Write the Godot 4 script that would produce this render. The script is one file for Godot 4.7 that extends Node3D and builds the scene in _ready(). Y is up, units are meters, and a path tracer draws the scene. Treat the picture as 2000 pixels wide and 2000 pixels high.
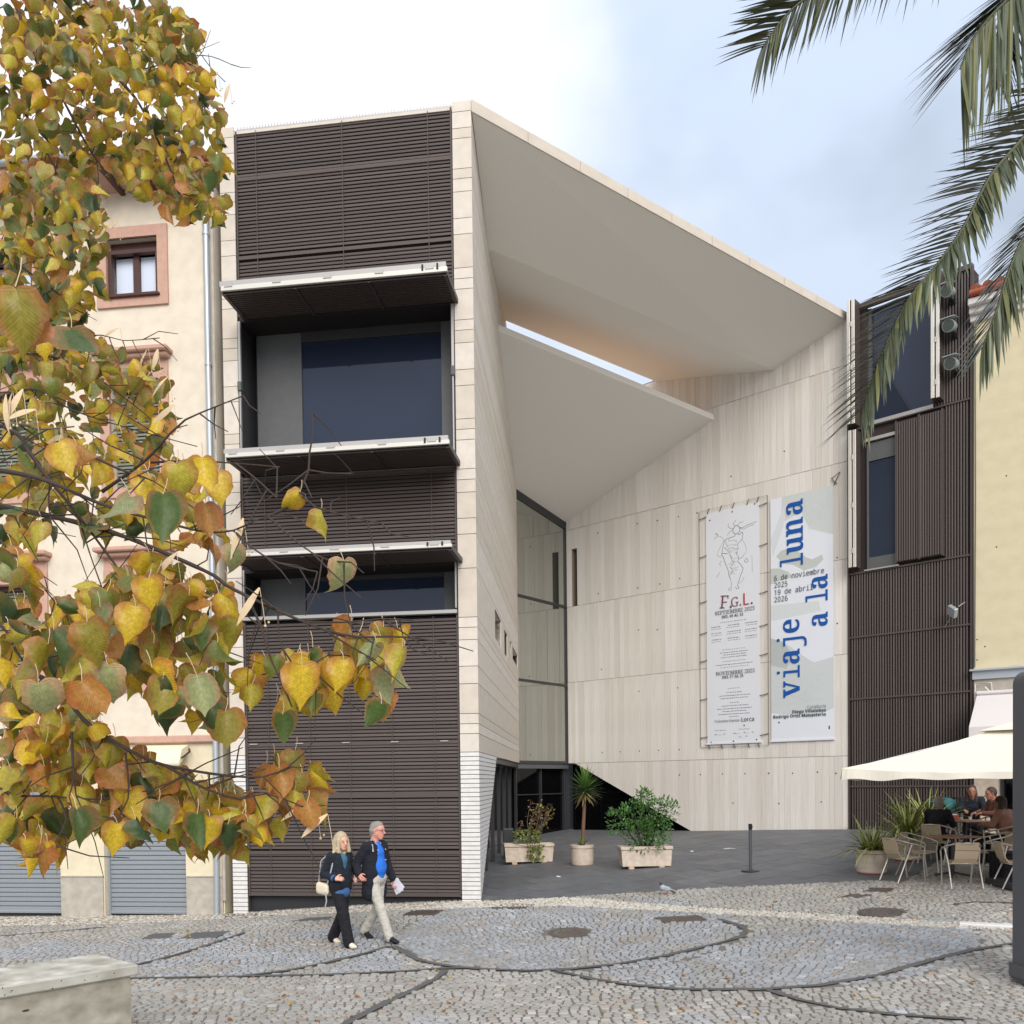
extends Node3D
# A small city square: an arts centre with a folded white canopy, its neighbours, a lime tree and a palm in front.

const CAM := Vector3(0, 2.4, 0)
const FOCAL := 1800.0
var M := {}
var rng := RandomNumberGenerator.new()
var cam_basis: Basis
var used := {}

func _ready():
	rng.seed = 20251106
	cam_basis = Basis(Vector3.RIGHT, deg_to_rad(-1.36)) * Basis(Vector3.BACK, deg_to_rad(-0.665))
	var cam := Camera3D.new(); cam.name = "camera"
	cam.projection = Camera3D.PROJECTION_FRUSTUM
	cam.near = 0.05; cam.far = 400.0
	cam.size = 0.05 * 2000.0 / FOCAL
	cam.frustum_offset = Vector2(0, 0.05 * 568.0 / FOCAL)
	cam.transform = Transform3D(cam_basis, CAM)
	add_child(cam); cam.current = true
	var env := Environment.new()
	env.background_mode = Environment.BG_SKY
	var sky := Sky.new(); sky.sky_material = cloudy_sky(); env.sky = sky
	env.tonemap_mode = Environment.TONE_MAPPER_LINEAR
	env.tonemap_exposure = EXPOSURE
	env.sdfgi_enabled = true; env.ssao_enabled = true; env.ssil_enabled = true
	var we := WorldEnvironment.new(); we.name = "world_environment"; we.environment = env; add_child(we)
	var sun := DirectionalLight3D.new(); sun.name = "sun"
	sun.light_energy = SUN; sun.light_angular_distance = 40.0; sun.light_color = Color(1.0, 0.97, 0.935)
	sun.shadow_enabled = true
	sun.basis = Basis.looking_at(Vector3(-0.2, -0.50, -0.82).normalized())
	add_child(sun)
	materials()
	heights()
	ground_and_paving()
	arts_centre()
	house_on_the_corner()
	cream_house()
	low_wall()
	street_covers()
	planters()
	entrance_items()
	cafe()
	walkers()
	pigeon()
	lime_tree()
	palm_tree()
	litter()

const EXPOSURE := 2.95
const SUN := 0.31

func cloudy_sky() -> Material:
	var w := 1024; var h := 512
	var im := Image.create(w, h, false, Image.FORMAT_RGBF)
	var a := FastNoiseLite.new(); a.seed = 4; a.noise_type = FastNoiseLite.TYPE_SIMPLEX_SMOOTH; a.frequency = 1.1; a.fractal_octaves = 6; a.fractal_gain = 0.55
	var b := FastNoiseLite.new(); b.seed = 11; b.noise_type = FastNoiseLite.TYPE_SIMPLEX_SMOOTH; b.frequency = 0.55; b.fractal_octaves = 3
	for y in h:
		var el := (0.5 - (y + 0.5) / h) * PI
		for x in w:
			var az := ((x + 0.5) / w) * TAU
			var d := Vector3(sin(az) * cos(el), sin(el), cos(az) * cos(el))
			var p := Vector3(d.x, d.y * 1.5, d.z)
			var thick := a.get_noise_3dv(p * 1.6) * 0.75 + b.get_noise_3dv(p * 1.3 + Vector3(3.1, 0.4, 7.7)) * 0.9
			var cover := smoothstep(-0.42, 0.34, thick * 1.0 - d.x * 1.0 + 0.16)
			var haze := 1.0 - clampf(d.y, 0.0, 1.0)
			var blue := Color(0.55, 0.645, 0.81).lerp(Color(0.68, 0.755, 0.88), haze * haze)
			var white := Color(0.955, 0.975, 1.02)
			var c := blue.lerp(white, cover)
			var grey := smoothstep(-0.15, 0.5, a.get_noise_3dv(p * 1.7 + Vector3(9, 2, 5))) * 0.24
			c = c * (1.0 - grey) * (0.84 + 0.44 * clampf(d.y, 0.0, 1.0))
			if d.y < 0.0: c = c.lerp(Color(0.42, 0.42, 0.43), smoothstep(0.0, 0.12, -d.y))
			im.set_pixel(x, y, c)
	var m := PanoramaSkyMaterial.new(); m.panorama = ImageTexture.create_from_image(im)
	m.energy_multiplier = SKY_ENERGY
	return m
const SKY_ENERGY := 0.39

# ---------------------------------------------------------------- helpers
class Geo:
	var v := PackedVector3Array()
	var n := PackedVector3Array()
	var c := PackedColorArray()
	var uv := PackedVector2Array()
	var col := Color.WHITE
	var has_col := false
	var has_uv := false
	func tri(a: Vector3, b: Vector3, d: Vector3):
		var m := (b - a).cross(d - a).normalized()
		v.append(a); v.append(d); v.append(b)
		for i in 3:
			n.append(m); c.append(col)
	func tri_n(a: Vector3, b: Vector3, d: Vector3, na: Vector3, nb: Vector3, nd: Vector3):
		v.append(a); v.append(d); v.append(b)
		n.append(na); n.append(nd); n.append(nb)
		for i in 3: c.append(col)
	func tri_nc(a: Vector3, b: Vector3, d: Vector3, na: Vector3, nb: Vector3, nd: Vector3, ca: Color, cb: Color, cd: Color):
		has_col = true
		if (b - a).cross(d - a).dot(na + nb + nd) < 0:
			v.append(a); v.append(b); v.append(d); n.append(na); n.append(nb); n.append(nd); c.append(ca); c.append(cb); c.append(cd)
		else:
			v.append(a); v.append(d); v.append(b); n.append(na); n.append(nd); n.append(nb); c.append(ca); c.append(cd); c.append(cb)
	func quad(a: Vector3, b: Vector3, d: Vector3, e: Vector3):   # counter-clockwise from outside
		tri(a, b, d); tri(a, d, e)
	func quad_uv(a: Vector3, b: Vector3, d: Vector3, e: Vector3):
		has_uv = true
		quad(a, b, d, e)
		for t in [Vector2(0, 1), Vector2(1, 0), Vector2(1, 1), Vector2(0, 1), Vector2(0, 0), Vector2(1, 0)]: uv.append(t)
	func box(p: Vector3, s: Vector3, b := Basis()):
		var h := s * 0.5
		var q := []
		for i in 8:
			q.append(p + b * Vector3(h.x * (1 if i & 1 else -1), h.y * (1 if i & 2 else -1), h.z * (1 if i & 4 else -1)))
		quad(q[4], q[5], q[7], q[6]); quad(q[1], q[0], q[2], q[3]); quad(q[5], q[1], q[3], q[7])
		quad(q[0], q[4], q[6], q[2]); quad(q[6], q[7], q[3], q[2]); quad(q[0], q[1], q[5], q[4])
	func span(x0: float, x1: float, y0: float, y1: float, z0: float, z1: float):
		box(Vector3((x0 + x1) / 2, (y0 + y1) / 2, (z0 + z1) / 2), Vector3(x1 - x0, y1 - y0, z1 - z0))
	func bevel(p: Vector3, s: Vector3, r: float, b := Basis()):   # box with chamfered edges
		var h := s * 0.5
		var k := {}
		for sx in [-1, 1]:
			for sy in [-1, 1]:
				for sz in [-1, 1]:
					var cc := Vector3(sx * h.x, sy * h.y, sz * h.z)
					k[[sx, sy, sz]] = [p + b * (cc - Vector3(0, sy * r, sz * r)), p + b * (cc - Vector3(sx * r, 0, sz * r)), p + b * (cc - Vector3(sx * r, sy * r, 0))]
		var face := func(ax: int, sg: int):
			var o: Array = [[-1, -1], [1, -1], [1, 1], [-1, 1]]
			if sg < 0: o.reverse()
			var r4 := []
			for e in o:
				var key: Array = [sg, e[0], e[1]] if ax == 0 else ([e[1], sg, e[0]] if ax == 1 else [e[0], e[1], sg])
				r4.append(k[key][ax])
			quad(r4[0], r4[1], r4[2], r4[3])
		for ax in 3:
			face.call(ax, 1); face.call(ax, -1)
		var out := func(a: Vector3, b2: Vector3, d: Vector3, e: Vector3):
			if (b2 - a).cross(d - a).dot((a + d) * 0.5 - p) > 0: quad(a, b2, d, e)
			else: quad(a, e, d, b2)
		for s1 in [-1, 1]:
			for s2 in [-1, 1]:
				out.call(k[[s1, s2, -1]][0], k[[s1, s2, 1]][0], k[[s1, s2, 1]][1], k[[s1, s2, -1]][1])
				out.call(k[[s1, -1, s2]][0], k[[s1, 1, s2]][0], k[[s1, 1, s2]][2], k[[s1, -1, s2]][2])
				out.call(k[[-1, s1, s2]][1], k[[1, s1, s2]][1], k[[1, s1, s2]][2], k[[-1, s1, s2]][2])
		for key in k:
			var t: Array = k[key]
			var f: Vector3 = t[0]; var g: Vector3 = t[1]; var w: Vector3 = t[2]
			if (g - f).cross(w - f).dot(f - p) > 0: tri(f, g, w)
			else: tri(f, w, g)
	func prism(poly: PackedVector2Array, z0: float, z1: float, back := true):
		var area := 0.0
		for i in poly.size():
			area += poly[i].cross(poly[(i + 1) % poly.size()])
		if area < 0: poly.reverse()
		var ix := Geometry2D.triangulate_polygon(poly)
		for i in range(0, ix.size(), 3):
			var a := poly[ix[i]]; var b := poly[ix[i + 1]]; var d := poly[ix[i + 2]]
			if (b - a).cross(d - a) < 0:
				var t := b; b = d; d = t
			tri(Vector3(a.x, a.y, z1), Vector3(b.x, b.y, z1), Vector3(d.x, d.y, z1))
			if back: tri(Vector3(a.x, a.y, z0), Vector3(d.x, d.y, z0), Vector3(b.x, b.y, z0))
		for i in poly.size():
			var a := poly[i]; var b := poly[(i + 1) % poly.size()]
			quad(Vector3(a.x, a.y, z0), Vector3(b.x, b.y, z0), Vector3(b.x, b.y, z1), Vector3(a.x, a.y, z1))
	func tube(pts: Array, radii: Array, sides := 8, caps := true):
		var rings := []
		var up := Vector3.UP
		for i in pts.size():
			var t: Vector3 = (pts[mini(i + 1, pts.size() - 1)] - pts[maxi(i - 1, 0)]).normalized()
			if absf(t.dot(up)) > 0.95: up = Vector3.RIGHT if absf(t.x) < 0.9 else Vector3.BACK
			var x := t.cross(up).normalized(); var y := x.cross(t).normalized()
			up = y
			var ring := []
			for k in sides:
				var an := TAU * k / sides
				var d := x * cos(an) + y * sin(an)
				ring.append([pts[i] + d * radii[mini(i, radii.size() - 1)], d])
			rings.append(ring)
		for i in pts.size() - 1:
			for k in sides:
				var a: Array = rings[i][k]; var b: Array = rings[i][(k + 1) % sides]; var d: Array = rings[i + 1][(k + 1) % sides]; var e: Array = rings[i + 1][k]
				tri_n(a[0], d[0], b[0], a[1], d[1], b[1]); tri_n(a[0], e[0], d[0], a[1], e[1], d[1])
		if caps:
			for k in range(1, sides - 1):
				tri(rings[0][0][0], rings[0][k][0], rings[0][k + 1][0])
				var q: Array = rings[-1]
				tri(q[0][0], q[k + 1][0], q[k][0])
	func lathe(prof: Array, at: Vector3, sides := 32):   # prof of Vector2(radius, height)
		for i in prof.size() - 1:
			var a: Vector2 = prof[i]; var b: Vector2 = prof[i + 1]
			var tt := (b - a).normalized()
			for k in sides:
				var p := []; var m := []
				for e in [k, k + 1]:
					var an: float = TAU * e / sides
					p.append(Vector3(cos(an), 0, -sin(an)))
				var q0: Vector3 = at + p[0] * a.x + Vector3(0, a.y, 0); var q1: Vector3 = at + p[1] * a.x + Vector3(0, a.y, 0)
				var q2: Vector3 = at + p[1] * b.x + Vector3(0, b.y, 0); var q3: Vector3 = at + p[0] * b.x + Vector3(0, b.y, 0)
				var n0: Vector3 = (p[0] * tt.y + Vector3(0, -tt.x, 0)).normalized(); var n1: Vector3 = (p[1] * tt.y + Vector3(0, -tt.x, 0)).normalized()
				tri_n(q0, q1, q2, n0, n1, n1); tri_n(q0, q2, q3, n0, n1, n0)
	func ball(p: Vector3, s: Vector3, nu := 14, nv := 9, b := Basis()):
		for j in nv:
			for i in nu:
				var q := []; var m := []
				for e in [[i, j], [i + 1, j], [i + 1, j + 1], [i, j + 1]]:
					var th: float = TAU * e[0] / nu; var ph: float = PI * e[1] / nv
					var d := Vector3(sin(ph) * cos(th), -cos(ph), -sin(ph) * sin(th))
					q.append(p + b * (d * s)); m.append((b * (d / s)).normalized())
				tri_n(q[0], q[1], q[2], m[0], m[1], m[2]); tri_n(q[0], q[2], q[3], m[0], m[2], m[3])
	func add(g: Geo, t: Transform3D):
		var bt := t.basis.inverse().transposed()
		for i in g.v.size():
			v.append(t * g.v[i]); n.append((bt * g.n[i]).normalized()); c.append(g.c[i])
		if g.has_col: has_col = true
		if g.has_uv: has_uv = true; uv.append_array(g.uv)
	func mesh() -> ArrayMesh:
		var a := []; a.resize(Mesh.ARRAY_MAX)
		a[Mesh.ARRAY_VERTEX] = v; a[Mesh.ARRAY_NORMAL] = n
		if has_col: a[Mesh.ARRAY_COLOR] = c
		if has_uv: a[Mesh.ARRAY_TEX_UV] = uv
		var m := ArrayMesh.new(); m.add_surface_from_arrays(Mesh.PRIMITIVE_TRIANGLES, a)
		return m

func numbered(called: String) -> String:
	var k: int = used.get(called, 0)
	used[called] = k + 1
	return called if k == 0 else "%s_%03d" % [called, k]

func tag(o: Node, label: String, category: String, group := "", kind := ""):
	if label: o.set_meta("label", label)
	if category: o.set_meta("category", category)
	if group: o.set_meta("group", group)
	if kind: o.set_meta("kind", kind)

func thing(called: String, label: String, category: String, at := Vector3.ZERO, turn := 0.0, group := "") -> Node3D:
	var o := Node3D.new(); o.name = numbered(called); add_child(o)
	o.position = at; o.rotation.y = turn
	tag(o, label, category, group)
	return o

var part_no := {}
func put(called: String, g, m: Material, parent: Node = null, t := Transform3D()) -> MeshInstance3D:   # a named mesh under a thing, or at top level
	var o := MeshInstance3D.new()
	o.mesh = g.mesh() if g is Geo else g
	o.material_override = m
	if parent == null or parent == self:
		o.name = numbered(called); add_child(o)
	else:
		var key := str(parent.get_instance_id()) + called
		var k: int = part_no.get(key, 0); part_no[key] = k + 1
		o.name = called if k == 0 else "%s_%03d" % [called, k]
		parent.add_child(o, true)
	o.transform = t
	return o

func structure(called: String, g, m: Material) -> MeshInstance3D:
	var o := put(called, g, m); o.set_meta("kind", "structure"); return o

func copy_of(o: Node3D, label: String, at: Vector3, turn: float) -> Node3D:
	var c: Node3D = o.duplicate()
	c.name = numbered(str(o.name).rstrip("0123456789").trim_suffix("_")); add_child(c)
	c.position = at; c.rotation.y = turn
	if label: c.set_meta("label", label)
	return c

func frame(p: Vector3, u: Vector3) -> Transform3D:   # x along a facade, y up, z out of it
	return Transform3D(Basis(u, Vector3.UP, u.cross(Vector3.UP)), p)

func at(px: float, py: float, depth: float) -> Vector3:   # a spot in the square on the line of sight through a point of the 2000 px photograph
	var r := cam_basis * Vector3((px - 1000.0) / FOCAL, -(py - 1568.0) / FOCAL, -1.0)
	return CAM + r * (depth / -r.z)

func seen(w: Vector3) -> Vector2:
	var q := cam_basis.transposed() * (w - CAM)
	return Vector2(1000 + FOCAL * q.x / -q.z, 1568 - FOCAL * q.y / -q.z)

func rnd(a: float, b: float) -> float: return rng.randf_range(a, b)

func poly(a: Array) -> PackedVector2Array:
	var p := PackedVector2Array()
	for i in range(0, a.size(), 2): p.append(Vector2(a[i], a[i + 1]))
	return p

# ---------------------------------------------------------------- materials
func noise_tex(freq: float, lo: Color, hi: Color, octaves := 4, size := 512, sd := 1, kind := FastNoiseLite.TYPE_SIMPLEX_SMOOTH) -> NoiseTexture2D:
	var f := FastNoiseLite.new(); f.noise_type = kind; f.frequency = freq; f.fractal_octaves = octaves; f.seed = sd
	var t := NoiseTexture2D.new(); t.width = size; t.height = size; t.seamless = true; t.noise = f; t.normalize = true
	var g := Gradient.new(); g.set_color(0, lo); g.set_color(1, hi)
	t.color_ramp = g
	return t

func mat(called: String, c: Color, rough := 0.8, tex: Texture2D = null, scale := 1.0, bump: Texture2D = null, bump_cm := 0.3) -> StandardMaterial3D:
	var m := StandardMaterial3D.new(); m.resource_name = called
	m.albedo_color = c; m.roughness = rough
	if tex or bump:
		m.uv1_triplanar = true; m.uv1_world_triplanar = true; m.uv1_scale = Vector3.ONE * scale
	if tex: m.albedo_texture = tex
	if bump:
		m.heightmap_enabled = true; m.heightmap_texture = bump; m.heightmap_scale = bump_cm
	M[called] = m
	return m

func tinted(called: String, rough := 0.8, tex: Texture2D = null, scale := 1.0) -> StandardMaterial3D:   # colours carried by the mesh
	var m := mat(called, Color.WHITE, rough, tex, scale); m.vertex_color_use_as_albedo = true
	return m

func lin(r: float, g: float, b: float, k := 1.0) -> Color:   # an sRGB 0..255 colour as a linear albedo
	var c := Color(r / 255.0, g / 255.0, b / 255.0).srgb_to_linear()
	return Color(c.r * k, c.g * k, c.b * k)

func rgb(r: float, g: float, b: float) -> Color: return Color(r / 255.0, g / 255.0, b / 255.0)

func leaf_veins() -> Texture2D:   # ribs, blotches and specks of a dying leaf, laid out from the stalk downwards
	var n := 256
	var im := Image.create(n, n, false, Image.FORMAT_RGB8)
	var f := FastNoiseLite.new(); f.seed = 31; f.frequency = 0.03; f.fractal_octaves = 4
	var sp := FastNoiseLite.new(); sp.seed = 8; sp.frequency = 0.11
	for y in n:
		for x in n:
			var p := Vector2((x + 0.5) / n - 0.5, (y + 0.5) / n * 1.15 - 0.12)
			var a := 0.9 + 0.12 * f.get_noise_2d(x, y)
			var d := absf(p.x) * (1.6 + p.y)
			for k in 6:
				var s := 0.02 + k * 0.125; var q := absf(p.x)
				d = minf(d, absf(p.y - s - q * (0.75 if k > 0 else -0.15) + q * q * 0.5) * 1.2 + (0.0 if p.y > s - 0.1 else 0.1))
			var rib := smoothstep(0.016, 0.004, d)
			var c := Color(a, a, a * 0.98).lerp(Color(1.0, 1.0, 0.86), rib * 0.55)
			var dark := smoothstep(0.016, 0.03, d) * smoothstep(0.055, 0.03, d)
			c = c * (1.0 - 0.10 * dark)
			var spot := smoothstep(0.52, 0.66, sp.get_noise_2d(x * 1.4, y * 1.4))
			c = c.lerp(Color(0.42, 0.30, 0.2), spot * 0.6)
			im.set_pixel(x, y, c)
	return ImageTexture.create_from_image(im)

func materials():
	var soft := noise_tex(0.012, Color(0.92, 0.92, 0.92), Color(1, 1, 1), 5, 512, 3)
	var blotch := noise_tex(0.008, Color(0.87, 0.86, 0.845), Color(1, 1, 1), 5, 512, 8)
	var streak := noise_tex(0.03, Color(0.88, 0.872, 0.86), Color(1, 1, 1), 4, 512, 21)
	var hairs := noise_tex(0.03, Color(0.6, 0.56, 0.48), Color(1, 1, 1), 4, 256, 77)
	var stain := noise_tex(0.011, Color(0.66, 0.65, 0.61), Color(1, 1, 1), 6, 512, 91)
	var fine := noise_tex(0.05, Color(0.965, 0.965, 0.965), Color(1, 1, 1), 4, 512, 61)
	var grain := noise_tex(0.09, Color(0.78, 0.78, 0.78), Color(1, 1, 1), 4, 512, 5)
	var pit := noise_tex(0.06, Color(0.2, 0.2, 0.2), Color(1, 1, 1), 4, 512, 9)
	mat("white_stone", rgb(218, 209, 197), 0.75, soft, 0.5, pit, 0.12)
	mat("white_stone_b", rgb(222, 214, 203), 0.75, soft, 0.6, pit, 0.12)
	mat("white_stone_c", rgb(213, 203, 189), 0.75, soft, 0.45, pit, 0.12)
	mat("white_brick", rgb(228, 227, 225), 0.6, soft, 0.9, pit, 0.1)
	mat("soffit", rgb(244, 240, 233), 0.9, fine, 0.8)
	mat("canopy_top", rgb(246, 206, 166), 0.9)
	mat("joint", rgb(84, 76, 68), 0.9)
	for i in 5:
		mat("board_%d" % i, [rgb(238, 234, 229), rgb(234, 230, 224), rgb(242, 239, 235), rgb(230, 225, 219), rgb(236, 232, 226)][i], 0.8, streak, 1.0, pit, 0.15); M["board_%d" % i].uv1_scale = Vector3(3.6, 0.05, 3.6)
	mat("board_joint", rgb(150, 138, 124), 0.9)
	mat("tie_hole", rgb(52, 46, 42), 0.9)
	mat("louvre", rgb(83, 72, 69), 0.55, grain, 3.0)
	mat("louvre_b", rgb(77, 67, 64), 0.55, grain, 3.0)
	mat("louvre_c", rgb(91, 80, 76), 0.55, grain, 3.0)
	mat("louvre_dark", rgb(30, 26, 26), 0.8)
	mat("slat_shade", rgb(54, 46, 45), 0.8)
	mat("recess", rgb(38, 39, 41), 0.7)
	mat("grey_panel", rgb(92, 94, 96), 0.5, soft, 0.6)
	mat("rail", rgb(214, 212, 204), 0.35); M.rail.metallic = 0.3
	mat("rail_grey", rgb(176, 174, 172), 0.4); M.rail_grey.metallic = 0.4
	var gl := mat("dark_glass", rgb(44, 54, 74), 0.03); gl.metallic_specular = 0.5; gl.metallic = 0.25
	var gg := mat("coated_glass", rgb(178, 180, 174), 0.03); gg.metallic = 0.92
	mat("black_glass", rgb(10, 10, 12), 0.05).metallic_specular = 0.4
	mat("black", rgb(14, 14, 16), 0.6)
	mat("dark_metal", rgb(52, 52, 55), 0.45)
	mat("plinth", rgb(46, 49, 54), 0.6, grain, 1.5)
	mat("far_paving", rgb(176, 172, 164), 0.9, blotch, 0.5, grain, 1.2)
	mat("mortar", rgb(120, 117, 111), 0.95, blotch, 0.8)
	tinted("cobble", 0.72, grain, 1.6)
	for i in 4: mat("slate_%d" % i, [rgb(108, 111, 116), rgb(102, 104, 109), rgb(114, 116, 120), rgb(105, 109, 115)][i], 0.6, blotch, 0.7, pit, 0.12)
	mat("patch", rgb(104, 104, 104), 0.9, grain, 1.2, pit, 0.5)
	mat("iron", rgb(104, 94, 88), 0.6, grain, 2.0)
	mat("cream_render", rgb(226, 216, 198), 0.9, soft, 0.4, pit, 0.1)
	mat("ochre_render", rgb(216, 206, 174), 0.9, soft, 0.4, pit, 0.1)
	mat("pink_trim", rgb(200, 162, 145), 0.85, soft, 0.8)
	mat("brown_wood", rgb(72, 42, 36), 0.5)
	mat("green_shutter", rgb(120, 126, 112), 0.7)
	mat("pale_blind", rgb(208, 218, 236), 0.08)
	mat("roller", rgb(168, 176, 184), 0.45, grain, 1.0); M.roller.metallic = 0.25
	mat("stone_grey", rgb(190, 184, 174), 0.85, blotch, 0.9, pit, 0.3)
	mat("yellow_plaster", rgb(228, 217, 188), 0.9, soft, 0.6)
	mat("zinc", rgb(178, 186, 192), 0.4).metallic = 0.5
	mat("canvas", rgb(240, 228, 196), 0.9)
	mat("terracotta", rgb(172, 88, 64), 0.85, grain, 1.5)
	mat("concrete", rgb(196, 191, 179), 0.9, stain, 0.8, pit, 0.35)
	mat("concrete_top", rgb(222, 220, 212), 0.85, stain, 0.5, pit, 0.25)
	mat("planter", rgb(214, 200, 184), 0.85, blotch, 1.5, pit, 0.25)
	mat("pot_rim", rgb(206, 184, 162), 0.85, blotch, 1.5)
	mat("soil", rgb(66, 52, 42), 1.0)
	var foliage := tinted("leaf", 0.45); foliage.albedo_texture = leaf_veins(); foliage.texture_repeat = false; foliage.backlight_enabled = true; foliage.backlight = Color(0.8, 0.8, 0.8)
	var green := tinted("green_leaf", 0.38); green.backlight_enabled = true; green.backlight = Color(0.25, 0.25, 0.25)
	mat("bark", rgb(72, 60, 54), 0.9, grain, 6.0)
	mat("bark_pale", rgb(120, 106, 90), 0.9, grain, 6.0)
	mat("bract", rgb(206, 184, 150), 0.8)
	mat("palm_stem", rgb(74, 76, 52), 0.6)
	mat("yucca_trunk", rgb(132, 98, 80), 0.9, grain, 4.0)
	mat("parasol", rgb(226, 220, 206), 0.9)
	mat("awning_cloth", rgb(212, 208, 208), 0.9)
	mat("alu", rgb(196, 190, 182), 0.3).metallic = 0.55
	mat("weave", rgb(206, 186, 158), 0.8, grain, 8.0)
	mat("table_top", rgb(160, 120, 96), 0.4)
	mat("teal", rgb(36, 96, 102), 0.8)
	mat("banner", rgb(226, 230, 238), 0.75)
	mat("rope", rgb(88, 80, 72), 0.9)
	mat("ink_blue", rgb(0, 82, 165), 0.7)
	mat("ink_dark", rgb(50, 54, 60), 0.7)
	mat("ink_red", rgb(176, 44, 62), 0.7)
	mat("ink_grey", rgb(140, 144, 150), 0.7)
	mat("ink_wine", rgb(120, 74, 82), 0.7)
	mat("lamp_grey", rgb(150, 160, 160), 0.5)
	mat("lamp_face", rgb(66, 72, 66), 0.25)
	mat("post_grey", rgb(92, 94, 100), 0.45, grain, 2.0)
	mat("skin", rgb(222, 168, 146), 0.55).subsurf_scatter_enabled = false
	mat("skin_red", rgb(214, 152, 134), 0.55)
	mat("skin_dark", rgb(150, 104, 84), 0.6)
	mat("lips", rgb(150, 84, 78), 0.6)
	mat("blond", rgb(226, 214, 186), 0.6, hairs, 1.0); M.blond.uv1_scale = Vector3(26, 2.5, 26)
	mat("hair_grey", rgb(150, 144, 140), 0.7, streak, 1.0); M.hair_grey.uv1_scale = Vector3(30, 3, 30)
	mat("hair_dark", rgb(62, 44, 36), 0.7)
	var fold := noise_tex(0.016, Color(0, 0, 0), Color(1, 1, 1), 2, 256, 14)
	mat("navy_wool", rgb(26, 28, 40), 0.95, null, 2.0, fold, 2.0)
	mat("navy", rgb(22, 30, 42), 0.9, null, 2.2, fold, 1.8)
	mat("blue_shirt", rgb(36, 112, 214), 0.8, null, 2.6, fold, 1.6)
	mat("pale_blue", rgb(118, 150, 206), 0.8)
	mat("teal_shirt", rgb(62, 104, 134), 0.85)
	mat("denim", rgb(58, 96, 150), 0.85)
	mat("khaki", rgb(190, 186, 176), 0.9, null, 2.4, fold, 2.2)
	mat("black_cloth", rgb(20, 20, 28), 0.9, null, 2.2, fold, 2.0)
	mat("shoe_black", rgb(22, 22, 24), 0.35)
	mat("shoe_cream", rgb(232, 216, 198), 0.5)
	mat("bag_cream", rgb(226, 214, 190), 0.6)
	mat("strap_grey", rgb(168, 172, 178), 0.8)
	mat("paper", rgb(226, 226, 238), 0.8)
	mat("eye", rgb(42, 30, 28), 0.3)
	mat("brown_coat", rgb(92, 56, 44), 0.9)
	mat("grey_coat", rgb(92, 84, 80), 0.9)
	mat("pigeon_grey", rgb(164, 170, 180), 0.7)
	mat("pigeon_dark", rgb(66, 72, 80), 0.6)
	mat("coral", rgb(190, 90, 80), 0.6)

# ---------------------------------------------------------------- ground
const TPS := [[-2.05, -13.95, 0.004166], [0.86, -14.4, -0.01309], [5.6, -14.0, 0.00417], [7.4, -15.7, -0.002301], [4.73, -18.3, 0.001171], [-0.59, -16.76, 0.009708], [-5.41, -17.43, -0.004732], [-10.0, -18.3, 0.000397], [1.79, -30.26, 0.000319], [5.5, -26.84, -0.002296], [8.71, -23.9, 0.00304], [-3.43, -8.4, 0.001553], [4.0, -9.0, -0.001032], [9.0, -9.0, 0.00015], [0.0, -4.0, 0.000279], [-10.0, -10.0, 0.000916], [14.0, -18.0, -0.000666], [-2.4, -14.2, -0.001751]]
var hgrid := PackedFloat32Array()

func surveyed(x: float, z: float) -> float:   # the lie of the square, from levels taken at eighteen spots
	var y := -0.61404223 + 0.0330324 * x - 0.01951429 * z
	for p in TPS:
		var r2: float = (x - p[0]) * (x - p[0]) + (z - p[1]) * (z - p[1])
		if r2 > 1e-9: y += p[2] * 0.5 * r2 * log(r2)
	return y

func heights():
	for j in 61:
		for i in 61: hgrid.append(surveyed(-14.0 + i * 0.5, -33.0 + j * 0.5))

func gy(x: float, z: float) -> float:
	var a := clampf((x + 14.0) * 2.0, 0.0, 59.999); var b := clampf((z + 33.0) * 2.0, 0.0, 59.999)
	var i := int(a); var j := int(b); a -= i; b -= j
	var k := j * 61 + i
	return lerpf(lerpf(hgrid[k], hgrid[k + 1], a), lerpf(hgrid[k + 61], hgrid[k + 62], a), b)

func on_ground(x: float, z: float, up := 0.0) -> Vector3: return Vector3(x, gy(x, z) + up, z)

var slate_front := [-0.55, -16.78, -0.02, -16.75, 0.73, -16.83, 1.39, -16.93, 2.34, -16.98, 3.3, -17.02, 4.21, -16.88, 4.67, -16.82, 5.58, -16.74, 6.42, -16.7, 6.8, -16.5, 6.9, -16.3]
var kerb_up := [-10.13, -18.0, -7.95, -17.75, -5.56, -17.43, -5.05, -17.45, -2.89, -17.12, -0.58, -16.72, 0.45, -16.81, 0.92, -16.86, 1.38, -16.71, 1.8, -16.4, 2.63, -15.85, 3.38, -15.3, 4.1, -14.77, 4.75, -14.27, 5.35, -13.77, 5.92, -13.31, 6.4, -12.99, 6.92, -12.73]
var kerb_low := [-10.0, -16.9, -7.47, -16.75, -5.35, -16.85, -4.11, -16.72, -2.75, -16.45, -0.56, -16.2, 0.43, -16.2, 0.9, -16.15, 1.32, -16.02, 1.75, -15.82, 2.57, -15.42, 3.3, -14.91, 3.99, -14.39, 4.61, -13.85, 5.18, -13.37, 5.75, -12.95, 6.22, -12.65, 6.73, -12.39]

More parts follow.
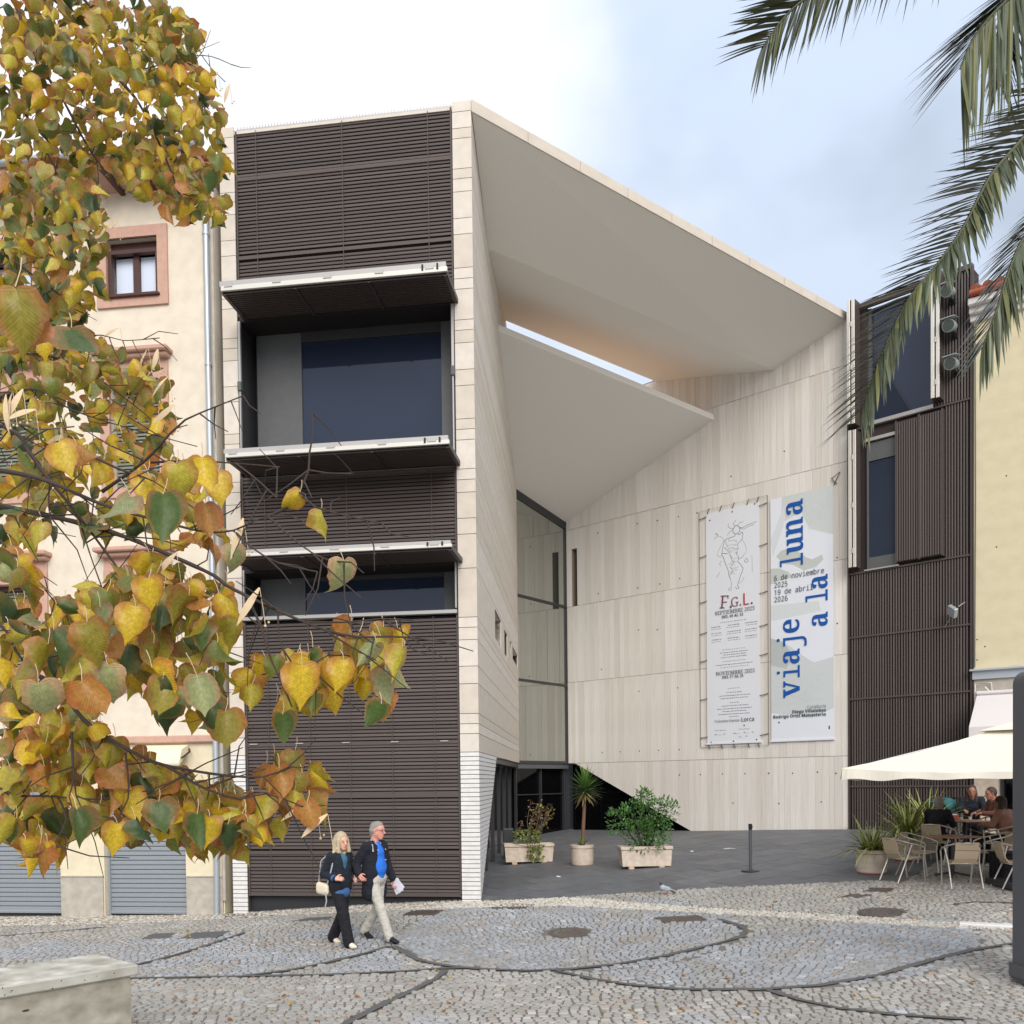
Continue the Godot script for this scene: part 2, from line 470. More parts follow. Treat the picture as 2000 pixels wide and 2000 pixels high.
var arcs := [
	[-1.75, -13.47, -1.62, -13.2, -1.5, -12.95, -1.32, -12.57, -1.04, -12.27, -0.70, -12.06, -0.29, -11.9, 0.17, -11.8, 0.7, -11.83, 1.32, -12.03, 2.06, -12.42, 2.87, -12.95, 3.3, -13.25, 3.46, -13.65, 3.45, -13.95, 3.25, -14.51],
	[0.55, -11.75, 0.97, -11.2, 1.36, -10.83, 1.9, -10.5, 2.73, -10.31, 3.44, -10.35, 4.14, -10.6, 4.95, -11.08, 5.75, -11.5, 6.34, -11.68, 7.4, -11.9],
	[-4.9, -11.64, -3.92, -11.63, -3.14, -11.63, -2.37, -11.66, -1.99, -11.73, -1.41, -11.84, -0.96, -12.0, -0.5, -12.02],
	[-0.88, -11.9, -0.98, -11.34, -1.17, -10.78, -1.35, -10.32, -1.51, -9.86, -1.68, -9.3, -1.85, -8.7],
	[-4.4, -15.09, -4.68, -13.91, -4.93, -13.13, -5.16, -12.6, -5.3, -12.1],
	[-8.74, -15.62, -8.03, -15.94, -7.33, -16.34],
	[-1.83, -13.49, -2.07, -13.07, -2.51, -12.45, -2.94, -11.95, -3.41, -11.68],
	[2.84, -10.27, 3.04, -9.79, 3.32, -9.37, 3.76, -9.03, 4.37, -8.73],
	[8.2, -14.0, 7.68, -14.12, 7.2, -14.35, 6.81, -14.26]]
var keep_out := []

func ground_and_paving():
	# one sheet out to the horizon
	var g := Geo.new()
	var xs := [-180.0, -90.0, -40.0, -20.0]; var zs := [-190.0, -100.0, -60.0, -40.0]
	for i in 31: xs.append(-14.0 + i)
	for i in 31: zs.append(-33.0 + i)
	xs.append_array([24.0, 60.0, 180.0]); zs.append_array([6.0, 20.0, 60.0, 160.0])
	for j in zs.size() - 1:
		for i in xs.size() - 1:
			var q := []
			for e in [[i, j + 1], [i + 1, j + 1], [i + 1, j], [i, j]]: q.append(on_ground(xs[e[0]], zs[e[1]]))
			g.quad(q[0], q[1], q[2], q[3])
	structure("ground", g, M.mortar)
	g = Geo.new()   # lighter paving of the rest of the square, round the photographer
	for i in 24:
		for j in 15:
			var x := -24.0 + i * 2.0; var z := -7.7 + j * 2.0
			g.quad(on_ground(x, z + 2.0, 0.012), on_ground(x + 2.0, z + 2.0, 0.012), on_ground(x + 2.0, z, 0.012), on_ground(x, z, 0.012))
	structure("square_paving", g, M.far_paving)
	# slate terrace before the arts centre
	var terrace := poly(slate_front + [9.4, -19.5, 11.5, -21.2, 8.72, -23.95, 1.70, -30.4, -1.2, -28.4, -1.95, -18.4, -0.72, -17.6, -0.62, -17.0])
	var band := poly(kerb_up)
	var low := poly(kerb_low); low.reverse(); band.append_array(low)
	keep_out = [terrace, band]
	for c in COVERS: keep_out.append(poly(c[1]))
	for c in ROUND_COVERS:
		var rp := PackedVector2Array()
		for i in 20: rp.append(Vector2(c[1], c[2]) + Vector2.from_angle(TAU * i / 20) * (c[3] + 0.02))
		keep_out.append(rp)
	var b2 := Geo.new()
	for i in 30:
		for j in 32:
			var cell := PackedVector2Array([Vector2(-2.5 + i * 0.5, -31.0 + j * 0.5), Vector2(-2.0 + i * 0.5, -31.0 + j * 0.5), Vector2(-2.0 + i * 0.5, -30.5 + j * 0.5), Vector2(-2.5 + i * 0.5, -30.5 + j * 0.5)])
			for p in Geometry2D.intersect_polygons(cell, terrace):
				var ix := Geometry2D.triangulate_polygon(p)
				for k in range(0, ix.size(), 3):
					var a := p[ix[k]]; var b := p[ix[k + 1]]; var d := p[ix[k + 2]]
					if (b - a).cross(d - a) > 0: 
						var t := b; b = d; d = t
					b2.tri(on_ground(a.x, a.y, 0.004), on_ground(b.x, b.y, 0.004), on_ground(d.x, d.y, 0.004))
	var te := structure("slate_terrace_path", b2, M.joint)
	var turn := deg_to_rad(-34.0); var ux := Vector2(cos(turn), sin(turn)); var uy := Vector2(-sin(turn), cos(turn))
	for i in range(-22, 22):
		for j in range(-26, 26):
			var o: Vector2 = Vector2(4.5, -22.0) + ux * (i * 0.9 + (0.45 if j & 1 else 0.0)) + uy * (j * 0.6)
			if not Geometry2D.is_point_in_polygon(o, Geometry2D.offset_polygon(terrace, 0.6)[0]): continue
			var e := 0.444; var f := 0.294
			var tile := PackedVector2Array([o - ux * e - uy * f, o + ux * e - uy * f, o + ux * e + uy * f, o - ux * e + uy * f])
			for p in Geometry2D.intersect_polygons(tile, terrace):
				if absf(area(p)) < 0.02: continue
				var t := Geo.new(); sheet(t, p, rnd(0.014, 0.018))
				if t.v.is_empty(): continue
				put("slate_tile", t, M["slate_%d" % rng.randi_range(0, 3)], te)
	# white pebble band along the kerb
	var bw := Geo.new()
	for i in range(0, kerb_up.size() - 2, 2):
		bw.quad(on_ground(kerb_low[i], kerb_low[i + 1], 0.004), on_ground(kerb_low[i + 2], kerb_low[i + 3], 0.004), on_ground(kerb_up[i + 2], kerb_up[i + 3], 0.004), on_ground(kerb_up[i], kerb_up[i + 1], 0.004))
	var wb := structure("pebble_border_pavement", bw, M.mortar)
	var peb := Geo.new()
	for i in range(0, kerb_up.size() - 2, 2):
		var a := Vector2(kerb_up[i], kerb_up[i + 1]); var b := Vector2(kerb_up[i + 2], kerb_up[i + 3]); var c := Vector2(kerb_low[i + 2], kerb_low[i + 3]); var d := Vector2(kerb_low[i], kerb_low[i + 1])
		var nu := int(a.distance_to(b) / 0.052) + 1; var nv := int(a.distance_to(d) / 0.048) + 1
		for u in nu:
			for w in nv:
				var fu := (u + 0.5 * (w & 1) + 0.25 + rnd(-0.32, 0.32)) / nu; var fv := (w + 0.5 + rnd(-0.3, 0.3)) / nv
				var p := a.lerp(b, fu).lerp(d.lerp(c, fu), fv)
				var k := rnd(0.75, 1.1)
				peb.col = lin(240, 234, 222, 0.9 * k) if rng.randf() < 0.88 else lin(212, 198, 178, 0.8 * k)
				if p.x < -1.2 and rng.randf() < 0.35: peb.col = lin(206, 196, 178, 0.75 * k)
				stone(peb, p.x, p.y, rnd(0, PI), rnd(0.038, 0.058), rnd(0.036, 0.052), rnd(0.012, 0.024), 0.3)
	peb.has_col = true
	put("pebble", peb, M.cobble, wb).set_meta("kind", "stuff")
	var ks := Geo.new(); ks.bevel(on_ground(6.62, -12.72, 0.004), Vector3(0.80, 0.06, 0.22), 0.01, Basis(Vector3.UP, deg_to_rad(-27)))
	put("kerb_stone", ks, M.white_brick, wb)
	# dark tar seams that follow the old fan pattern
	for k in arcs.size():
		var a: Array = arcs[k]
		var s := Geo.new()
		var last := []
		for i in range(0, a.size(), 2):
			var p := Vector2(a[i], a[i + 1])
			var q := Vector2(a[mini(i + 2, a.size() - 2)], a[mini(i + 3, a.size() - 1)]); var r := Vector2(a[maxi(i - 2, 0)], a[maxi(i - 1, 1)])
			var side: Vector2 = (q - r).normalized().orthogonal() * ([0.05, 0.042, 0.035, 0.045, 0.025, 0.035, 0.035, 0.038, 0.02][k] * rnd(0.8, 1.25))
			var now := [on_ground(p.x + side.x, p.y + side.y, 0.018), on_ground(p.x - side.x, p.y - side.y, 0.018)]
			if last: 
				var m := []
				for f in 5:
					var t := f / 4.0
					var jx := Vector3(rnd(-0.012, 0.012), 0, rnd(-0.012, 0.012)) if f > 0 and f < 4 else Vector3.ZERO
					m.append([last[0].lerp(now[0], t) + jx, last[1].lerp(now[1], t) - jx])
				for f in 4:
					s.quad(m[f][1], m[f + 1][1], m[f + 1][0], m[f][0])
			last = now
		structure("tar_seam_paving", s, M.patch)
	cobbles()

func area(p: PackedVector2Array) -> float:
	var s := 0.0
	for i in p.size(): s += p[i].cross(p[(i + 1) % p.size()])
	return s * 0.5

func sheet(g: Geo, p: PackedVector2Array, up: float, skirt := 0.016):   # a thin slab lying on the slope
	if area(p) < 0: p.reverse()
	var ix := Geometry2D.triangulate_polygon(p)
	for k in range(0, ix.size(), 3):
		var a := p[ix[k]]; var b := p[ix[k + 1]]; var d := p[ix[k + 2]]
		if (b - a).cross(d - a) > 0:
			var t := b; b = d; d = t
		g.tri(on_ground(a.x, a.y, up), on_ground(b.x, b.y, up), on_ground(d.x, d.y, up))
	for i in p.size():
		var a := p[i]; var b := p[(i + 1) % p.size()]
		g.quad(on_ground(a.x, a.y, up), on_ground(b.x, b.y, up), on_ground(b.x, b.y, up - skirt), on_ground(a.x, a.y, up - skirt))

func stone(g: Geo, x: float, z: float, an: float, l: float, w: float, h: float, inset := 0.18):
	var ux := Vector2(cos(an), sin(an)) * l * 0.5; var uz := Vector2(-sin(an), cos(an)) * w * 0.5
	var lowq := []; var topq := []
	var hx := rnd(-0.003, 0.003); var hz := rnd(-0.003, 0.003)
	for e in [[-1, 1], [1, 1], [1, -1], [-1, -1]]:
		var jx := rnd(0.9, 1.06); var jz := rnd(0.9, 1.06)
		var o: Vector2 = ux * e[0] * jx + uz * e[1] * jz
		var y := gy(x + o.x, z + o.y)
		lowq.append(Vector3(x + o.x, y - 0.01, z + o.y))
		var t: Vector2 = o * (1.0 - inset)
		topq.append(Vector3(x + t.x, y + h + hx * e[0] + hz * e[1], z + t.y))
	g.quad(topq[0], topq[1], topq[2], topq[3])
	for i in 4:
		var j := (i + 1) % 4
		g.quad(lowq[i], lowq[j], topq[j], topq[i])

func near_arc(p: Vector2) -> bool:
	for k in arcs.size():
		var a: Array = arcs[k]
		for i in range(0, a.size() - 2, 2):
			var s := Vector2(a[i], a[i + 1]); var e := Vector2(a[i + 2], a[i + 3])
			if absf(p.x - s.x) > 1.4 or absf(p.y - s.y) > 1.4: continue
			if Geometry2D.get_closest_point_to_segment(p, s, e).distance_squared_to(p) < 0.0042: return true
	return false

func cobbles():
	var root: Node = get_node("ground")
	var lots := Geo.new(); lots.has_col = true
	var near := []   # the closest stones become pieces of their own
	var wave := FastNoiseLite.new(); wave.seed = 77; wave.frequency = 0.35
	var tone := FastNoiseLite.new(); tone.seed = 5; tone.frequency = 0.8
	var ca := Vector2(0.85, -14.4); var cb := Vector2(3.45, -13.25)
	var spots := []
	var z := -7.9
	while z > -19.0:
		var half := absf(z) * 0.66 + 0.6
		var x := -half + rnd(0, 0.1)
		while x < half:
			var l := rnd(0.075, 0.13)
			var p := Vector2(x + l * 0.5, z + wave.get_noise_2d(x * 0.7, z * 0.7) * 0.42)
			x += l + 0.012
			if p.distance_to(ca) < 2.66 or (p.distance_to(cb) < 2.95 and p.y > -13.4): continue
			spots.append([p, rnd(-0.05, 0.05) + wave.get_noise_2d(p.x * 0.7 + 40, p.y * 0.7) * 0.25, l, rnd(0.074, 0.088), 0])
		z -= 0.088
	for c in [[ca, 2.64, Vector2(0.6, 4.6)], [cb, 2.93, Vector2(-1.6, 4.8)]]:   # inside the old fans the rows bow gently
		var hub: Vector2 = c[0] + c[2]
		var r: float = c[2].length() - c[1]
		while r < c[2].length() + c[1]:
			var an := -PI * 0.5 - 1.1 + rnd(0, 0.03)
			while an < -PI * 0.5 + 1.1:
				var l := rnd(0.075, 0.125)
				var da: float = l / r
				var p: Vector2 = hub + Vector2(cos(an + da * 0.5), sin(an + da * 0.5)) * (r + wave.get_noise_2d(an * 5.0 + 9.0, r * 1.5) * 0.12)
				an += da + 0.012 / r
				if p.distance_to(c[0]) > c[1] or (c[0] == cb and (p.distance_to(ca) < 2.72 or p.y < -13.4)): continue
				spots.append([p, an + PI * 0.5, l, rnd(0.074, 0.088), 1])
			r += 0.088
	for s in spots:
		var p: Vector2 = s[0]
		var v := seen(on_ground(p.x, p.y))
		if v.x < -260 or v.x > 2260 or v.y > 2130: continue
		var blocked := false
		for q in keep_out:
			if Geometry2D.is_point_in_polygon(p, q): blocked = true; break
		if blocked or near_arc(p): continue
		if p.x < 0 and p.y < -17.35 + (p.x + 5.4) * -0.13: continue
		var n := tone.get_noise_2d(p.x, p.y)
		var k := rnd(0.84, 1.1) * (1.0 + 0.18 * n)
		var bluish: float = smoothstep(-0.6, 0.1, n) if s[4] == 1 else smoothstep(-0.1, 0.25, n + (0.25 if p.x < -1.5 and p.y < -11.7 and p.y > -15 else -0.42))
		var c := lin(171, 168, 162, 1.14 * k).lerp(lin(163, 166, 170, 1.14 * k), bluish)
		if rng.randf() < 0.05: c = c.lerp(lin(176, 152, 132, 1.0 * k), 0.6)
		if rng.randf() < 0.05: c = c * 1.25
		var y := v.y
		near.append([y, s, c])
	near.sort_custom(func(a, b): return a[0] > b[0])
	var shown := 0
	for e in near:
		var s: Array = e[1]; var p: Vector2 = s[0]
		var inside: bool = e[0] < 2000.0 and seen(on_ground(p.x, p.y)).x > 0 and seen(on_ground(p.x, p.y)).x < 2000
		if inside and shown < 290:
			var g := Geo.new(); g.has_col = true; g.col = e[2]
			stone(g, p.x, p.y, s[1], s[2], s[3], rnd(0.012, 0.019))
			put("cobble", g, M.cobble, root); shown += 1
		else:
			lots.col = e[2]
			stone(lots, p.x, p.y, s[1], s[2], s[3], rnd(0.012, 0.019))
	put("cobble_paving", lots, M.cobble, root).set_meta("kind", "stuff")

# ---------------------------------------------------------------- the arts centre
const BASE := Vector3(-0.59, 0, -16.76)
func rel(t: Transform3D) -> Transform3D: return Transform3D(t.basis, t.origin - BASE)
var fT := frame(Vector3(-0.59, 0, -16.76), Vector3(0.9906, 0, 0.1368))     # tower front
var fV := frame(Vector3(-0.59, 0, -16.76), Vector3(0.07296, 0, -0.99733))  # tower flank
var fW := frame(Vector3(1.852, 0, -30.2), Vector3(0.73645, 0, 0.67647))    # board-marked wall
var fG := frame(Vector3(0.239, 0, -28.1), Vector3(0.60917, 0, -0.79304))   # glass wall between them
var fS := frame(Vector3(8.7235, 0, -23.888), Vector3(0.72936, 0, 0.68413)) # slatted front on the square
const COURSES := [14.58, 14.39, 14.10, 13.92, 13.386, 13.21, 12.98, 12.51, 12.227, 11.631, 11.442, 11.256, 10.709, 10.525, 10.299, 9.823, 9.537, 8.942, 8.757, 8.567, 8.046, 7.855, 7.627, 7.162, 6.876, 6.261, 5.379, 5.195, 4.971, 4.493, 4.176, 3.634, 3.45, 3.268, 2.935]

func wedge(g: Geo, top: Array, bottom: Array):   # a closed solid between two matching rings (counter-clockwise seen from above)
	for i in range(1, top.size() - 1):
		g.tri(top[0], top[i], top[i + 1]); g.tri(bottom[0], bottom[i + 1], bottom[i])
	for i in top.size():
		var j := (i + 1) % top.size()
		g.quad(bottom[i], bottom[j], top[j], top[i])

func slat(w: float, h: float, d: float, lean: float) -> ArrayMesh:   # a drip-edged metal slat, leaning out at the foot
	var g := Geo.new()
	var b := Basis(Vector3.RIGHT, lean)
	g.bevel(Vector3.ZERO, Vector3(w, h, d), 0.004, b)
	return g.mesh()

func screen(root: Node, fr: Transform3D, u0: float, u1: float, y0: float, y1: float, pitch: float, lines: Array, cords: Array):   # horizontal louvre screen: backing, frame, slats
	var g := Geo.new()
	g.span(u0, u1, y0, y1, -0.16, -0.12)
	var o := put("louvre_screen", g, M.louvre_dark, root, rel(fr))
	var me := slat(u1 - u0 - 0.03, 0.0535, 0.014, -0.22)
	var y := y0 + 0.04
	while y < y1 - 0.02:
		var hit := false
		for l in lines:
			if absf(y - l) < pitch * 0.55: hit = true
		if not hit:
			put("slat", me, [M.louvre, M.louvre, M.louvre_b, M.louvre_c][rng.randi_range(0, 3)], o, Transform3D(Basis(), Vector3((u0 + u1) / 2, y, -0.045)))
		y += pitch
	for l in lines:
		var r := Geo.new(); r.bevel(Vector3((u0 + u1) / 2, l, -0.045), Vector3(u1 - u0 - 0.01, 0.07, 0.05), 0.004); put("rail", r, M.louvre_c, o)
	for c in cords:
		var r := Geo.new(); r.span(c - 0.006, c + 0.006, y0 + 0.02, y1 - 0.02, -0.022, -0.014); put("cord", r, M.louvre_c, o)
	var e := Geo.new(); e.span(u0, u0 + 0.03, y0, y1, -0.12, -0.015); put("side_frame", e, M.louvre, o)
	e = Geo.new(); e.span(u1 - 0.03, u1, y0, y1, -0.12, -0.015); put("side_frame", e, M.louvre, o)

func tilted_out(root: Node, y: float, rail: float, u0: float, u1: float):   # a louvred shutter swung up until it stands out level
	var g := Geo.new()
	g.span(u0, u1, y - 0.012, y + 0.012, 0.0, 0.93)
	var o := put("awning_shutter", g, M.louvre_dark, root, rel(fT))
	var n := 0.05
	while n < 0.92:
		var s := Geo.new(); s.box(Vector3((u0 + u1) / 2, y - 0.024, n), Vector3(u1 - u0 - 0.06, 0.02, 0.03)); put("slat", s, M.louvre, o)
		n += 0.065
	for u in [u0 + 0.02, lerpf(u0, u1, 0.33), lerpf(u0, u1, 0.66), u1 - 0.02]:
		var s := Geo.new(); s.span(u - 0.025, u + 0.025, y - 0.05, y - 0.034, 0.0, 0.93); put("rib", s, M.louvre_b, o)
	for u in [u0 - 0.012, u1 + 0.012]:
		var s := Geo.new(); s.span(u - 0.012, u + 0.012, y - 0.045, y + 0.04, 0.0, 0.93); put("side_plate", s, M.dark_metal, o)
	var lo := Geo.new(); lo.bevel(Vector3((u0 + u1) / 2, y + rail * 0.22, 0.955), Vector3(u1 - u0 + 0.05, rail * 0.46, 0.05), 0.005); put("front_rail", lo, M.rail, o)
	var hi := Geo.new(); hi.bevel(Vector3((u0 + u1) / 2 - 0.03, y + rail * 0.72, 0.93), Vector3(u1 - u0 + 0.06, rail * 0.5, 0.05), 0.005); put("front_rail", hi, M.rail_grey, o)
	for f in [0.03, 0.25, 0.48, 0.71, 0.93]:
		var u := lerpf(u0, u1, f)
		var s := Geo.new(); s.bevel(Vector3(u, y + rail * 0.46, 0.985), Vector3(0.15, rail * 0.34, 0.012), 0.003); put("hinge", s, M.rail_grey, o)
	for f in [0.90, 0.965]:
		var s := Geo.new(); s.box(Vector3(lerpf(u0, u1, f), y + rail * 0.48, 0.99), Vector3(0.03, rail * 0.5, 0.02)); put("catch", s, M.black, o)

func arts_centre():
	var root := thing("arts_centre", "white arts centre with brown louvred tower, folded canopy and board-marked concrete wall", "building", BASE)
	var k := Geo.new()
	# --- tower body behind the fronts
	k.prism(poly([-4.75, -0.4, -1.3, -0.4, -1.3, 14.2, -4.75, 14.2]), -9.0, -0.75)
	put("tower_core", k, M.recess, root, rel(fT))
	k = Geo.new(); k.span(-4.76, -0.9, 14.45, 14.50, -9.0, -0.02); k.span(-0.9, 0.0, 14.45, 14.50, -0.9, -0.02); put("roof", k, M.white_stone, root, rel(fT))
	k = Geo.new(); k.span(-4.44, -0.36, 14.50, 14.56, -0.10, -0.06); put("roof_edge", k, M.rail_grey, root, rel(fT))
	var grate := Geo.new()
	for i in 68: grate.box(Vector3(-4.42 + i * 0.06, 14.585, -0.08), Vector3(0.012, 0.05, 0.012))
	put("roof_grating", grate, M.rail_grey, root, rel(fT)).set_meta("kind", "stuff")
	# --- white stone strips left and right of the louvres, and the flank, course by course
	k = Geo.new(); k.span(-4.74, -4.48, -0.3, 14.55, -0.6, -0.03)
	var left := put("stone_strip", k, M.joint, root, rel(fT))
	k = Geo.new(); k.span(-0.345, -0.045, 0.0, 14.55, -0.25, -0.03)
	var right := put("stone_strip", k, M.joint, root, rel(fT))
	var outline := poly([0.0, 0.12, 3.6, 2.92, 11.37, 2.95, 11.37, 14.55, 0.0, 14.58])
	var holes := [poly([3.62, 6.19, 5.2, 6.19, 5.2, 5.55, 3.62, 5.55]), poly([6.15, 6.16, 7.1, 6.16, 7.1, 5.55, 6.15, 5.55]), poly([8.05, 6.17, 8.55, 6.17, 8.55, 5.97, 8.05, 5.97]), poly([9.0, 6.16, 11.1, 6.16, 11.1, 5.80, 9.0, 5.80])]
	var bf := Geo.new()
	bf.prism(poly([0.02, 0.14, 3.55, 2.90, 11.37, 2.93, 11.37, 5.40, 0.02, 5.40]), -0.30, -0.03); bf.prism(poly([0.02, 6.25, 11.37, 6.25, 11.37, 14.5, 0.02, 14.5]), -0.30, -0.03)
	var xs := [0.02, 3.62, 5.2, 6.15, 7.1, 8.05, 8.55, 9.0, 11.1, 11.37]
	for i in range(0, xs.size(), 2): bf.span(xs[i], xs[i + 1], 5.40, 6.25, -0.30, -0.03)
	var flank := put("tower_flank", bf, M.joint, root, rel(fV))
	for h in holes:
		var w := Geo.new(); w.span(h[0].x - 0.05, h[1].x + 0.05, h[2].y - 0.05, h[0].y + 0.05, -0.55, -0.5); put("flank_window", w, M.brown_wood, root, rel(fV))
		var r := Geo.new(); r.span(h[0].x - 0.04, h[0].x, h[2].y, h[0].y, -0.5, -0.02); r.span(h[1].x, h[1].x + 0.04, h[2].y, h[0].y, -0.5, -0.02); r.span(h[0].x, h[1].x, h[0].y, h[0].y + 0.04, -0.5, -0.02); r.span(h[0].x, h[1].x, h[2].y - 0.04, h[2].y, -0.5, -0.02)
		put("window_reveal", r, M.white_stone, root, rel(fV))
	var rows := []
	for i in COURSES.size() - 1: rows.append([COURSES[i + 1], COURSES[i], 0.011])
	var y := 2.935
	while y > -0.1:
		rows.append([y - 0.0815, y, 0.012]); y -= 0.0815
	for r in rows:
		var y0: float = r[0] + r[2] * 0.5; var y1: float = r[1] - r[2] * 0.5
		var brick: bool = r[1] < 2.94
		var ms: Array = [M.white_brick] if brick else [M.white_stone, M.white_stone_b, M.white_stone_c]
		var g := Geo.new()
		if y0 > 0.16:
			g.span(-0.345, 0.0, y0, y1, -0.03, 0.0); put("brick" if brick else "stone_panel", g, ms[rng.randi_range(0, ms.size() - 1)], right)
		g = Geo.new(); g.span(-4.755, -4.47, y0, y1, -0.03, 0.0); put("brick" if brick else "stone_panel", g, ms[rng.randi_range(0, ms.size() - 1)], left)
		var strip := poly([0.002, y0, 11.37, y0, 11.37, y1, 0.002, y1])
		for p in Geometry2D.intersect_polygons(strip, outline):
			var pieces := [p]
			if absf(r[1] - 6.261) < 0.01:
				pieces = []
				for i in range(0, xs.size() - 1):
					if i % 2 == 0: pieces.append(poly([xs[i] - (0.018 if i == 0 else 0.0), y0, xs[i + 1], y0, xs[i + 1], y1, xs[i] - (0.018 if i == 0 else 0.0), y1]))
				for h in holes:
					pieces.append(poly([h[0].x, h[0].y, h[1].x, h[0].y, h[1].x, y1, h[0].x, y1])); pieces.append(poly([h[0].x, y0, h[1].x, y0, h[1].x, h[2].y, h[0].x, h[2].y]))
			for q in pieces:
				if absf(area(q)) < 0.002: continue
				g = Geo.new(); g.prism(q, -0.03, 0.0); put("brick" if brick else "stone_panel", g, ms[rng.randi_range(0, ms.size() - 1)], flank)
	# --- louvres, tilted-out shutters and windows of the tower front
	screen(root, fT, -4.45, -0.36, 11.10, 14.50, 0.0672, [13.62, 12.18], [-4.05, -2.40, -0.80])
	screen(root, fT, -4.45, -0.36, 6.52, 8.14, 0.0672, [], [-4.0, -2.42, -0.82])
	screen(root, fT, -4.45, -0.36, 0.28, 5.44, 0.0672, [3.13, 2.15, 1.10, 0.32], [-4.0, -3.2, -2.42, -1.62, -0.82])
	for u in [-4.3, -3.4, -2.5, -1.57, -0.64]:
		var g := Geo.new(); g.bevel(Vector3(u, 3.145, -0.012), Vector3(0.15, 0.022, 0.03), 0.003); put("hinge", g, M.rail_grey, root, rel(fT))
	tilted_out(root, 11.055, 0.185, -4.30, -0.30)
	tilted_out(root, 8.155, 0.16, -4.28, -0.30)
	tilted_out(root, 6.41, 0.125, -4.24, -0.28)
	window_bay(root, 8.22, 11.03, 8.30, 10.80)
	window_bay(root, 5.52, 6.38, 5.53, 6.26)
	k = Geo.new(); k.bevel(Vector3(-2.41, 5.487, -0.02), Vector3(4.09, 0.068, 0.14), 0.006); put("window_sill", k, M.rail_grey, root, rel(fT))
	for u in [-4.425, -0.385]:
		for s in [[8.35, 9.75, 0.028], [9.85, 11.0, 0.05], [5.55, 6.4, 0.03]]:
			var g := Geo.new(); g.bevel(Vector3(u, (s[0] + s[1]) / 2, 0.0), Vector3(s[2], s[1] - s[0], 0.06), 0.005); put("shutter_track", g, M.rail_grey, root, rel(fT))
		var m := Geo.new(); m.bevel(Vector3(u, 9.8, 0.02), Vector3(0.075, 0.17, 0.08), 0.01); put("track_motor", m, M.grey_panel, root, rel(fT))
	k = Geo.new(); k.span(-4.46, -0.345, -0.35, 0.26, -0.6, -0.16); put("tower_plinth", k, M.plinth, root, rel(fT))
	# --- the folded canopies
	var a0 := fV * Vector3(0.0, 14.38, 0.012); var a1 := fV * Vector3(0.0, 14.58, 0.012)
	var b0 := fW * Vector3(9.33, 14.10, 0); var b1 := fW * Vector3(9.33, 14.29, 0)
	var kk := fV * Vector3(3.12, 13.72, 0.0); var cc := fW * Vector3(7.30, 13.45, 0.0)
	var ee := fV * Vector3(7.71, 14.467, 0.0); var dd := fW * Vector3(3.52, 14.28, 0.0)
	var up := Vector3(0, 0.16, 0)
	var g2 := Geo.new()
	for t in [[a0, kk, cc], [a0, cc, b0], [kk, ee, dd], [kk, dd, cc], [a1, b1, dd + up], [a1, dd + up, ee + up]]: g2.tri(t[0], t[1], t[2])
	g2.quad(a0, b0, b1, a1); g2.quad(dd, ee, ee + up, dd + up)
	var tri_end := [[b0, cc, dd], [b0, dd, b1], [b1, dd, dd + up], [a0, ee, kk], [a0, a1, ee], [a1, ee + up, ee]]
	for t in tri_end: g2.tri(t[0], t[1], t[2])
	put("upper_canopy", g2, M.soffit, root, Transform3D(Basis(), -BASE))
	var fascia := Geo.new()   # stone edge that runs up the front of the canopy
	var out := fS.basis.z * 0.012 + fT.basis.z * 0.012
	for i in 9:
		var f0 := i / 9.0 + 0.0006; var f1 := (i + 1) / 9.0 - 0.0006
		fascia = Geo.new()
		var q := [a0.lerp(b0, f0), a0.lerp(b0, f1), a1.lerp(b1, f1), a1.lerp(b1, f0)]
		var dn := Vector3(0, -0.012, 0)
		fascia.quad(q[0] + out + dn, q[1] + out + dn, q[2] + out, q[3] + out)
		fascia.quad(q[3] + out, q[2] + out, q[2] - out * 4, q[3] - out * 4); fascia.quad(q[1] + out + dn, q[0] + out + dn, q[0] - out * 2 + dn, q[1] - out * 2 + dn)
		fascia.quad(q[1] + out + dn, q[1] - out * 2 + dn, q[2] - out * 4, q[2] + out); fascia.quad(q[0] - out * 2 + dn, q[0] + out + dn, q[3] + out, q[3] - out * 4)
		put("canopy_fascia", fascia, M.white_stone_c, root, Transform3D(Basis(), -BASE))
	var f_ := fV * Vector3(5.54, 13.152, 0.0); var gg := fW * Vector3(5.46, 12.617, 0.0); var hh := fW * Vector3(0.0, 10.79, 0.0); var ii := fV * Vector3(11.37, 11.22, 0.0)
	g2 = Geo.new()
	var lift := Vector3(0, 0.155, 0); var lift2 := Vector3(0, 0.5, 0)
	wedge(g2, [f_ + lift, gg + lift, hh + lift2, ii + lift2], [f_, gg, hh, ii])
	put("lower_canopy", g2, M.soffit, root, Transform3D(Basis(), -BASE))
	g2 = Geo.new(); var ab := Vector3(0, 0.006, 0)   # timber-coloured deck on its upper side
	g2.quad(f_.lerp(ii, 0.03) + lift.lerp(lift2, 0.03) + ab, gg.lerp(hh, 0.03) + lift.lerp(lift2, 0.03) + ab, hh + lift2 + ab, ii + lift2 + ab); put("canopy_deck", g2, M.canopy_top, root, Transform3D(Basis(), -BASE))
	# --- board-marked wall
	var wall := poly([0.0, 2.945, 0.33, 2.93, 4.97, 0.70, 9.33, 0.80, 9.33, 14.22, 7.30, 13.56, 3.52, 14.36, 0.0, 14.36])
	k = Geo.new()
	k.prism(poly([0.46, 2.87, 4.97, 0.70, 9.33, 0.80, 9.33, 14.20, 7.30, 13.54, 3.52, 14.34, 0.46, 14.34]), -0.4, -0.02)
	k.span(0.0, 0.224, 2.945, 14.34, -0.4, -0.02); k.span(0.224, 0.46, 2.93, 8.0, -0.4, -0.02); k.span(0.224, 0.46, 9.88, 14.34, -0.4, -0.02)
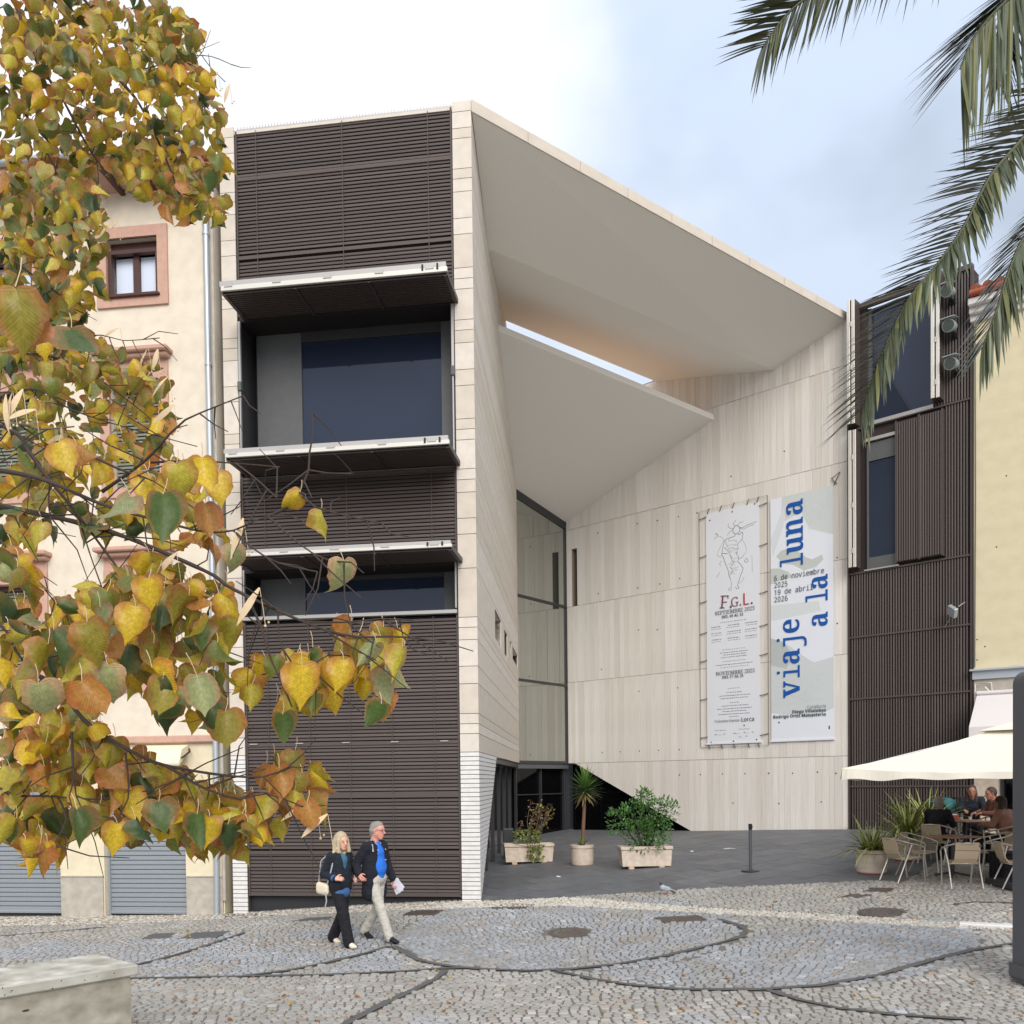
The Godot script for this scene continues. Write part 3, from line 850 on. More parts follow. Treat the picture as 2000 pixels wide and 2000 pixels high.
	var bw := put("board_marked_wall", k, M.board_joint, root, rel(fW))
	k = Geo.new(); k.span(0.2, 0.5, 7.95, 9.93, -0.39, -0.3); put("slit_window", k, M.black, root, rel(fW))
	var lifts := [0.6, 2.95, 5.58, 8.03, 10.52, 12.97, 14.3]
	for i in lifts.size() - 1:
		var u := 0.0
		while u < 9.33:
			var w := rnd(0.13, 0.245)
			if u + w > 9.25: w = 9.33 - u
			var rect := poly([u + 0.0022, lifts[i] + 0.006, u + w - 0.0022, lifts[i] + 0.006, u + w - 0.0022, lifts[i + 1] - 0.006, u + 0.0022, lifts[i + 1] - 0.006])
			var mm: Material = M["board_%d" % rng.randi_range(0, 4)]
			var z := rnd(-0.006, 0.004)
			for p in Geometry2D.intersect_polygons(rect, wall):
				var parts := [p]
				if i == 3 and u < 0.46:   # around the slit window
					parts = Geometry2D.clip_polygons(p, poly([0.227, 7.9, 0.457, 7.9, 0.457, 9.88, 0.227, 9.88]))
				for q in parts:
					if absf(area(q)) < 0.004 or Geometry2D.is_polygon_clockwise(q) != Geometry2D.is_polygon_clockwise(rect): continue
					var g := Geo.new(); g.prism(q, -0.02, z, false); put("board", g, mm, bw)
			u += w
	for t in [[2.81, 10.2], [3.53, 10.15], [4.27, 10.12], [2.81, 8.25], [2.1, 3.27], [2.82, 3.27], [3.51, 3.27], [4.24, 3.27], [4.24, 2.52], [4.95, 2.52], [5.67, 2.53], [6.38, 2.53], [2.82, 6.97], [1.4, 5.9], [2.82, 5.1], [4.9, 10.1], [6.0, 10.9], [7.6, 11.2], [3.6, 8.25], [4.3, 8.3], [1.3, 8.3], [1.3, 10.2], [1.4, 3.27], [3.5, 6.9], [4.2, 5.1], [7.1, 2.53], [7.8, 2.52], [8.5, 2.54], [6.0, 1.7], [7.4, 1.7], [8.6, 1.75], [9.05, 8.1], [9.05, 6.4], [9.0, 2.5]]:
		var g := Geo.new()
		var pr := PackedVector2Array()
		for i in 10: pr.append(Vector2(t[0], t[1]) + Vector2.from_angle(TAU * i / 10) * 0.02)
		g.prism(pr, -0.01, 0.0055); put("tie_hole", g, M.tie_hole, bw)
	# --- glass wall and the dark entrance under it
	k = Geo.new(); k.prism(poly([0.0, 2.95, 2.65, 2.95, 2.65, 11.1, 0.0, 11.5]), -0.12, -0.06)
	put("glass_backing", k, M.recess, root, rel(fG))
	var tops := [[3.02, 5.45], [5.52, 8.01], [8.08, 11.15]]
	for t in tops:
		var g := Geo.new()
		g.prism(poly([0.02, t[0], 2.6, t[0], 2.6, minf(t[1], 10.78), 0.02, t[1]]), -0.05, -0.03)
		put("glass_pane", g, M.coated_glass, root, rel(fG))
	for t in [[5.45, 5.52], [8.01, 8.08], [2.93, 3.02]]:
		var g := Geo.new(); g.span(0.0, 2.63, t[0], t[1], -0.06, 0.02); put("glazing_bar", g, M.dark_metal, root, rel(fG))
	k = Geo.new(); k.span(2.6, 2.65, 2.93, 10.8, -0.06, 0.02); put("glazing_bar", k, M.dark_metal, root, rel(fG))
	k = Geo.new(); k.prism(poly([0.0, 10.98, 2.65, 10.56, 2.65, 11.0, 0.0, 11.44]), -0.06, 0.01); put("glazing_bar", k, M.dark_metal, root, rel(fG))
	k = Geo.new(); k.span(-0.2, 2.7, 2.78, 2.93, -0.5, -0.02); put("entrance_lintel", k, M.grey_panel, root, rel(fG))
	k = Geo.new(); k.prism(poly([0.0, 0.5, 5.2, 0.5, 4.97, 0.72, 0.3, 3.0, 0.0, 3.0]), -0.36, -0.24); put("entrance_screen", k, M.black_glass, root, rel(fW))
	k = Geo.new(); k.prism(poly([0.0, 0.5, 2.66, 0.5, 2.66, 2.78, 0.0, 2.78]), -0.3, -0.22); put("entrance_glass", k, M.black_glass, root, rel(fG))
	for u in [0.0, 1.3, 2.6]:
		var g := Geo.new(); g.span(u, u + 0.06, 0.5, 2.78, -0.22, -0.14); put("entrance_post", g, M.dark_metal, root, rel(fG))
	k = Geo.new(); k.span(0.0, 2.66, 1.95, 1.985, -0.22, -0.17); put("entrance_transom", k, M.dark_metal, root, rel(fG))
	k = Geo.new(); k.span(1.2, 11.37, 0.4, 2.9, -1.3, -1.22); put("entrance_side_glass", k, M.black_glass, root, rel(fV))
	for u in [3.9, 5.6, 7.4, 9.2, 11.2]:
		var g := Geo.new(); g.span(u, u + 0.09, 0.4, 2.9, -0.35, -0.26); put("entrance_post", g, M.dark_metal, root, rel(fV))
	k = Geo.new(); k.span(0.3, 11.37, 2.76, 2.915, -1.25, -0.31); put("entrance_ceiling", k, M.dark_metal, root, rel(fV))
	k = Geo.new(); k.span(3.62, 11.37, 2.80, 2.93, -0.30, -0.04); put("entrance_beam", k, M.dark_metal, root, rel(fV))
	# --- body behind the glass and the wall, out of sight
	k = Geo.new(); k.prism(poly([2.70, 0.3, 6.5, 0.3, 6.5, 10.0, 2.70, 10.0]), -4.0, -0.2); put("rear_block", k, M.recess, root, rel(fG))
	slatted_front(root)

func window_bay(root: Node, y0: float, y1: float, g0: float, g1: float):
	var k := Geo.new()
	k.span(-4.46, -4.43, y0, y1, -0.74, -0.06); put("window_jamb", k, M.dark_metal, root, rel(fT))
	k = Geo.new(); k.span(-0.38, -0.35, y0, y1, -0.74, -0.06); put("window_jamb", k, M.dark_metal, root, rel(fT))
	k = Geo.new(); k.span(-4.43, -0.38, y1 - 0.04, y1 + 0.06, -0.74, 0.0); put("window_head", k, M.louvre_dark, root, rel(fT))
	k = Geo.new(); k.span(-4.43, -0.38, y0 - 0.04, y0, -0.74, -0.13); put("window_ledge", k, M.dark_metal, root, rel(fT))
	k = Geo.new(); k.span(-4.33, -3.44, g0, y1, -0.62, -0.56); put("window_panel", k, M.grey_panel, root, rel(fT))
	k = Geo.new(); k.span(-0.72, -0.40, g0, y1, -0.62, -0.56); put("window_panel", k, M.grey_panel, root, rel(fT))
	k = Geo.new(); k.span(-3.44, -0.72, g1, y1, -0.62, -0.55); put("window_panel", k, M.dark_metal, root, rel(fT))
	k = Geo.new(); k.span(-3.44, -0.72, g0, g1, -0.66, -0.6); put("window_glass", k, M.dark_glass, root, rel(fT))

func slatted_front(root: Node):
	var k := Geo.new()
	k.span(0.02, 2.99, 0.5, 11.27, -0.5, -0.09); k.span(0.02, 0.46, 11.27, 14.3, -0.5, -0.09); k.span(2.06, 2.99, 11.27, 14.3, -0.5, -0.09)
	var o := put("slatted_front", k, M.slat_shade, root, rel(fS))
	var mats := [M.louvre, M.louvre_b, M.louvre_c, M.louvre]
	for row in [[0.8, 2.13], [2.17, 4.38], [4.42, 5.96], [6.0, 7.58], [7.64, 11.25]]:
		var u := 0.10
		while u < 2.92:
			if not (row[0] > 7.6 and u < 2.36):
				var g := Geo.new(); g.box(Vector3(u, (row[0] + row[1]) / 2, -0.035), Vector3(0.036, row[1] - row[0], 0.04), Basis(Vector3.UP, 0.35)); put("slat", g, mats[rng.randi_range(0, 3)], o)
			u += 0.066
	for u in range(0, 14):
		var g := Geo.new(); g.box(Vector3(2.10 + u * 0.066, 12.8, -0.035), Vector3(0.036, 3.0, 0.04), Basis(Vector3.UP, 0.35)); put("slat", g, mats[u % 4], o)
	for yy in [2.15, 4.40, 5.98, 7.61, 11.265]:
		var g := Geo.new(); g.bevel(Vector3(1.50, yy, -0.03), Vector3(2.94, 0.045, 0.075), 0.004); put("rail", g, M.louvre_c, o)
	k = Geo.new(); k.bevel(Vector3(1.5, 14.33, -0.06), Vector3(3.0, 0.12, 0.16), 0.006); put("parapet", k, M.louvre_c, root, rel(fS))
	k = Geo.new(); k.span(2.955, 3.005, 0.7, 14.3, -0.09, 0.02); put("edge_trim", k, M.louvre_b, root, rel(fS))
	k = Geo.new(); k.span(0.0, 0.045, 0.7, 14.3, -0.09, 0.02); put("edge_trim", k, M.louvre_b, root, rel(fS))
	# windows
	k = Geo.new(); k.span(0.46, 2.06, 11.36, 14.3, -0.34, -0.28); put("front_window", k, M.dark_glass, root, rel(fS))
	k = Geo.new(); k.span(0.42, 2.12, 11.27, 11.36, -0.3, 0.02); put("window_sill", k, M.rail_grey, root, rel(fS))
	k = Geo.new(); k.span(0.46, 2.06, 11.36, 11.45, -0.28, -0.2); k.span(0.46, 0.54, 11.45, 14.28, -0.28, -0.2); put("window_frame", k, M.grey_panel, root, rel(fS))
	k = Geo.new(); k.span(0.56, 1.25, 7.95, 10.35, -0.05, -0.02); put("front_window", k, M.dark_glass, root, rel(fS))
	k = Geo.new(); k.span(0.50, 1.25, 10.37, 10.82, -0.05, 0.0); k.span(0.50, 1.25, 7.66, 7.95, -0.05, 0.0); k.span(0.50, 0.55, 7.95, 10.37, -0.05, 0.0); put("window_frame", k, M.grey_panel, root, rel(fS))
	k = Geo.new(); k.span(0.46, 1.36, 10.86, 10.94, -0.05, 0.06); put("window_hood", k, M.rail_grey, root, rel(fS))
	k = Geo.new(); k.span(0.44, 1.30, 7.625, 7.66, -0.05, 0.04); put("window_sill", k, M.rail_grey, root, rel(fS))
	# shutters folded out from the wall, seen edge on
	for s in [[0.13, 11.32, 14.42, 0.32], [2.17, 11.38, 14.40, 0.32], [0.14, 7.72, 11.17, 0.28]]:
		for e in [0, 1]:
			var x: float = s[0] + e * 0.105
			var g := Geo.new(); g.span(x, x + 0.088, s[1], s[2], -0.02, s[3] - 0.03 * e)
			var sh := put("folded_shutter", g, M.louvre, root, rel(fS))
			var h := Geo.new(); h.bevel(Vector3(x + 0.044, (s[1] + s[2]) / 2, s[3] - 0.03 * e + 0.012), Vector3(0.08, s[2] - s[1], 0.022), 0.004); put("shutter_edge", h, M.rail, sh)
		for f in [0.12, 0.45, 0.8]:
			var h := Geo.new(); h.bevel(Vector3(s[0] + 0.105, lerpf(s[1], s[2], f), s[3] + 0.012), Vector3(0.05, 0.13, 0.03), 0.006); put("shutter_hinge", h, M.rail_grey, root, rel(fS))
	for s in [[1.26, 1.80, 0.06, 0.0], [1.83, 2.36, 0.09, 0.10]]:   # two closed leaves beside the lower window
		var g := Geo.new(); g.span(s[0], s[1], 7.70, 11.15, -0.05, s[2])
		var lf := put("shutter_leaf", g, M.slat_shade, root, rel(fS))
		var u: float = s[0] + 0.03
		while u < s[1] - 0.02:
			var h := Geo.new(); h.box(Vector3(u, 9.42, s[2] + 0.012), Vector3(0.032, 3.4, 0.03), Basis(Vector3.UP, 0.35)); put("slat", h, mats[rng.randi_range(0, 3)], lf)
			u += 0.058
		var e := Geo.new(); e.span(s[0] - 0.012, s[0] + 0.014, 7.68, 11.17, -0.04, s[2] + 0.045); e.span(s[1] - 0.014, s[1] + 0.012, 7.68, 11.17, -0.04, s[2] + 0.045); put("leaf_frame", e, M.louvre_c, lf)

# ---------------------------------------------------------------- neighbours
func pierced(g: Geo, x0: float, x1: float, y0: float, y1: float, z0: float, z1: float, holes: Array):   # a wall slab with rectangular openings [x0, x1, y0, y1]
	var xs := [x0, x1]; var ys := [y0, y1]
	for h in holes:
		for e in [0, 1]:
			if not xs.has(h[e]): xs.append(h[e])
			if not ys.has(h[e + 2]): ys.append(h[e + 2])
	xs.sort(); ys.sort()
	for i in xs.size() - 1:
		for j in ys.size() - 1:
			var c := Vector2((xs[i] + xs[i + 1]) / 2, (ys[j] + ys[j + 1]) / 2)
			var open := false
			for h in holes:
				if c.x > h[0] and c.x < h[1] and c.y > h[2] and c.y < h[3]: open = true
			if not open: g.span(xs[i], xs[i + 1], ys[j], ys[j + 1], z0, z1)

func surround(g: Geo, h: Array, w: float, z1: float):
	g.span(h[0] - w, h[0], h[2] - w, h[3] + w, -0.02, z1); g.span(h[1], h[1] + w, h[2] - w, h[3] + w, -0.02, z1)
	g.span(h[0], h[1], h[3], h[3] + w, -0.02, z1); g.span(h[0], h[1], h[2] - w, h[2], -0.02, z1)

func cream_house():
	var p := Vector3(-10.0546, 0, -18.0)
	var root := thing("apartment_house", "cream apartment house with pink window surrounds and grey roller shutters", "building", p)
	root.basis = frame(Vector3.ZERO, Vector3(0.9924, 0, 0.1231)).basis
	var wins := []
	for u in [0.0, 2.53]:
		wins.append([u, u + 1.02, 11.63, 12.71, 0]); wins.append([u, u + 0.99, 8.05, 10.0, 1]); wins.append([u, u + 0.99, 4.38, 6.31, 1])
	wins.append([-2.5, -1.5, 11.63, 12.71, 0])
	var k := Geo.new(); pierced(k, -5.0, 4.66, 3.2, 13.7, -0.4, 0.0, wins)
	put("wall", k, M.cream_render, root)
	var doors := [[2.2, 3.855, -0.6, 2.75], [-1.25, 1.29, -0.6, 2.75]]
	k = Geo.new(); pierced(k, -5.0, 4.62, -0.6, 3.2, -0.4, -0.005, doors); put("ground_floor_wall", k, M.yellow_plaster, root)
	k = Geo.new(); k.span(-5.0, 4.6, -0.6, 13.5, -6.0, -0.5); put("core", k, M.recess, root)
	for w in wins:
		var o := Geo.new(); surround(o, w, 0.2 if w[4] == 0 else 0.19, 0.05)
		var win := put("window", o, M.pink_trim, root)
		if w[4] == 0:
			k = Geo.new(); surround(k, [w[0] + 0.07, w[1] - 0.07, w[2] + 0.08, w[3] - 0.26], 0.07, -0.12)
			k.span(w[0], w[1], w[3] - 0.2, w[3], -0.24, -0.14)
			k.span((w[0] + w[1]) / 2 - 0.06, (w[0] + w[1]) / 2 + 0.06, w[2] + 0.08, w[3] - 0.26, -0.24, -0.12); put("window_frame", k, M.brown_wood, win)
			for s in [0, 1]:
				k = Geo.new()
				var m: float = (w[0] + w[1]) / 2
				if s == 0: k.span(w[0] + 0.07, m - 0.06, w[2] + 0.08, w[3] - 0.26, -0.22, -0.2)
				else: k.span(m + 0.06, w[1] - 0.07, w[2] + 0.08, w[3] - 0.26, -0.22, -0.2)
				put("pane", k, M.pale_blind, win)
			k = Geo.new(); k.bevel(Vector3(m_of(w), w[2] - 0.02, 0.03), Vector3(1.12, 0.05, 0.16), 0.01); put("window_ledge", k, M.brown_wood, win)
		else:
			k = Geo.new(); k.bevel(Vector3(m_of(w), w[3] + 0.54, 0.12), Vector3(1.56, 0.09, 0.30), 0.02); k.bevel(Vector3(m_of(w), w[3] + 0.46, 0.08), Vector3(1.46, 0.08, 0.20), 0.02); put("cornice", k, M.pink_trim, win)
			k = Geo.new(); k.span(w[0] - 0.19, w[1] + 0.19, w[3] + 0.19, w[3] + 0.42, -0.01, 0.03); put("frieze", k, M.pink_trim, win)
			k = Geo.new(); k.span(w[0], w[1], w[2], w[3], -0.26, -0.24); put("shutter_back", k, M.recess, win)
			var y: float = w[2] + 0.04
			while y < w[3] - 0.12:
				k = Geo.new(); k.box(Vector3(m_of(w), y, -0.19), Vector3(0.96, 0.062, 0.012), Basis(Vector3.RIGHT, -0.5)); put("shutter_slat", k, M.green_shutter, win); y += 0.068
			k = Geo.new(); k.span(w[0], w[1], w[3] - 0.1, w[3], -0.24, -0.12); put("shutter_box", k, M.brown_wood, win)
	for d in doors:
		var m: float = (d[0] + d[1]) * 0.5
		k = Geo.new(); k.span(d[0], d[1], -0.5, 2.75, -0.22, -0.19)
		var sh := put("roller_shutter", k, M.dark_metal, root)
		var y := -0.045
		while y < 2.75:
			k = Geo.new(); k.bevel(Vector3(m, y + 0.045, -0.165), Vector3(d[1] - d[0] - 0.02, 0.082, 0.03), 0.012); put("slat", k, M.roller, sh); y += 0.09
		k = Geo.new(); k.bevel(Vector3(m, -0.06, -0.15), Vector3(d[1] - d[0] - 0.02, 0.06, 0.05), 0.01); put("bottom_bar", k, M.roller, sh)
		for s in [d[0] + 0.02, d[1] - 0.02]:
			k = Geo.new(); k.span(s - 0.025, s + 0.025, -0.4, 2.75, -0.19, -0.12); put("guide_rail", k, M.roller, sh)
	for s in [[-5.0, -1.27], [1.31, 2.18], [3.875, 4.6]]:
		k = Geo.new(); k.span(s[0], s[1], -0.6, 0.65, -0.02, 0.03); put("stone_plinth", k, M.stone_grey, root)
		k = Geo.new(); k.bevel(Vector3((s[0] + s[1]) / 2, 0.655, 0.01), Vector3(s[1] - s[0], 0.02, 0.08), 0.005); put("plinth_cap", k, M.stone_grey, root)
	k = Geo.new(); k.bevel(Vector3(-0.2, 3.265, 0.03), Vector3(9.6, 0.14, 0.14), 0.02); put("string_course", k, M.pink_trim, root)
	k = Geo.new(); k.prism(poly([0.02, 3.16, 0.30, 3.06, 0.42, 2.80, 0.40, 2.76, 0.02, 3.05]), -0.52, 0.52)
	put("shop_awning", k, M.canvas, root, Transform3D(Basis(Vector3.BACK, Vector3.UP, Vector3.LEFT) * Basis(), Vector3(3.45, 0, 0)) if false else Transform3D(Basis(Vector3(0, 0, 1), Vector3(0, 1, 0), Vector3(-1, 0, 0)), Vector3(3.45, 0, 0)))
	k = Geo.new(); k.tube([Vector3(3.98, 3.08, 0.02), Vector3(4.06, 3.02, 0.16), Vector3(3.99, 2.9, 0.34)], [0.018], 6); put("awning_arm", k, M.dark_metal, root)
	k = Geo.new(); k.tube([Vector3(4.53, 13.4, 0.07), Vector3(4.53, 2.9, 0.07), Vector3(4.50, -0.1, 0.09)], [0.055], 12); put("drain_pipe", k, M.zinc, root)
	k = Geo.new(); k.tube([Vector3(4.63, 13.2, 0.03), Vector3(4.63, 0.2, 0.03)], [0.035], 8); put("drain_pipe", k, M.stone_grey, root)
	for y in [1.2, 4.1, 7.2, 10.2, 12.6]:
		k = Geo.new(); k.tube([Vector3(4.53, y, 0.07), Vector3(4.53, y + 0.05, 0.07)], [0.066], 12); put("pipe_clip", k, M.zinc, root)
	# eaves and tiled roof
	k = Geo.new(); k.prism(poly([-0.4, 13.55, 0.75, 13.62, 0.75, 13.74, -0.4, 13.78]), -4.66, 5.0); put("eaves", k, M.pink_trim, root, Transform3D(Basis(Vector3(0, 0, 1), Vector3(0, 1, 0), Vector3(-1, 0, 0)), Vector3.ZERO))
	for i in 14:
		k = Geo.new(); k.bevel(Vector3(-4.6 + i * 0.68, 13.58, 0.32), Vector3(0.10, 0.14, 0.82), 0.012); put("rafter_end", k, M.brown_wood, root)
	k = Geo.new(); k.tube([Vector3(-5, 13.78, 0.80), Vector3(4.7, 13.78, 0.80)], [0.075], 10); put("gutter", k, M.zinc, root)
	for i in 48:
		k = Geo.new(); k.tube([Vector3(-4.9 + i * 0.2, 13.83, 0.72), Vector3(-4.9 + i * 0.2, 14.63, -2.2)], [0.085, 0.075], 8); put("roof_tile", k, M.terracotta, root)

func m_of(w: Array) -> float: return (w[0] + w[1]) * 0.5

func house_on_the_corner():
	var p := Vector3(10.918, 0, -21.83)
	var root := thing("corner_house", "pale yellow house with tiled eaves and white shop awning at the right edge", "building", p)
	root.basis = frame(Vector3.ZERO, Vector3(0.80642, 0, 0.59134)).basis
	var k := Geo.new(); k.span(0.02, 7.0, 4.9, 13.1, -0.5, 0.0); put("wall", k, M.ochre_render, root)
	for h in [[0.09, 5.6], [0.26, 5.42], [0.09, 5.12], [0.7, 9.3], [0.5, 7.7]]:
		k = Geo.new(); k.ball(Vector3(h[0], h[1], 0.0), Vector3(0.018, 0.018, 0.006), 8, 5); put("wall_hole", k, M.tie_hole, root)
	k = Geo.new(); k.tube([Vector3(0.05, 12.9, 0.015), Vector3(0.06, 9.0, 0.012), Vector3(0.045, 4.95, 0.015)], [0.012], 6); put("cable", k, M.grey_panel, root)
	k = Geo.new(); k.span(0.05, 7.0, 0.0, 13.3, -5.0, -0.5); put("core", k, M.recess, root)
	k = Geo.new(); k.bevel(Vector3(3.5, 4.87, 0.06), Vector3(7.1, 0.05, 0.22), 0.01); k.span(0.0, 7.0, 4.66, 4.845, -0.1, 0.06); put("ledge", k, M.zinc, root)
	k = Geo.new(); pierced(k, 0.02, 7.0, 0.3, 4.66, -0.5, -0.01, [[0.55, 2.6, 0.3, 3.9]]); put("ground_floor_wall", k, M.stone_grey, root)
	for y in [0.6, 1.25, 1.9, 2.55, 3.2]:
		k = Geo.new(); k.bevel(Vector3(0.285, y + 0.325, 0.0), Vector3(0.52, 0.638, 0.06), 0.01); put("pier_stone", k, M.planter, root)
	k = Geo.new(); k.span(0.55, 2.6, 0.3, 3.9, -0.45, -0.4); put("shop_window", k, M.black_glass, root)
	k = Geo.new(); k.span(0.55, 0.62, 0.3, 3.9, -0.4, -0.2); k.span(1.5, 1.58, 0.3, 3.9, -0.4, -0.2); put("shop_frame", k, M.dark_metal, root)
	# cornice, gutter and tiles
	for s in [[12.98, 13.12, 0.10], [13.12, 13.26, 0.22], [13.26, 13.42, 0.36]]:
		k = Geo.new(); k.bevel(Vector3(3.5, (s[0] + s[1]) / 2, s[2] / 2 - 0.1), Vector3(7.1, s[1] - s[0], s[2] + 0.2), 0.02); put("cornice", k, M.awning_cloth, root)
	k = Geo.new(); k.tube([Vector3(0.0, 13.50, 0.40), Vector3(7, 13.50, 0.40)], [0.07], 10); put("tile_edge", k, M.terracotta, root)
	for i in 24:
		k = Geo.new(); k.tube([Vector3(0.1 + i * 0.26, 13.60, 0.36), Vector3(0.1 + i * 0.26, 14.5, -2.0)], [0.11, 0.095], 10); put("roof_tile", k, M.terracotta, root)
	k = Geo.new(); k.prism(poly([0.35, 13.5, -2.0, 14.45, -2.0, 13.4, 0.3, 13.42]), 0.0, 7.0); put("roof", k, M.terracotta, root, Transform3D(Basis(Vector3(0, 0, 1), Vector3(0, 1, 0), Vector3(-1, 0, 0)), Vector3(7.05, 0, 0)))
	# awning of the shop, with its pipes above
	k = Geo.new(); k.prism(poly([0.06, 4.30, 1.05, 3.50, 1.06, 3.22, 1.045, 3.22, 1.03, 3.48, 0.05, 4.26]), 0.0, 4.5); put("shop_awning", k, M.awning_cloth, root, Transform3D(Basis(Vector3(0, 0, 1), Vector3(0, 1, 0), Vector3(-1, 0, 0)), Vector3(4.6, 0, 0)))
	k = Geo.new(); k.tube([Vector3(0.1, 4.33, 0.08), Vector3(4.6, 4.33, 0.08)], [0.05], 8); put("awning_roller", k, M.awning_cloth, root)
	k = Geo.new(); k.tube([Vector3(0.06, 3.6, 0.05), Vector3(0.06, 4.55, 0.05), Vector3(0.40, 4.56, 0.05), Vector3(0.42, 4.30, 0.05)], [0.018], 6); k.tube([Vector3(0.40, 4.32, 0.06), Vector3(0.27, 4.47, 0.1)], [0.02], 6); put("pipe", k, M.awning_cloth, root)

func low_wall():
	var o := thing("low_wall", "low concrete wall with a pale flat capping at the front left", "wall", Vector3(-3.36, 0.0, -8.22))
	o.basis = Basis(Vector3(-0.66, 0, 0.7513), Vector3.UP, Vector3(0.7513, 0, 0.66))
	var k := Geo.new(); k.span(0.06, 4.5, -0.3, 0.70, -0.80, -0.04); put("body", k, M.concrete, o)
	k = Geo.new(); k.bevel(Vector3(2.25, 0.748, -0.42), Vector3(4.5, 0.096, 0.84), 0.012); put("capping", k, M.concrete_top, o)
	var g := Geo.new(); g.ball(Vector3(0.95, 0.56, -0.037), Vector3(0.03, 0.008, 0.006), 8, 5); put("hole", g, M.tie_hole, o)
	for i in 26:
		g = Geo.new(); g.ball(Vector3(rnd(0.05, 2.2), rnd(0.71, 0.785), 0.0), Vector3(rnd(0.004, 0.010), rnd(0.003, 0.008), 0.003), 6, 4); put("pit", g, M.tie_hole, o)

const COVERS := [["drain_grate", [2.32, -15.0, 3.0, -14.92, 3.08, -14.50, 2.42, -14.60], "rusty drain grate set in the cobbles beyond the round manhole", 1],
	["inspection_cover", [-0.45, -16.12, -0.16, -16.45, 0.42, -16.34, 0.09, -16.02], "brown inspection cover in the white pebble band by the tower corner", 0],
	["drain_grate", [-1.94, -15.83, -1.80, -16.25, -1.23, -16.16, -1.35, -15.73], "barred drain grate just behind the walking man", 1],
	["inspection_cover", [6.0, -15.72, 6.25, -16.03, 6.58, -15.85, 6.30, -15.54], "dark iron cover beside the cafe chairs, the upper of two", 0],
	["inspection_cover", [5.52, -15.42, 5.76, -15.62, 6.02, -15.42, 5.78, -15.2], "reddish iron cover below the cafe chairs, the lower of two", 0],
	["asphalt_patch", [-6.02, -14.82, -6.06, -15.40, -5.64, -15.40, -5.53, -14.78], "grey asphalt patch before the roller shutters, the left one of a pair", 2],
	["asphalt_patch", [-5.36, -14.70, -5.32, -15.34, -4.69, -15.29, -4.76, -14.66], "grey asphalt patch before the roller shutters, the right one of a pair", 2],
	["inspection_cover", [-3.91, -15.92, -3.62, -16.22, -3.16, -16.15, -3.20, -15.85], "worn stone-filled cover left of the walking couple", 2],
	["inspection_cover", [-3.68, -16.76, -3.6, -17.02, -3.03, -16.93, -3.07, -16.68], "narrow brown cover in the pebble band before the louvres", 0],
	["inspection_cover", [-5.70, -17.05, -5.66, -17.34, -5.21, -17.28, -5.24, -16.99], "small cover in the pebbles below the zinc drain pipe", 0]]
const ROUND_COVERS := [["manhole_cover", 0.85, -14.36, 0.36, "round cast iron manhole cover with a ringed pattern amid blue cobbles"], ["manhole_cover", 5.62, -14.05, 0.34, "rusty oval-looking manhole cover near the cafe tables"]]

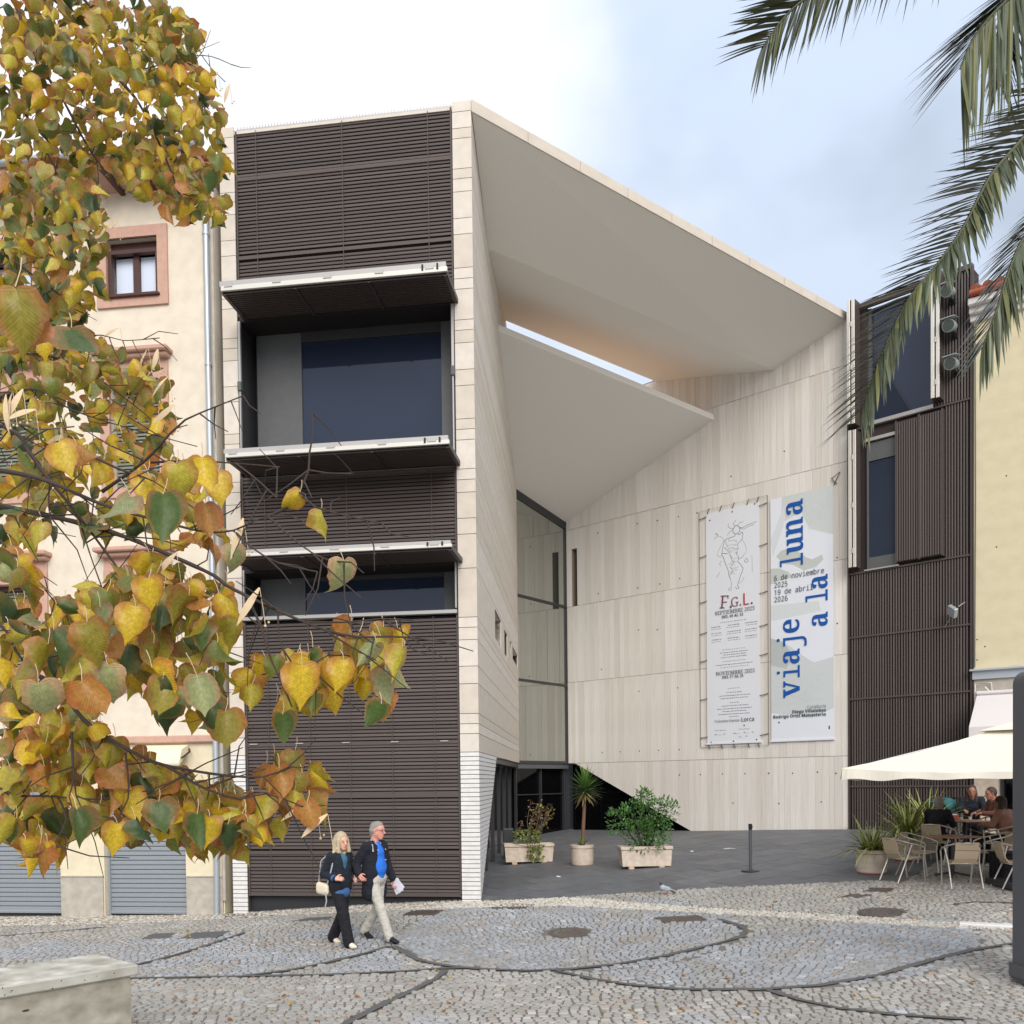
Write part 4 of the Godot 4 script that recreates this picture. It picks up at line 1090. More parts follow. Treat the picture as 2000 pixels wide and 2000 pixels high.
func street_covers():
	for c in COVERS:
		var p := poly(c[1])
		var mid := (p[0] + p[1] + p[2] + p[3]) / 4.0
		var o := thing(c[0], c[2], "drain grate" if c[3] == 1 else ("patch" if c[3] == 2 else "manhole cover"), on_ground(mid.x, mid.y))
		var sh := Transform3D(Basis(), -o.position)
		if c[3] == 2:
			var g := Geo.new(); sheet(g, p, 0.014); put("asphalt", g, M.patch, o, sh); continue
		var g := Geo.new()
		for i in 4:
			var a := p[i]; var b := p[(i + 1) % 4]; var ia := a.lerp(mid, 0.1); var ib := b.lerp(mid, 0.1)
			sheet(g, PackedVector2Array([a, b, ib, ia]), 0.016)
		put("frame", g, M.iron, o, sh)
		if c[3] == 0:
			g = Geo.new(); var q := PackedVector2Array()
			for v in p: q.append(v.lerp(mid, 0.13))
			sheet(g, q, 0.012); put("plate", g, M.iron, o, sh)
		else:
			for i in 11:
				var f := (i + 0.15) / 11.0; var f2 := (i + 0.62) / 11.0
				var a := p[0].lerp(p[3], 0.0); var top0 := p[1].lerp(p[2], f).lerp(mid, 0.08); var top1 := p[1].lerp(p[2], f2).lerp(mid, 0.08)
				var b0 := p[0].lerp(p[3], f).lerp(mid, 0.08); var b1 := p[0].lerp(p[3], f2).lerp(mid, 0.08)
				g = Geo.new(); sheet(g, PackedVector2Array([b0, b1, top1, top0]), 0.013); put("bar", g, M.iron, o, sh)
			g = Geo.new(); var q := PackedVector2Array()
			for v in p: q.append(v.lerp(mid, 0.05))
			sheet(g, q, -0.0, 0.002); put("drain_pit", g, M.black, o, sh)
	for c in ROUND_COVERS:
		var o := thing(c[0], c[4], "manhole cover", on_ground(c[1], c[2]))
		var gx := (gy(c[1] + 0.3, c[2]) - gy(c[1] - 0.3, c[2])) / 0.6; var gz := (gy(c[1], c[2] + 0.3) - gy(c[1], c[2] - 0.3)) / 0.6
		var b := Basis(Vector3(1, gx, 0).normalized(), Vector3(-gx, 1, -gz).normalized(), Vector3(0, gz, 1).normalized())
		var r: float = c[3]
		var g := Geo.new(); g.lathe([Vector2(r, -0.02), Vector2(r, 0.012), Vector2(r - 0.035, 0.012), Vector2(r - 0.04, 0.008)], Vector3.ZERO, 40); put("rim", g, M.iron, o, Transform3D(b, Vector3.ZERO))
		g = Geo.new(); g.lathe([Vector2(r - 0.045, 0.002), Vector2(r - 0.05, 0.014), Vector2(r * 0.62, 0.014), Vector2(r * 0.60, 0.007), Vector2(r * 0.46, 0.007), Vector2(r * 0.44, 0.014), Vector2(0.0, 0.015)], Vector3.ZERO, 40); put("lid", g, M.iron, o, Transform3D(b, Vector3.ZERO))
		for i in 12:
			var a := TAU * i / 12
			g = Geo.new(); g.bevel(b * Vector3(cos(a) * r * 0.53, 0.011, sin(a) * r * 0.53), Vector3(r * 0.14, 0.010, 0.03), 0.003, b * Basis(Vector3.UP, -a)); put("stud", g, M.iron, o)

# ---------------------------------------------------------------- plants in pots
func blade(g: Geo, base: Vector3, dir: Vector3, len: float, wid: float, droop: float, c0: Color, c1: Color, seg := 5):   # a strap leaf with a folded midrib
	g.has_col = true
	var side := dir.cross(Vector3.UP).normalized() if absf(dir.dot(Vector3.UP)) < 0.98 else Vector3.RIGHT
	var p := base; var d := dir.normalized()
	var prev := []
	for i in seg + 1:
		var t := float(i) / seg
		var w := wid * (1.0 - pow(t, 2.2)) * (0.55 + 0.45 * minf(1.0, t * 4.0))
		var nn := side.cross(d).normalized()
		var now := [p - side * w + nn * w * 0.35, p, p + side * w + nn * w * 0.35, c0.lerp(c1, t), nn]
		if prev:
			var na := (nn - side * 0.35).normalized(); var nb := (nn + side * 0.35).normalized()
			for s in [[0, 1, na], [1, 2, nb]]:
				g.tri_nc(prev[s[0]], prev[s[1]], now[s[1]], s[2], s[2], s[2], prev[3], prev[3], now[3])
				g.tri_nc(prev[s[0]], now[s[1]], now[s[0]], s[2], s[2], s[2], prev[3], now[3], now[3])
		prev = now
		p += d * (len / seg)
		d = (d + Vector3.DOWN * droop / seg).normalized()

func leaflet(g: Geo, p: Vector3, dir: Vector3, nrm: Vector3, len: float, wid: float, c: Color):   # a small pointed leaf of four faces
	g.has_col = true
	var s := dir.cross(nrm).normalized(); var n := s.cross(dir).normalized()
	var a := p; var m := p + dir * len * 0.45; var e := p + dir * len
	var l := m + s * wid + n * wid * 0.4; var r := m - s * wid + n * wid * 0.4
	for t in [[a, m, l, n - s * 0.5], [m, e, l, n - s * 0.5], [a, r, m, n + s * 0.5], [m, r, e, n + s * 0.5]]:
		var q: Vector3 = t[3].normalized()
		g.tri_nc(t[0], t[1], t[2], q, q, q, c, c, c * 0.92)

func trough(o: Node3D, l: float):
	var k := Geo.new()
	k.prism(poly([-l / 2 + 0.03, 0.05, l / 2 - 0.03, 0.05, l / 2, 0.42, -l / 2, 0.42]), -0.2, 0.2); put("body", k, M.planter, o)
	k = Geo.new(); surround(k, [0, 0, 0, 0], 0.0, 0.0)
	k = Geo.new()
	for s in [-1, 1]:
		k.bevel(Vector3(0, 0.435, s * 0.205), Vector3(l + 0.03, 0.075, 0.05), 0.012); k.bevel(Vector3(s * (l / 2 - 0.01), 0.433, 0), Vector3(0.05, 0.07, 0.37), 0.012)
	put("rim", k, M.planter, o)
	for s in [-1, 1]:
		k = Geo.new(); k.bevel(Vector3(s * l * 0.3, 0.02, 0.0), Vector3(0.12, 0.08, 0.4), 0.012); put("foot", k, M.pot_rim, o)
	k = Geo.new(); k.span(-l / 2 + 0.03, l / 2 - 0.03, 0.42, 0.428, -0.18, 0.18); put("soil", k, M.soil, o)

func round_pot(o: Node3D, r: float, h: float):
	var k := Geo.new()
	k.lathe([Vector2(r * 0.86, 0.0), Vector2(r * 0.93, 0.03), Vector2(r * 0.97, h * 0.3), Vector2(r * 0.97, h * 0.8), Vector2(r * 0.955, h * 0.82)], Vector3.ZERO, 36); put("body", k, M.planter, o)
	k = Geo.new(); k.lathe([Vector2(r * 0.95, h * 0.83), Vector2(r, h * 0.85), Vector2(r, h * 0.98), Vector2(r * 0.97, h), Vector2(r * 0.88, h), Vector2(r * 0.86, h * 0.9)], Vector3.ZERO, 36); put("rim", k, M.planter, o)
	k = Geo.new(); k.lathe([Vector2(r * 0.9, h * 0.9), Vector2(0, h * 0.92)], Vector3.ZERO, 24); put("soil", k, M.soil, o)
	k = Geo.new(); k.lathe([Vector2(r * 0.88, -0.01), Vector2(r * 0.9, 0.04)], Vector3.ZERO, 36); put("foot", k, M.terracotta, o)

func planters():
	# trough with a straggling shrub, left
	var o := thing("planter_trough", "pale stone trough with a straggling half-dry shrub, nearest the tower", "planter", on_ground(0.38, -21.7), 0.05, "stone troughs on the slate terrace")
	trough(o, 1.15)
	o = thing("straggling_shrub", "half-dry shrub with brown twigs growing from the trough by the tower", "shrub", on_ground(0.38, -21.7, 0.42))
	var st := Geo.new(); var lv := Geo.new()
	for i in 16:
		var a := rnd(-1.2, 1.0); var top := Vector3(0.02 + a * 0.35 + 0.22, rnd(0.5, 1.12), rnd(-0.2, 0.15))
		var mid := top * 0.5 + Vector3(rnd(-0.12, 0.12), 0.03, rnd(-0.08, 0.08))
		st.tube([Vector3(0.06, 0, 0), mid, top], [0.012, 0.008, 0.004], 5)
		for j in 14:
			var p: Vector3 = mid.lerp(top, rnd(0.3, 1.05)) + Vector3(rnd(-0.07, 0.07), rnd(-0.06, 0.06), rnd(-0.07, 0.07))
			var dry := rng.randf() < 0.72
			leaflet(lv, p, Vector3(rnd(-1, 1), rnd(-1, 0.4), rnd(-1, 1)).normalized(), Vector3(rnd(-1, 1), rnd(0, 1), rnd(0, 1)).normalized(), rnd(0.05, 0.09), rnd(0.015, 0.025), lin(122, 86, 62, rnd(0.7, 1.2)) if dry else lin(150, 156, 70, rnd(0.7, 1.1)))
	for i in 420:
		var t := rng.randf()
		var p := Vector3(rnd(-0.32, 0.28), rnd(0.0, 0.36), rnd(-0.12, 0.22))
		if t < 0.35: p = Vector3(rnd(-0.02, 0.32), rnd(-0.34, 0.05), rnd(0.2, 0.32))
		leaflet(lv, p, Vector3(rnd(-1, 1), rnd(-0.8, 0.6), rnd(-0.4, 1)).normalized(), Vector3(rnd(-0.6, 0.6), rnd(0, 1), 1).normalized(), rnd(0.05, 0.085), rnd(0.015, 0.026), lin(150, 158, 78, rnd(0.55, 1.0)) if rng.randf() < 0.55 else lin(84, 100, 52, rnd(0.6, 1.1)))
	for i in 9:
		st.tube([Vector3(rnd(-0.2, 0.2), 0, 0.1), Vector3(rnd(-0.4, 0.4), rnd(0.0, 0.2), 0.25), Vector3(rnd(-0.1, 0.5), rnd(-0.3, 0.1), 0.3)], [0.007, 0.005, 0.003], 5)
	put("twigs", st, M.bark_pale, o); put("foliage", lv, M.green_leaf, o).set_meta("kind", "stuff")
	# yucca
	o = thing("round_pot", "cream round pot holding the small yucca between the two stone troughs", "plant pot", on_ground(1.56, -20.67))
	round_pot(o, 0.265, 0.46)
	o = thing("yucca", "small yucca with a bare trunk and a spiky green crown in a cream pot", "yucca", on_ground(1.56, -20.67, 0.41))
	st = Geo.new(); st.tube([Vector3(0.02, 0, 0), Vector3(0.03, 0.4, 0), Vector3(0.06, 0.9, 0.01), Vector3(0.08, 1.28, 0.0)], [0.05, 0.042, 0.038, 0.04], 9); put("trunk", st, M.yucca_trunk, o)
	for i in 120:
		lv = Geo.new()
		var f := i / 120.0
		var el := lerpf(-0.75, 1.5, f); var az := i * 2.39996
		var d := Vector3(cos(az) * cos(el), sin(el), sin(az) * cos(el))
		var dead := f < 0.22
		blade(lv, Vector3(0.08, 1.18 + f * 0.16, 0), d, rnd(0.42, 0.58) * (0.8 if dead else 1.0), 0.026, 0.25, lin(130, 110, 74) if dead else lin(84, 122, 52, rnd(0.7, 1.1)), lin(140, 124, 84) if dead else lin(112, 150, 72, rnd(0.7, 1.1)), 3)
		put("leaf", lv, M.green_leaf, o)
	for i in 22:
		lv = Geo.new(); var az := rnd(0, TAU); var el := rnd(0.3, 1.3)
		blade(lv, Vector3(0.0, 0.0, 0.05), Vector3(cos(az) * cos(el), sin(el), sin(az) * cos(el)), rnd(0.2, 0.34), 0.02, 0.3, lin(96, 128, 72), lin(128, 150, 92), 3); put("leaf", lv, M.green_leaf, o)
	# trough with the round green shrub
	o = thing("planter_trough", "weathered stone trough under the dense round green shrub", "planter", on_ground(2.83, -19.67), 0.06, "stone troughs on the slate terrace")
	trough(o, 1.09)
	o = thing("green_shrub", "dense glossy green shrub spreading over its stone trough", "shrub", on_ground(2.83, -19.67, 0.4))
	st = Geo.new(); lv = Geo.new()
	var lobes := [[0.0, 0.25, 0.0, 0.42], [-0.55, 0.62, 0.0, 0.32], [-0.25, 0.7, 0.05, 0.36], [0.1, 0.78, -0.05, 0.38], [0.45, 0.82, 0.0, 0.30], [0.28, 0.45, 0.08, 0.36], [-0.02, 1.08, 0.0, 0.24], [0.18, 0.2, 0.12, 0.3], [-0.22, 0.3, 0.1, 0.32]]
	for b in lobes:
		st.tube([Vector3(b[0] * 0.15, 0, 0), Vector3(b[0] * 0.6, b[1] * 0.55, b[2]), Vector3(b[0], b[1] + b[3] * 0.5, b[2])], [0.018, 0.012, 0.006], 5)
		for i in 190:
			var d := Vector3(rnd(-1, 1), rnd(-1, 1), rnd(-1, 1)).normalized() * pow(rng.randf(), 0.4)
			var p: Vector3 = Vector3(b[0], b[1], b[2]) + d * b[3]
			if p.y < -0.05: continue
			var out := (d + Vector3(rnd(-0.6, 0.6), rnd(-0.2, 0.8), rnd(-0.6, 0.6))).normalized()
			leaflet(lv, p, out, (Vector3.UP + Vector3(rnd(-0.7, 0.7), 0, rnd(-0.2, 0.9))).normalized(), rnd(0.07, 0.105), rnd(0.018, 0.027), lin(72, 118, 54, rnd(0.5, 1.05)) if rng.randf() < 0.75 else lin(96, 140, 66, rnd(0.7, 1.1)))
	put("stems", st, M.bark, o); put("foliage", lv, M.green_leaf, o).set_meta("kind", "stuff")

func entrance_items():
	var o := thing("barrier_post", "slim dark barrier post on a round base, alone on the terrace", "post", on_ground(4.74, -18.34))
	var k := Geo.new(); k.lathe([Vector2(0.18, 0.0), Vector2(0.18, 0.016), Vector2(0.05, 0.036), Vector2(0.0, 0.038)], Vector3(0, 0.012, 0), 32); put("base", k, M.dark_metal, o)
	k = Geo.new(); k.tube([Vector3(0, 0.03, 0), Vector3(0, 0.84, 0)], [0.032], 14); put("pole", k, M.post_grey, o)
	k = Geo.new(); k.lathe([Vector2(0.036, 0.84), Vector2(0.038, 0.95), Vector2(0.03, 0.96), Vector2(0.0, 0.962)], Vector3.ZERO, 18); put("cap", k, M.black, o)
	k = Geo.new(); k.bevel(Vector3(0.03, 0.90, 0), Vector3(0.03, 0.05, 0.035), 0.005); put("belt_clip", k, M.dark_metal, o)
	o = thing("ash_pillar", "short grey square pillar beside the dark entrance", "bollard", on_ground(-0.1, -22.9))
	k = Geo.new(); k.bevel(Vector3(0, 0.36, 0), Vector3(0.24, 0.76, 0.24), 0.01); put("body", k, M.dark_metal, o)
	k = Geo.new(); k.bevel(Vector3(0, 0.745, 0), Vector3(0.25, 0.03, 0.25), 0.006); put("top_plate", k, M.grey_panel, o)
	# floodlights on the slatted front
	for s in [[2.55, 13.78, "upper floodlight of the three on the brown slatted front"], [2.59, 12.96, "middle floodlight of the three on the brown slatted front"], [2.63, 12.07, "lowest floodlight of the three on the brown slatted front"]]:
		o = thing("floodlight", s[2], "floodlight", fS * Vector3(s[0], s[1], 0.0), 0.0, "floodlights on the slatted front")
		o.basis = fS.basis
		k = Geo.new(); k.tube([Vector3(0.02, -0.15, 0.0), Vector3(0.02, -0.14, 0.22)], [0.03], 8); k.bevel(Vector3(0.02, -0.14, 0.015), Vector3(0.14, 0.12, 0.03), 0.006); k.bevel(Vector3(0.03, -0.07, 0.2), Vector3(0.06, 0.16, 0.06), 0.006); put("bracket", k, M.black, o)
		k = Geo.new(); k.tube([Vector3(0.0, 0.04, 0.12), Vector3(0.0, -0.02, 0.40)], [0.12, 0.145], 20); put("housing", k, M.lamp_grey, o)
		k = Geo.new(); k.tube([Vector3(0.0, -0.018, 0.395), Vector3(0.0, -0.021, 0.41)], [0.128], 20); put("lens", k, M.lamp_face, o)
		k = Geo.new(); k.bevel(Vector3(0.0, 0.17, 0.32), Vector3(0.32, 0.02, 0.34), 0.005, Basis(Vector3.RIGHT, 0.2)); put("hood", k, M.zinc, o)
	o = thing("wall_lamp", "small tilted square floodlight low on the brown slatted front", "floodlight", fS * Vector3(2.63, 6.29, 0.0))
	o.basis = fS.basis
	k = Geo.new(); k.tube([Vector3(0.2, 0.22, 0.0), Vector3(0.12, 0.1, 0.2)], [0.014], 6); k.tube([Vector3(-0.25, -0.3, 0.0), Vector3(-0.1, -0.15, 0.12)], [0.01], 6); put("arm", k, M.rail_grey, o)
	k = Geo.new(); k.bevel(Vector3(0.0, 0.0, 0.24), Vector3(0.26, 0.24, 0.10), 0.01, Basis(Vector3.BACK, -0.35) * Basis(Vector3.RIGHT, 0.6) * Basis(Vector3.UP, -0.5)); put("housing", k, M.zinc, o)
	banners()

# ---------------------------------------------------------------- banners
func letter(root: Node, s: String, at_: Vector3, h: float, m: Material, font := "Droid Sans", turn := 0.0, bold := false, width := 1.0, align := HORIZONTAL_ALIGNMENT_LEFT):
	var t := TextMesh.new(); var f := SystemFont.new(); f.font_names = PackedStringArray([font]); f.font_weight = 700 if bold else 400
	t.font = f; t.text = s; t.font_size = 64; t.depth = 0.0015 / (h / 0.46); t.pixel_size = 0.01; t.curve_step = 2.0
	t.horizontal_alignment = align
	t.vertical_alignment = VERTICAL_ALIGNMENT_BOTTOM
	var k := h / 0.46
	var o := MeshInstance3D.new(); o.mesh = t; o.material_override = m; o.name = "lettering"; root.add_child(o, true)
	var bb := Basis(Vector3.BACK, turn)
	o.transform = Transform3D(bb * Basis().scaled(Vector3(k * width, k, k)), at_ - bb.y * k * f.get_descent(64) * 0.01)

func banner_sheet(o: Node3D, x0: float, x1: float, y0: float, y1: float, z: float, m: Material):
	var g := Geo.new(); var nx := 8; var ny := 26
	var wv := FastNoiseLite.new(); wv.seed = int(x0 * 10); wv.frequency = 0.35
	g.has_uv = true
	for i in nx:
		for j in ny:
			var q := []; var uvs := []
			for e in [[i, j], [i + 1, j], [i + 1, j + 1], [i, j + 1]]:
				var fx: float = e[0] / float(nx); var fy: float = e[1] / float(ny)
				q.append(Vector3(lerpf(x0, x1, fx), lerpf(y0, y1, fy), z + wv.get_noise_2d(fx * 3.0, fy * 9.0) * 0.006 * (1.0 if fx > 0 and fx < 1 else 0.3))); uvs.append(Vector2(fx, 1.0 - fy))
			g.quad(q[0], q[1], q[2], q[3])
			for t in [0, 2, 1, 0, 3, 2]: g.uv.append(uvs[t])
	put("sheet", g, m, o)

func draw_line_on(im: Image, a: Vector2, b: Vector2, w: float, c: Color):
	var n := int(a.distance_to(b)) + 1
	for i in n + 1:
		var p := a.lerp(b, float(i) / n)
		for y in range(int(p.y - w), int(p.y + w) + 1):
			for x in range(int(p.x - w), int(p.x + w) + 1):
				if x < 0 or y < 0 or x >= im.get_width() or y >= im.get_height(): continue
				var d := Vector2(x + 0.5, y + 0.5).distance_to(p)
				var f := clampf(w + 0.5 - d, 0, 1) * c.a
				if f > 0: im.set_pixel(x, y, im.get_pixel(x, y).lerp(Color(c.r, c.g, c.b), f))

func stroke(im: Image, pts: Array, w: float, c: Color):
	var cv := Curve2D.new(); cv.bake_interval = 6.0
	for i in pts.size():
		var t: Vector2 = (pts[mini(i + 1, pts.size() - 1)] - pts[maxi(i - 1, 0)]) * 0.18
		cv.add_point(pts[i], -t, t)
	var bk := cv.get_baked_points()
	for i in bk.size() - 1: draw_line_on(im, bk[i], bk[i + 1], w, c)

func fill_shape(im: Image, p: PackedVector2Array, c: Color):
	var r := Rect2(p[0], Vector2.ZERO)
	for v in p: r = r.expand(v)
	for y in range(maxi(0, int(r.position.y)), mini(im.get_height(), int(r.end.y) + 1)):
		for x in range(maxi(0, int(r.position.x)), mini(im.get_width(), int(r.end.x) + 1)):
			if Geometry2D.is_point_in_polygon(Vector2(x, y), p): im.set_pixel(x, y, im.get_pixel(x, y).lerp(Color(c.r, c.g, c.b), c.a))

func v2(a: Array) -> Array:
	var o := []
	for i in range(0, a.size(), 2): o.append(Vector2(a[i], a[i + 1]))
	return o

func print_mat(im: Image) -> Material:
	var m := StandardMaterial3D.new(); m.albedo_texture = ImageTexture.create_from_image(im); m.roughness = 0.7; m.texture_repeat = false
	return m

func banners():
	# left: programme sheet with a line drawing (300 px per metre: 1.68 x 6.62 m)
	var o := thing("programme_banner", "pale grey banner with a sketched figure above small lines of text", "banner", fW * Vector3(5.2, 3.38, 0.03))
	o.basis = fW.basis
	var W := 500; var H := 1970
	var im := Image.create(W, H, false, Image.FORMAT_RGB8); im.fill(rgb(224, 228, 236))
	var ink := Color(0.28, 0.30, 0.33, 0.9)
	var pen := func(a: Array, w := 1.3, al := 0.9):
		var q := v2(a)
		for i in q.size(): q[i] = Vector2(q[i].x, q[i].y * 0.64 + 14)
		stroke(im, q, w, Color(ink.r, ink.g, ink.b, al))
	# a loose pen figure, arms folded, hair flying
	pen.call([285, 215, 262, 250, 258, 290, 275, 322, 300, 325, 318, 300, 322, 262, 305, 232, 285, 215], 2.0)
	pen.call([262, 250, 230, 235, 212, 205, 216, 170]); pen.call([275, 225, 262, 190, 280, 160, 290, 140]); pen.call([300, 225, 318, 196, 352, 190]); pen.call([315, 250, 350, 262, 392, 240, 440, 232, 470, 222], 1.6)
	pen.call([318, 262, 360, 284, 400, 262, 452, 256]); pen.call([262, 262, 222, 290, 205, 318])
	pen.call([276, 322, 272, 350, 225, 362, 186, 372, 170, 420, 160, 480, 152, 540], 1.8); pen.call([300, 325, 318, 345, 340, 318, 348, 352, 340, 410, 318, 440], 1.8)
	pen.call([172, 470, 206, 520, 232, 590, 246, 640], 1.5); pen.call([186, 372, 196, 440, 218, 500, 240, 560]); pen.call([318, 440, 300, 470, 305, 520, 290, 585, 310, 640, 300, 690], 1.5)
	pen.call([205, 560, 150, 548, 166, 600, 178, 660, 195, 720, 210, 780, 218, 846, 232, 900], 2.0); pen.call([240, 640, 262, 700, 236, 740, 250, 800, 226, 850])
	pen.call([300, 690, 330, 740, 348, 800, 330, 860, 312, 930, 296, 1000], 1.8); pen.call([310, 660, 345, 640, 362, 600]); pen.call([232, 900, 240, 960, 236, 1010]); pen.call([296, 1000, 310, 1030, 288, 1040, 280, 1010], 1.8)
	pen.call([236, 1010, 210, 1030, 232, 1045, 244, 1020]); pen.call([150, 640, 132, 672, 140, 700]); pen.call([130, 790, 100, 850], 1.2)
	pen.call([108, 300, 150, 330, 168, 380, 150, 430, 120, 500, 110, 560, 150, 590], 1.2, 0.45); pen.call([118, 290, 92, 262, 110, 300, 80, 330], 1.4, 0.7)
	pen.call([345, 420, 372, 500, 380, 560, 372, 610], 1.1, 0.45); pen.call([372, 660, 394, 690, 384, 720, 360, 700, 376, 680], 1.5); pen.call([430, 640, 432, 860], 1.6, 0.2); pen.call([360, 900, 340, 950, 310, 970], 1.1, 0.5)
	for i in 26: pen.call([rnd(170, 340), rnd(380, 900), rnd(190, 330), rnd(400, 940)], 0.8, 0.25) if i < 0 else pen.call([200 + rnd(0, 110), 380 + i * 18, 210 + rnd(0, 100), 392 + i * 18], 1.0, 0.5)
	for d in [[38, 62], [250, 32], [455, 10], [38, 1952], [250, 1950], [462, 1944], [350, 1822]]: fill_shape(im, poly([d[0] - 8, d[1], d[0], d[1] - 8, d[0] + 8, d[1], d[0], d[1] + 8]), Color(0.15, 0.16, 0.18, 1))
	# columns of small print, too small to read from the square
	var line := func(x0: float, x1: float, y: float, al: float):
		var x := x0
		while x < x1:
			var w := minf(rnd(8, 26), x1 - x)
			fill_shape(im, poly([x, y, x + w, y, x + w, y + rnd(5, 8), x, y + rnd(5, 8)]), Color(0.36, 0.38, 0.42, al)); x += w + rnd(3, 7)
	line.call(130, 380, 940, 0.45)
	for c in [[40, 150], [190, 330], [360, 475]]:
		for r in 9:
			if r % 3 == 2: continue
			line.call(c[0] + rnd(0, 14), c[1] - rnd(0, 20), 970 + r * 18, 0.75 if r % 3 == 0 else 0.4)
	for r in [[150, 360, 1172, 0.4], [130, 390, 1196, 0.7], [160, 370, 1216, 0.7], [140, 380, 1236, 0.7], [150, 370, 1270, 0.4], [90, 430, 1298, 0.7], [130, 390, 1320, 0.4], [200, 310, 1500, 0.4], [190, 330, 1534, 0.6], [120, 410, 1560, 0.7], [130, 390, 1582, 0.7], [220, 300, 1620, 0.6], [140, 390, 1646, 0.7], [100, 420, 1670, 0.75], [150, 370, 1692, 0.7], [110, 400, 1716, 0.7], [210, 300, 1738, 0.6], [140, 380, 1772, 0.35], [70, 180, 1850, 0.4], [300, 400, 1848, 0.4], [70, 100, 1885, 0.8], [105, 150, 1888, 0.3], [160, 175, 1882, 0.8], [250, 270, 1880, 0.8], [275, 310, 1884, 0.3], [345, 360, 1876, 0.9], [365, 390, 1884, 0.3], [420, 440, 1876, 0.5], [300, 330, 1912, 0.6], [362, 385, 1908, 0.8]]:
		line.call(r[0], r[1], r[2], r[3])
	banner_sheet(o, 0.0, 1.68, 0.0, 6.62, 0.0, print_mat(im))
	var hem := Geo.new(); hem.span(-0.03, 1.71, 0.0, 0.05, -0.012, 0.016); put("hem", hem, M.banner, o)
	letter(o, "F.", Vector3(0.42, 3.86, 0.012), 0.36, M.ink_wine, "Droid Serif", -0.1)
	letter(o, "G.", Vector3(0.78, 3.85, 0.012), 0.26, M.ink_wine, "Droid Serif")
	letter(o, "L", Vector3(1.14, 3.85, 0.012), 0.33, M.ink_red, "Droid Sans")
	letter(o, ".", Vector3(1.38, 3.85, 0.012), 0.3, M.ink_dark, "Droid Sans")
	letter(o, "SEPTIEMBRE 2025", Vector3(0.28, 3.68, 0.012), 0.105, M.ink_dark, "Droid Serif", 0.0, false, 0.98)
	letter(o, "DEL 10 AL 12", Vector3(0.50, 3.57, 0.012), 0.075, M.ink_dark, "Droid Serif", 0.0, true)
	letter(o, "NOVIEMBRE 2025", Vector3(0.30, 1.96, 0.012), 0.105, M.ink_dark, "Droid Serif", 0.0, false, 0.98)
	letter(o, "DEL 17 AL 21", Vector3(0.50, 1.86, 0.012), 0.075, M.ink_dark, "Droid Serif", 0.0, true)
	letter(o, "Federico García", Vector3(0.25, 0.62, 0.012), 0.075, M.ink_grey, "Droid Serif")
	letter(o, "Lorca", Vector3(1.09, 0.61, 0.012), 0.12, M.ink_dark, "Droid Sans")
	var ropes := Geo.new()
	var tie := func(a: Vector3, b: Vector3): ropes.tube([a, (a + b) * 0.5 + Vector3(0, -0.01, 0.02), b], [0.012], 5)
	for y in [0.2, 1.3, 2.4, 3.2, 4.1, 5.4, 6.5]:
		tie.call(Vector3(-0.22, y, -0.01), Vector3(0.02, y + 0.03, 0.0)); tie.call(Vector3(1.66, y, 0.0), Vector3(1.9, y + 0.04, -0.01))
	for x in [0.05, 0.45, 0.85, 1.3, 1.6]:
		tie.call(Vector3(x, 6.6, 0), Vector3(x + 0.06, 6.76, -0.01)); tie.call(Vector3(x, 0.02, 0), Vector3(x + 0.04, -0.12, -0.01))
	ropes.tube([Vector3(-0.22, -0.06, 0.0), Vector3(-0.22, 6.72, 0.0), Vector3(1.92, 6.74, 0.0), Vector3(1.92, -0.08, 0.0), Vector3(-0.22, -0.08, 0.0)], [0.007], 5)
	put("rope", ropes, M.rope, o)
	# right: exhibition banner with the big blue title
	o = thing("title_banner", "tall banner with big blue title letters running up it", "banner", fW * Vector3(7.2, 3.38, 0.03))
	o.basis = fW.basis
	W = 520; H = 1980
	im = Image.create(W, H, false, Image.FORMAT_RGB8); im.fill(rgb(226, 231, 241))
	var pale := Color(0.76, 0.79, 0.78, 1)
	fill_shape(im, poly([100, 0, 520, 0, 520, 380, 330, 300, 260, 150, 90, 210]), Color(0.80, 0.83, 0.83, 1))
	fill_shape(im, poly([0, 330, 110, 90, 150, 60, 110, 240, 20, 470]), Color(0.84, 0.87, 0.89, 1))
	fill_shape(im, poly([50, 470, 90, 430, 160, 420, 230, 460, 300, 520, 350, 545, 430, 520, 440, 560, 380, 610, 280, 620, 190, 560, 110, 540]), pale)
	fill_shape(im, poly([0, 560, 70, 570, 150, 610, 190, 660, 90, 670, 0, 690]), pale)
	fill_shape(im, poly([0, 860, 400, 880, 420, 960, 0, 990]), Color(0.83, 0.86, 0.87, 1))
	fill_shape(im, poly([0, 1130, 120, 1180, 260, 1290, 360, 1360, 520, 1330, 520, 1730, 330, 1800, 0, 1740]), Color(0.80, 0.83, 0.84, 1))
	fill_shape(im, poly([0, 1130, 110, 1170, 190, 1290, 130, 1390, 0, 1350]), Color(0.72, 0.75, 0.75, 1))
	for i in 120: draw_line_on(im, Vector2(rnd(0, 500), rnd(1420, 1740)), Vector2(rnd(0, 500), rnd(1420, 1740)), 0.8, Color(0.72, 0.75, 0.75, 0.18))
	for i in 40: draw_line_on(im, Vector2(rnd(200, 520), rnd(0, 330)), Vector2(rnd(300, 520), rnd(80, 340)), 0.8, Color(0.72, 0.75, 0.75, 0.25))
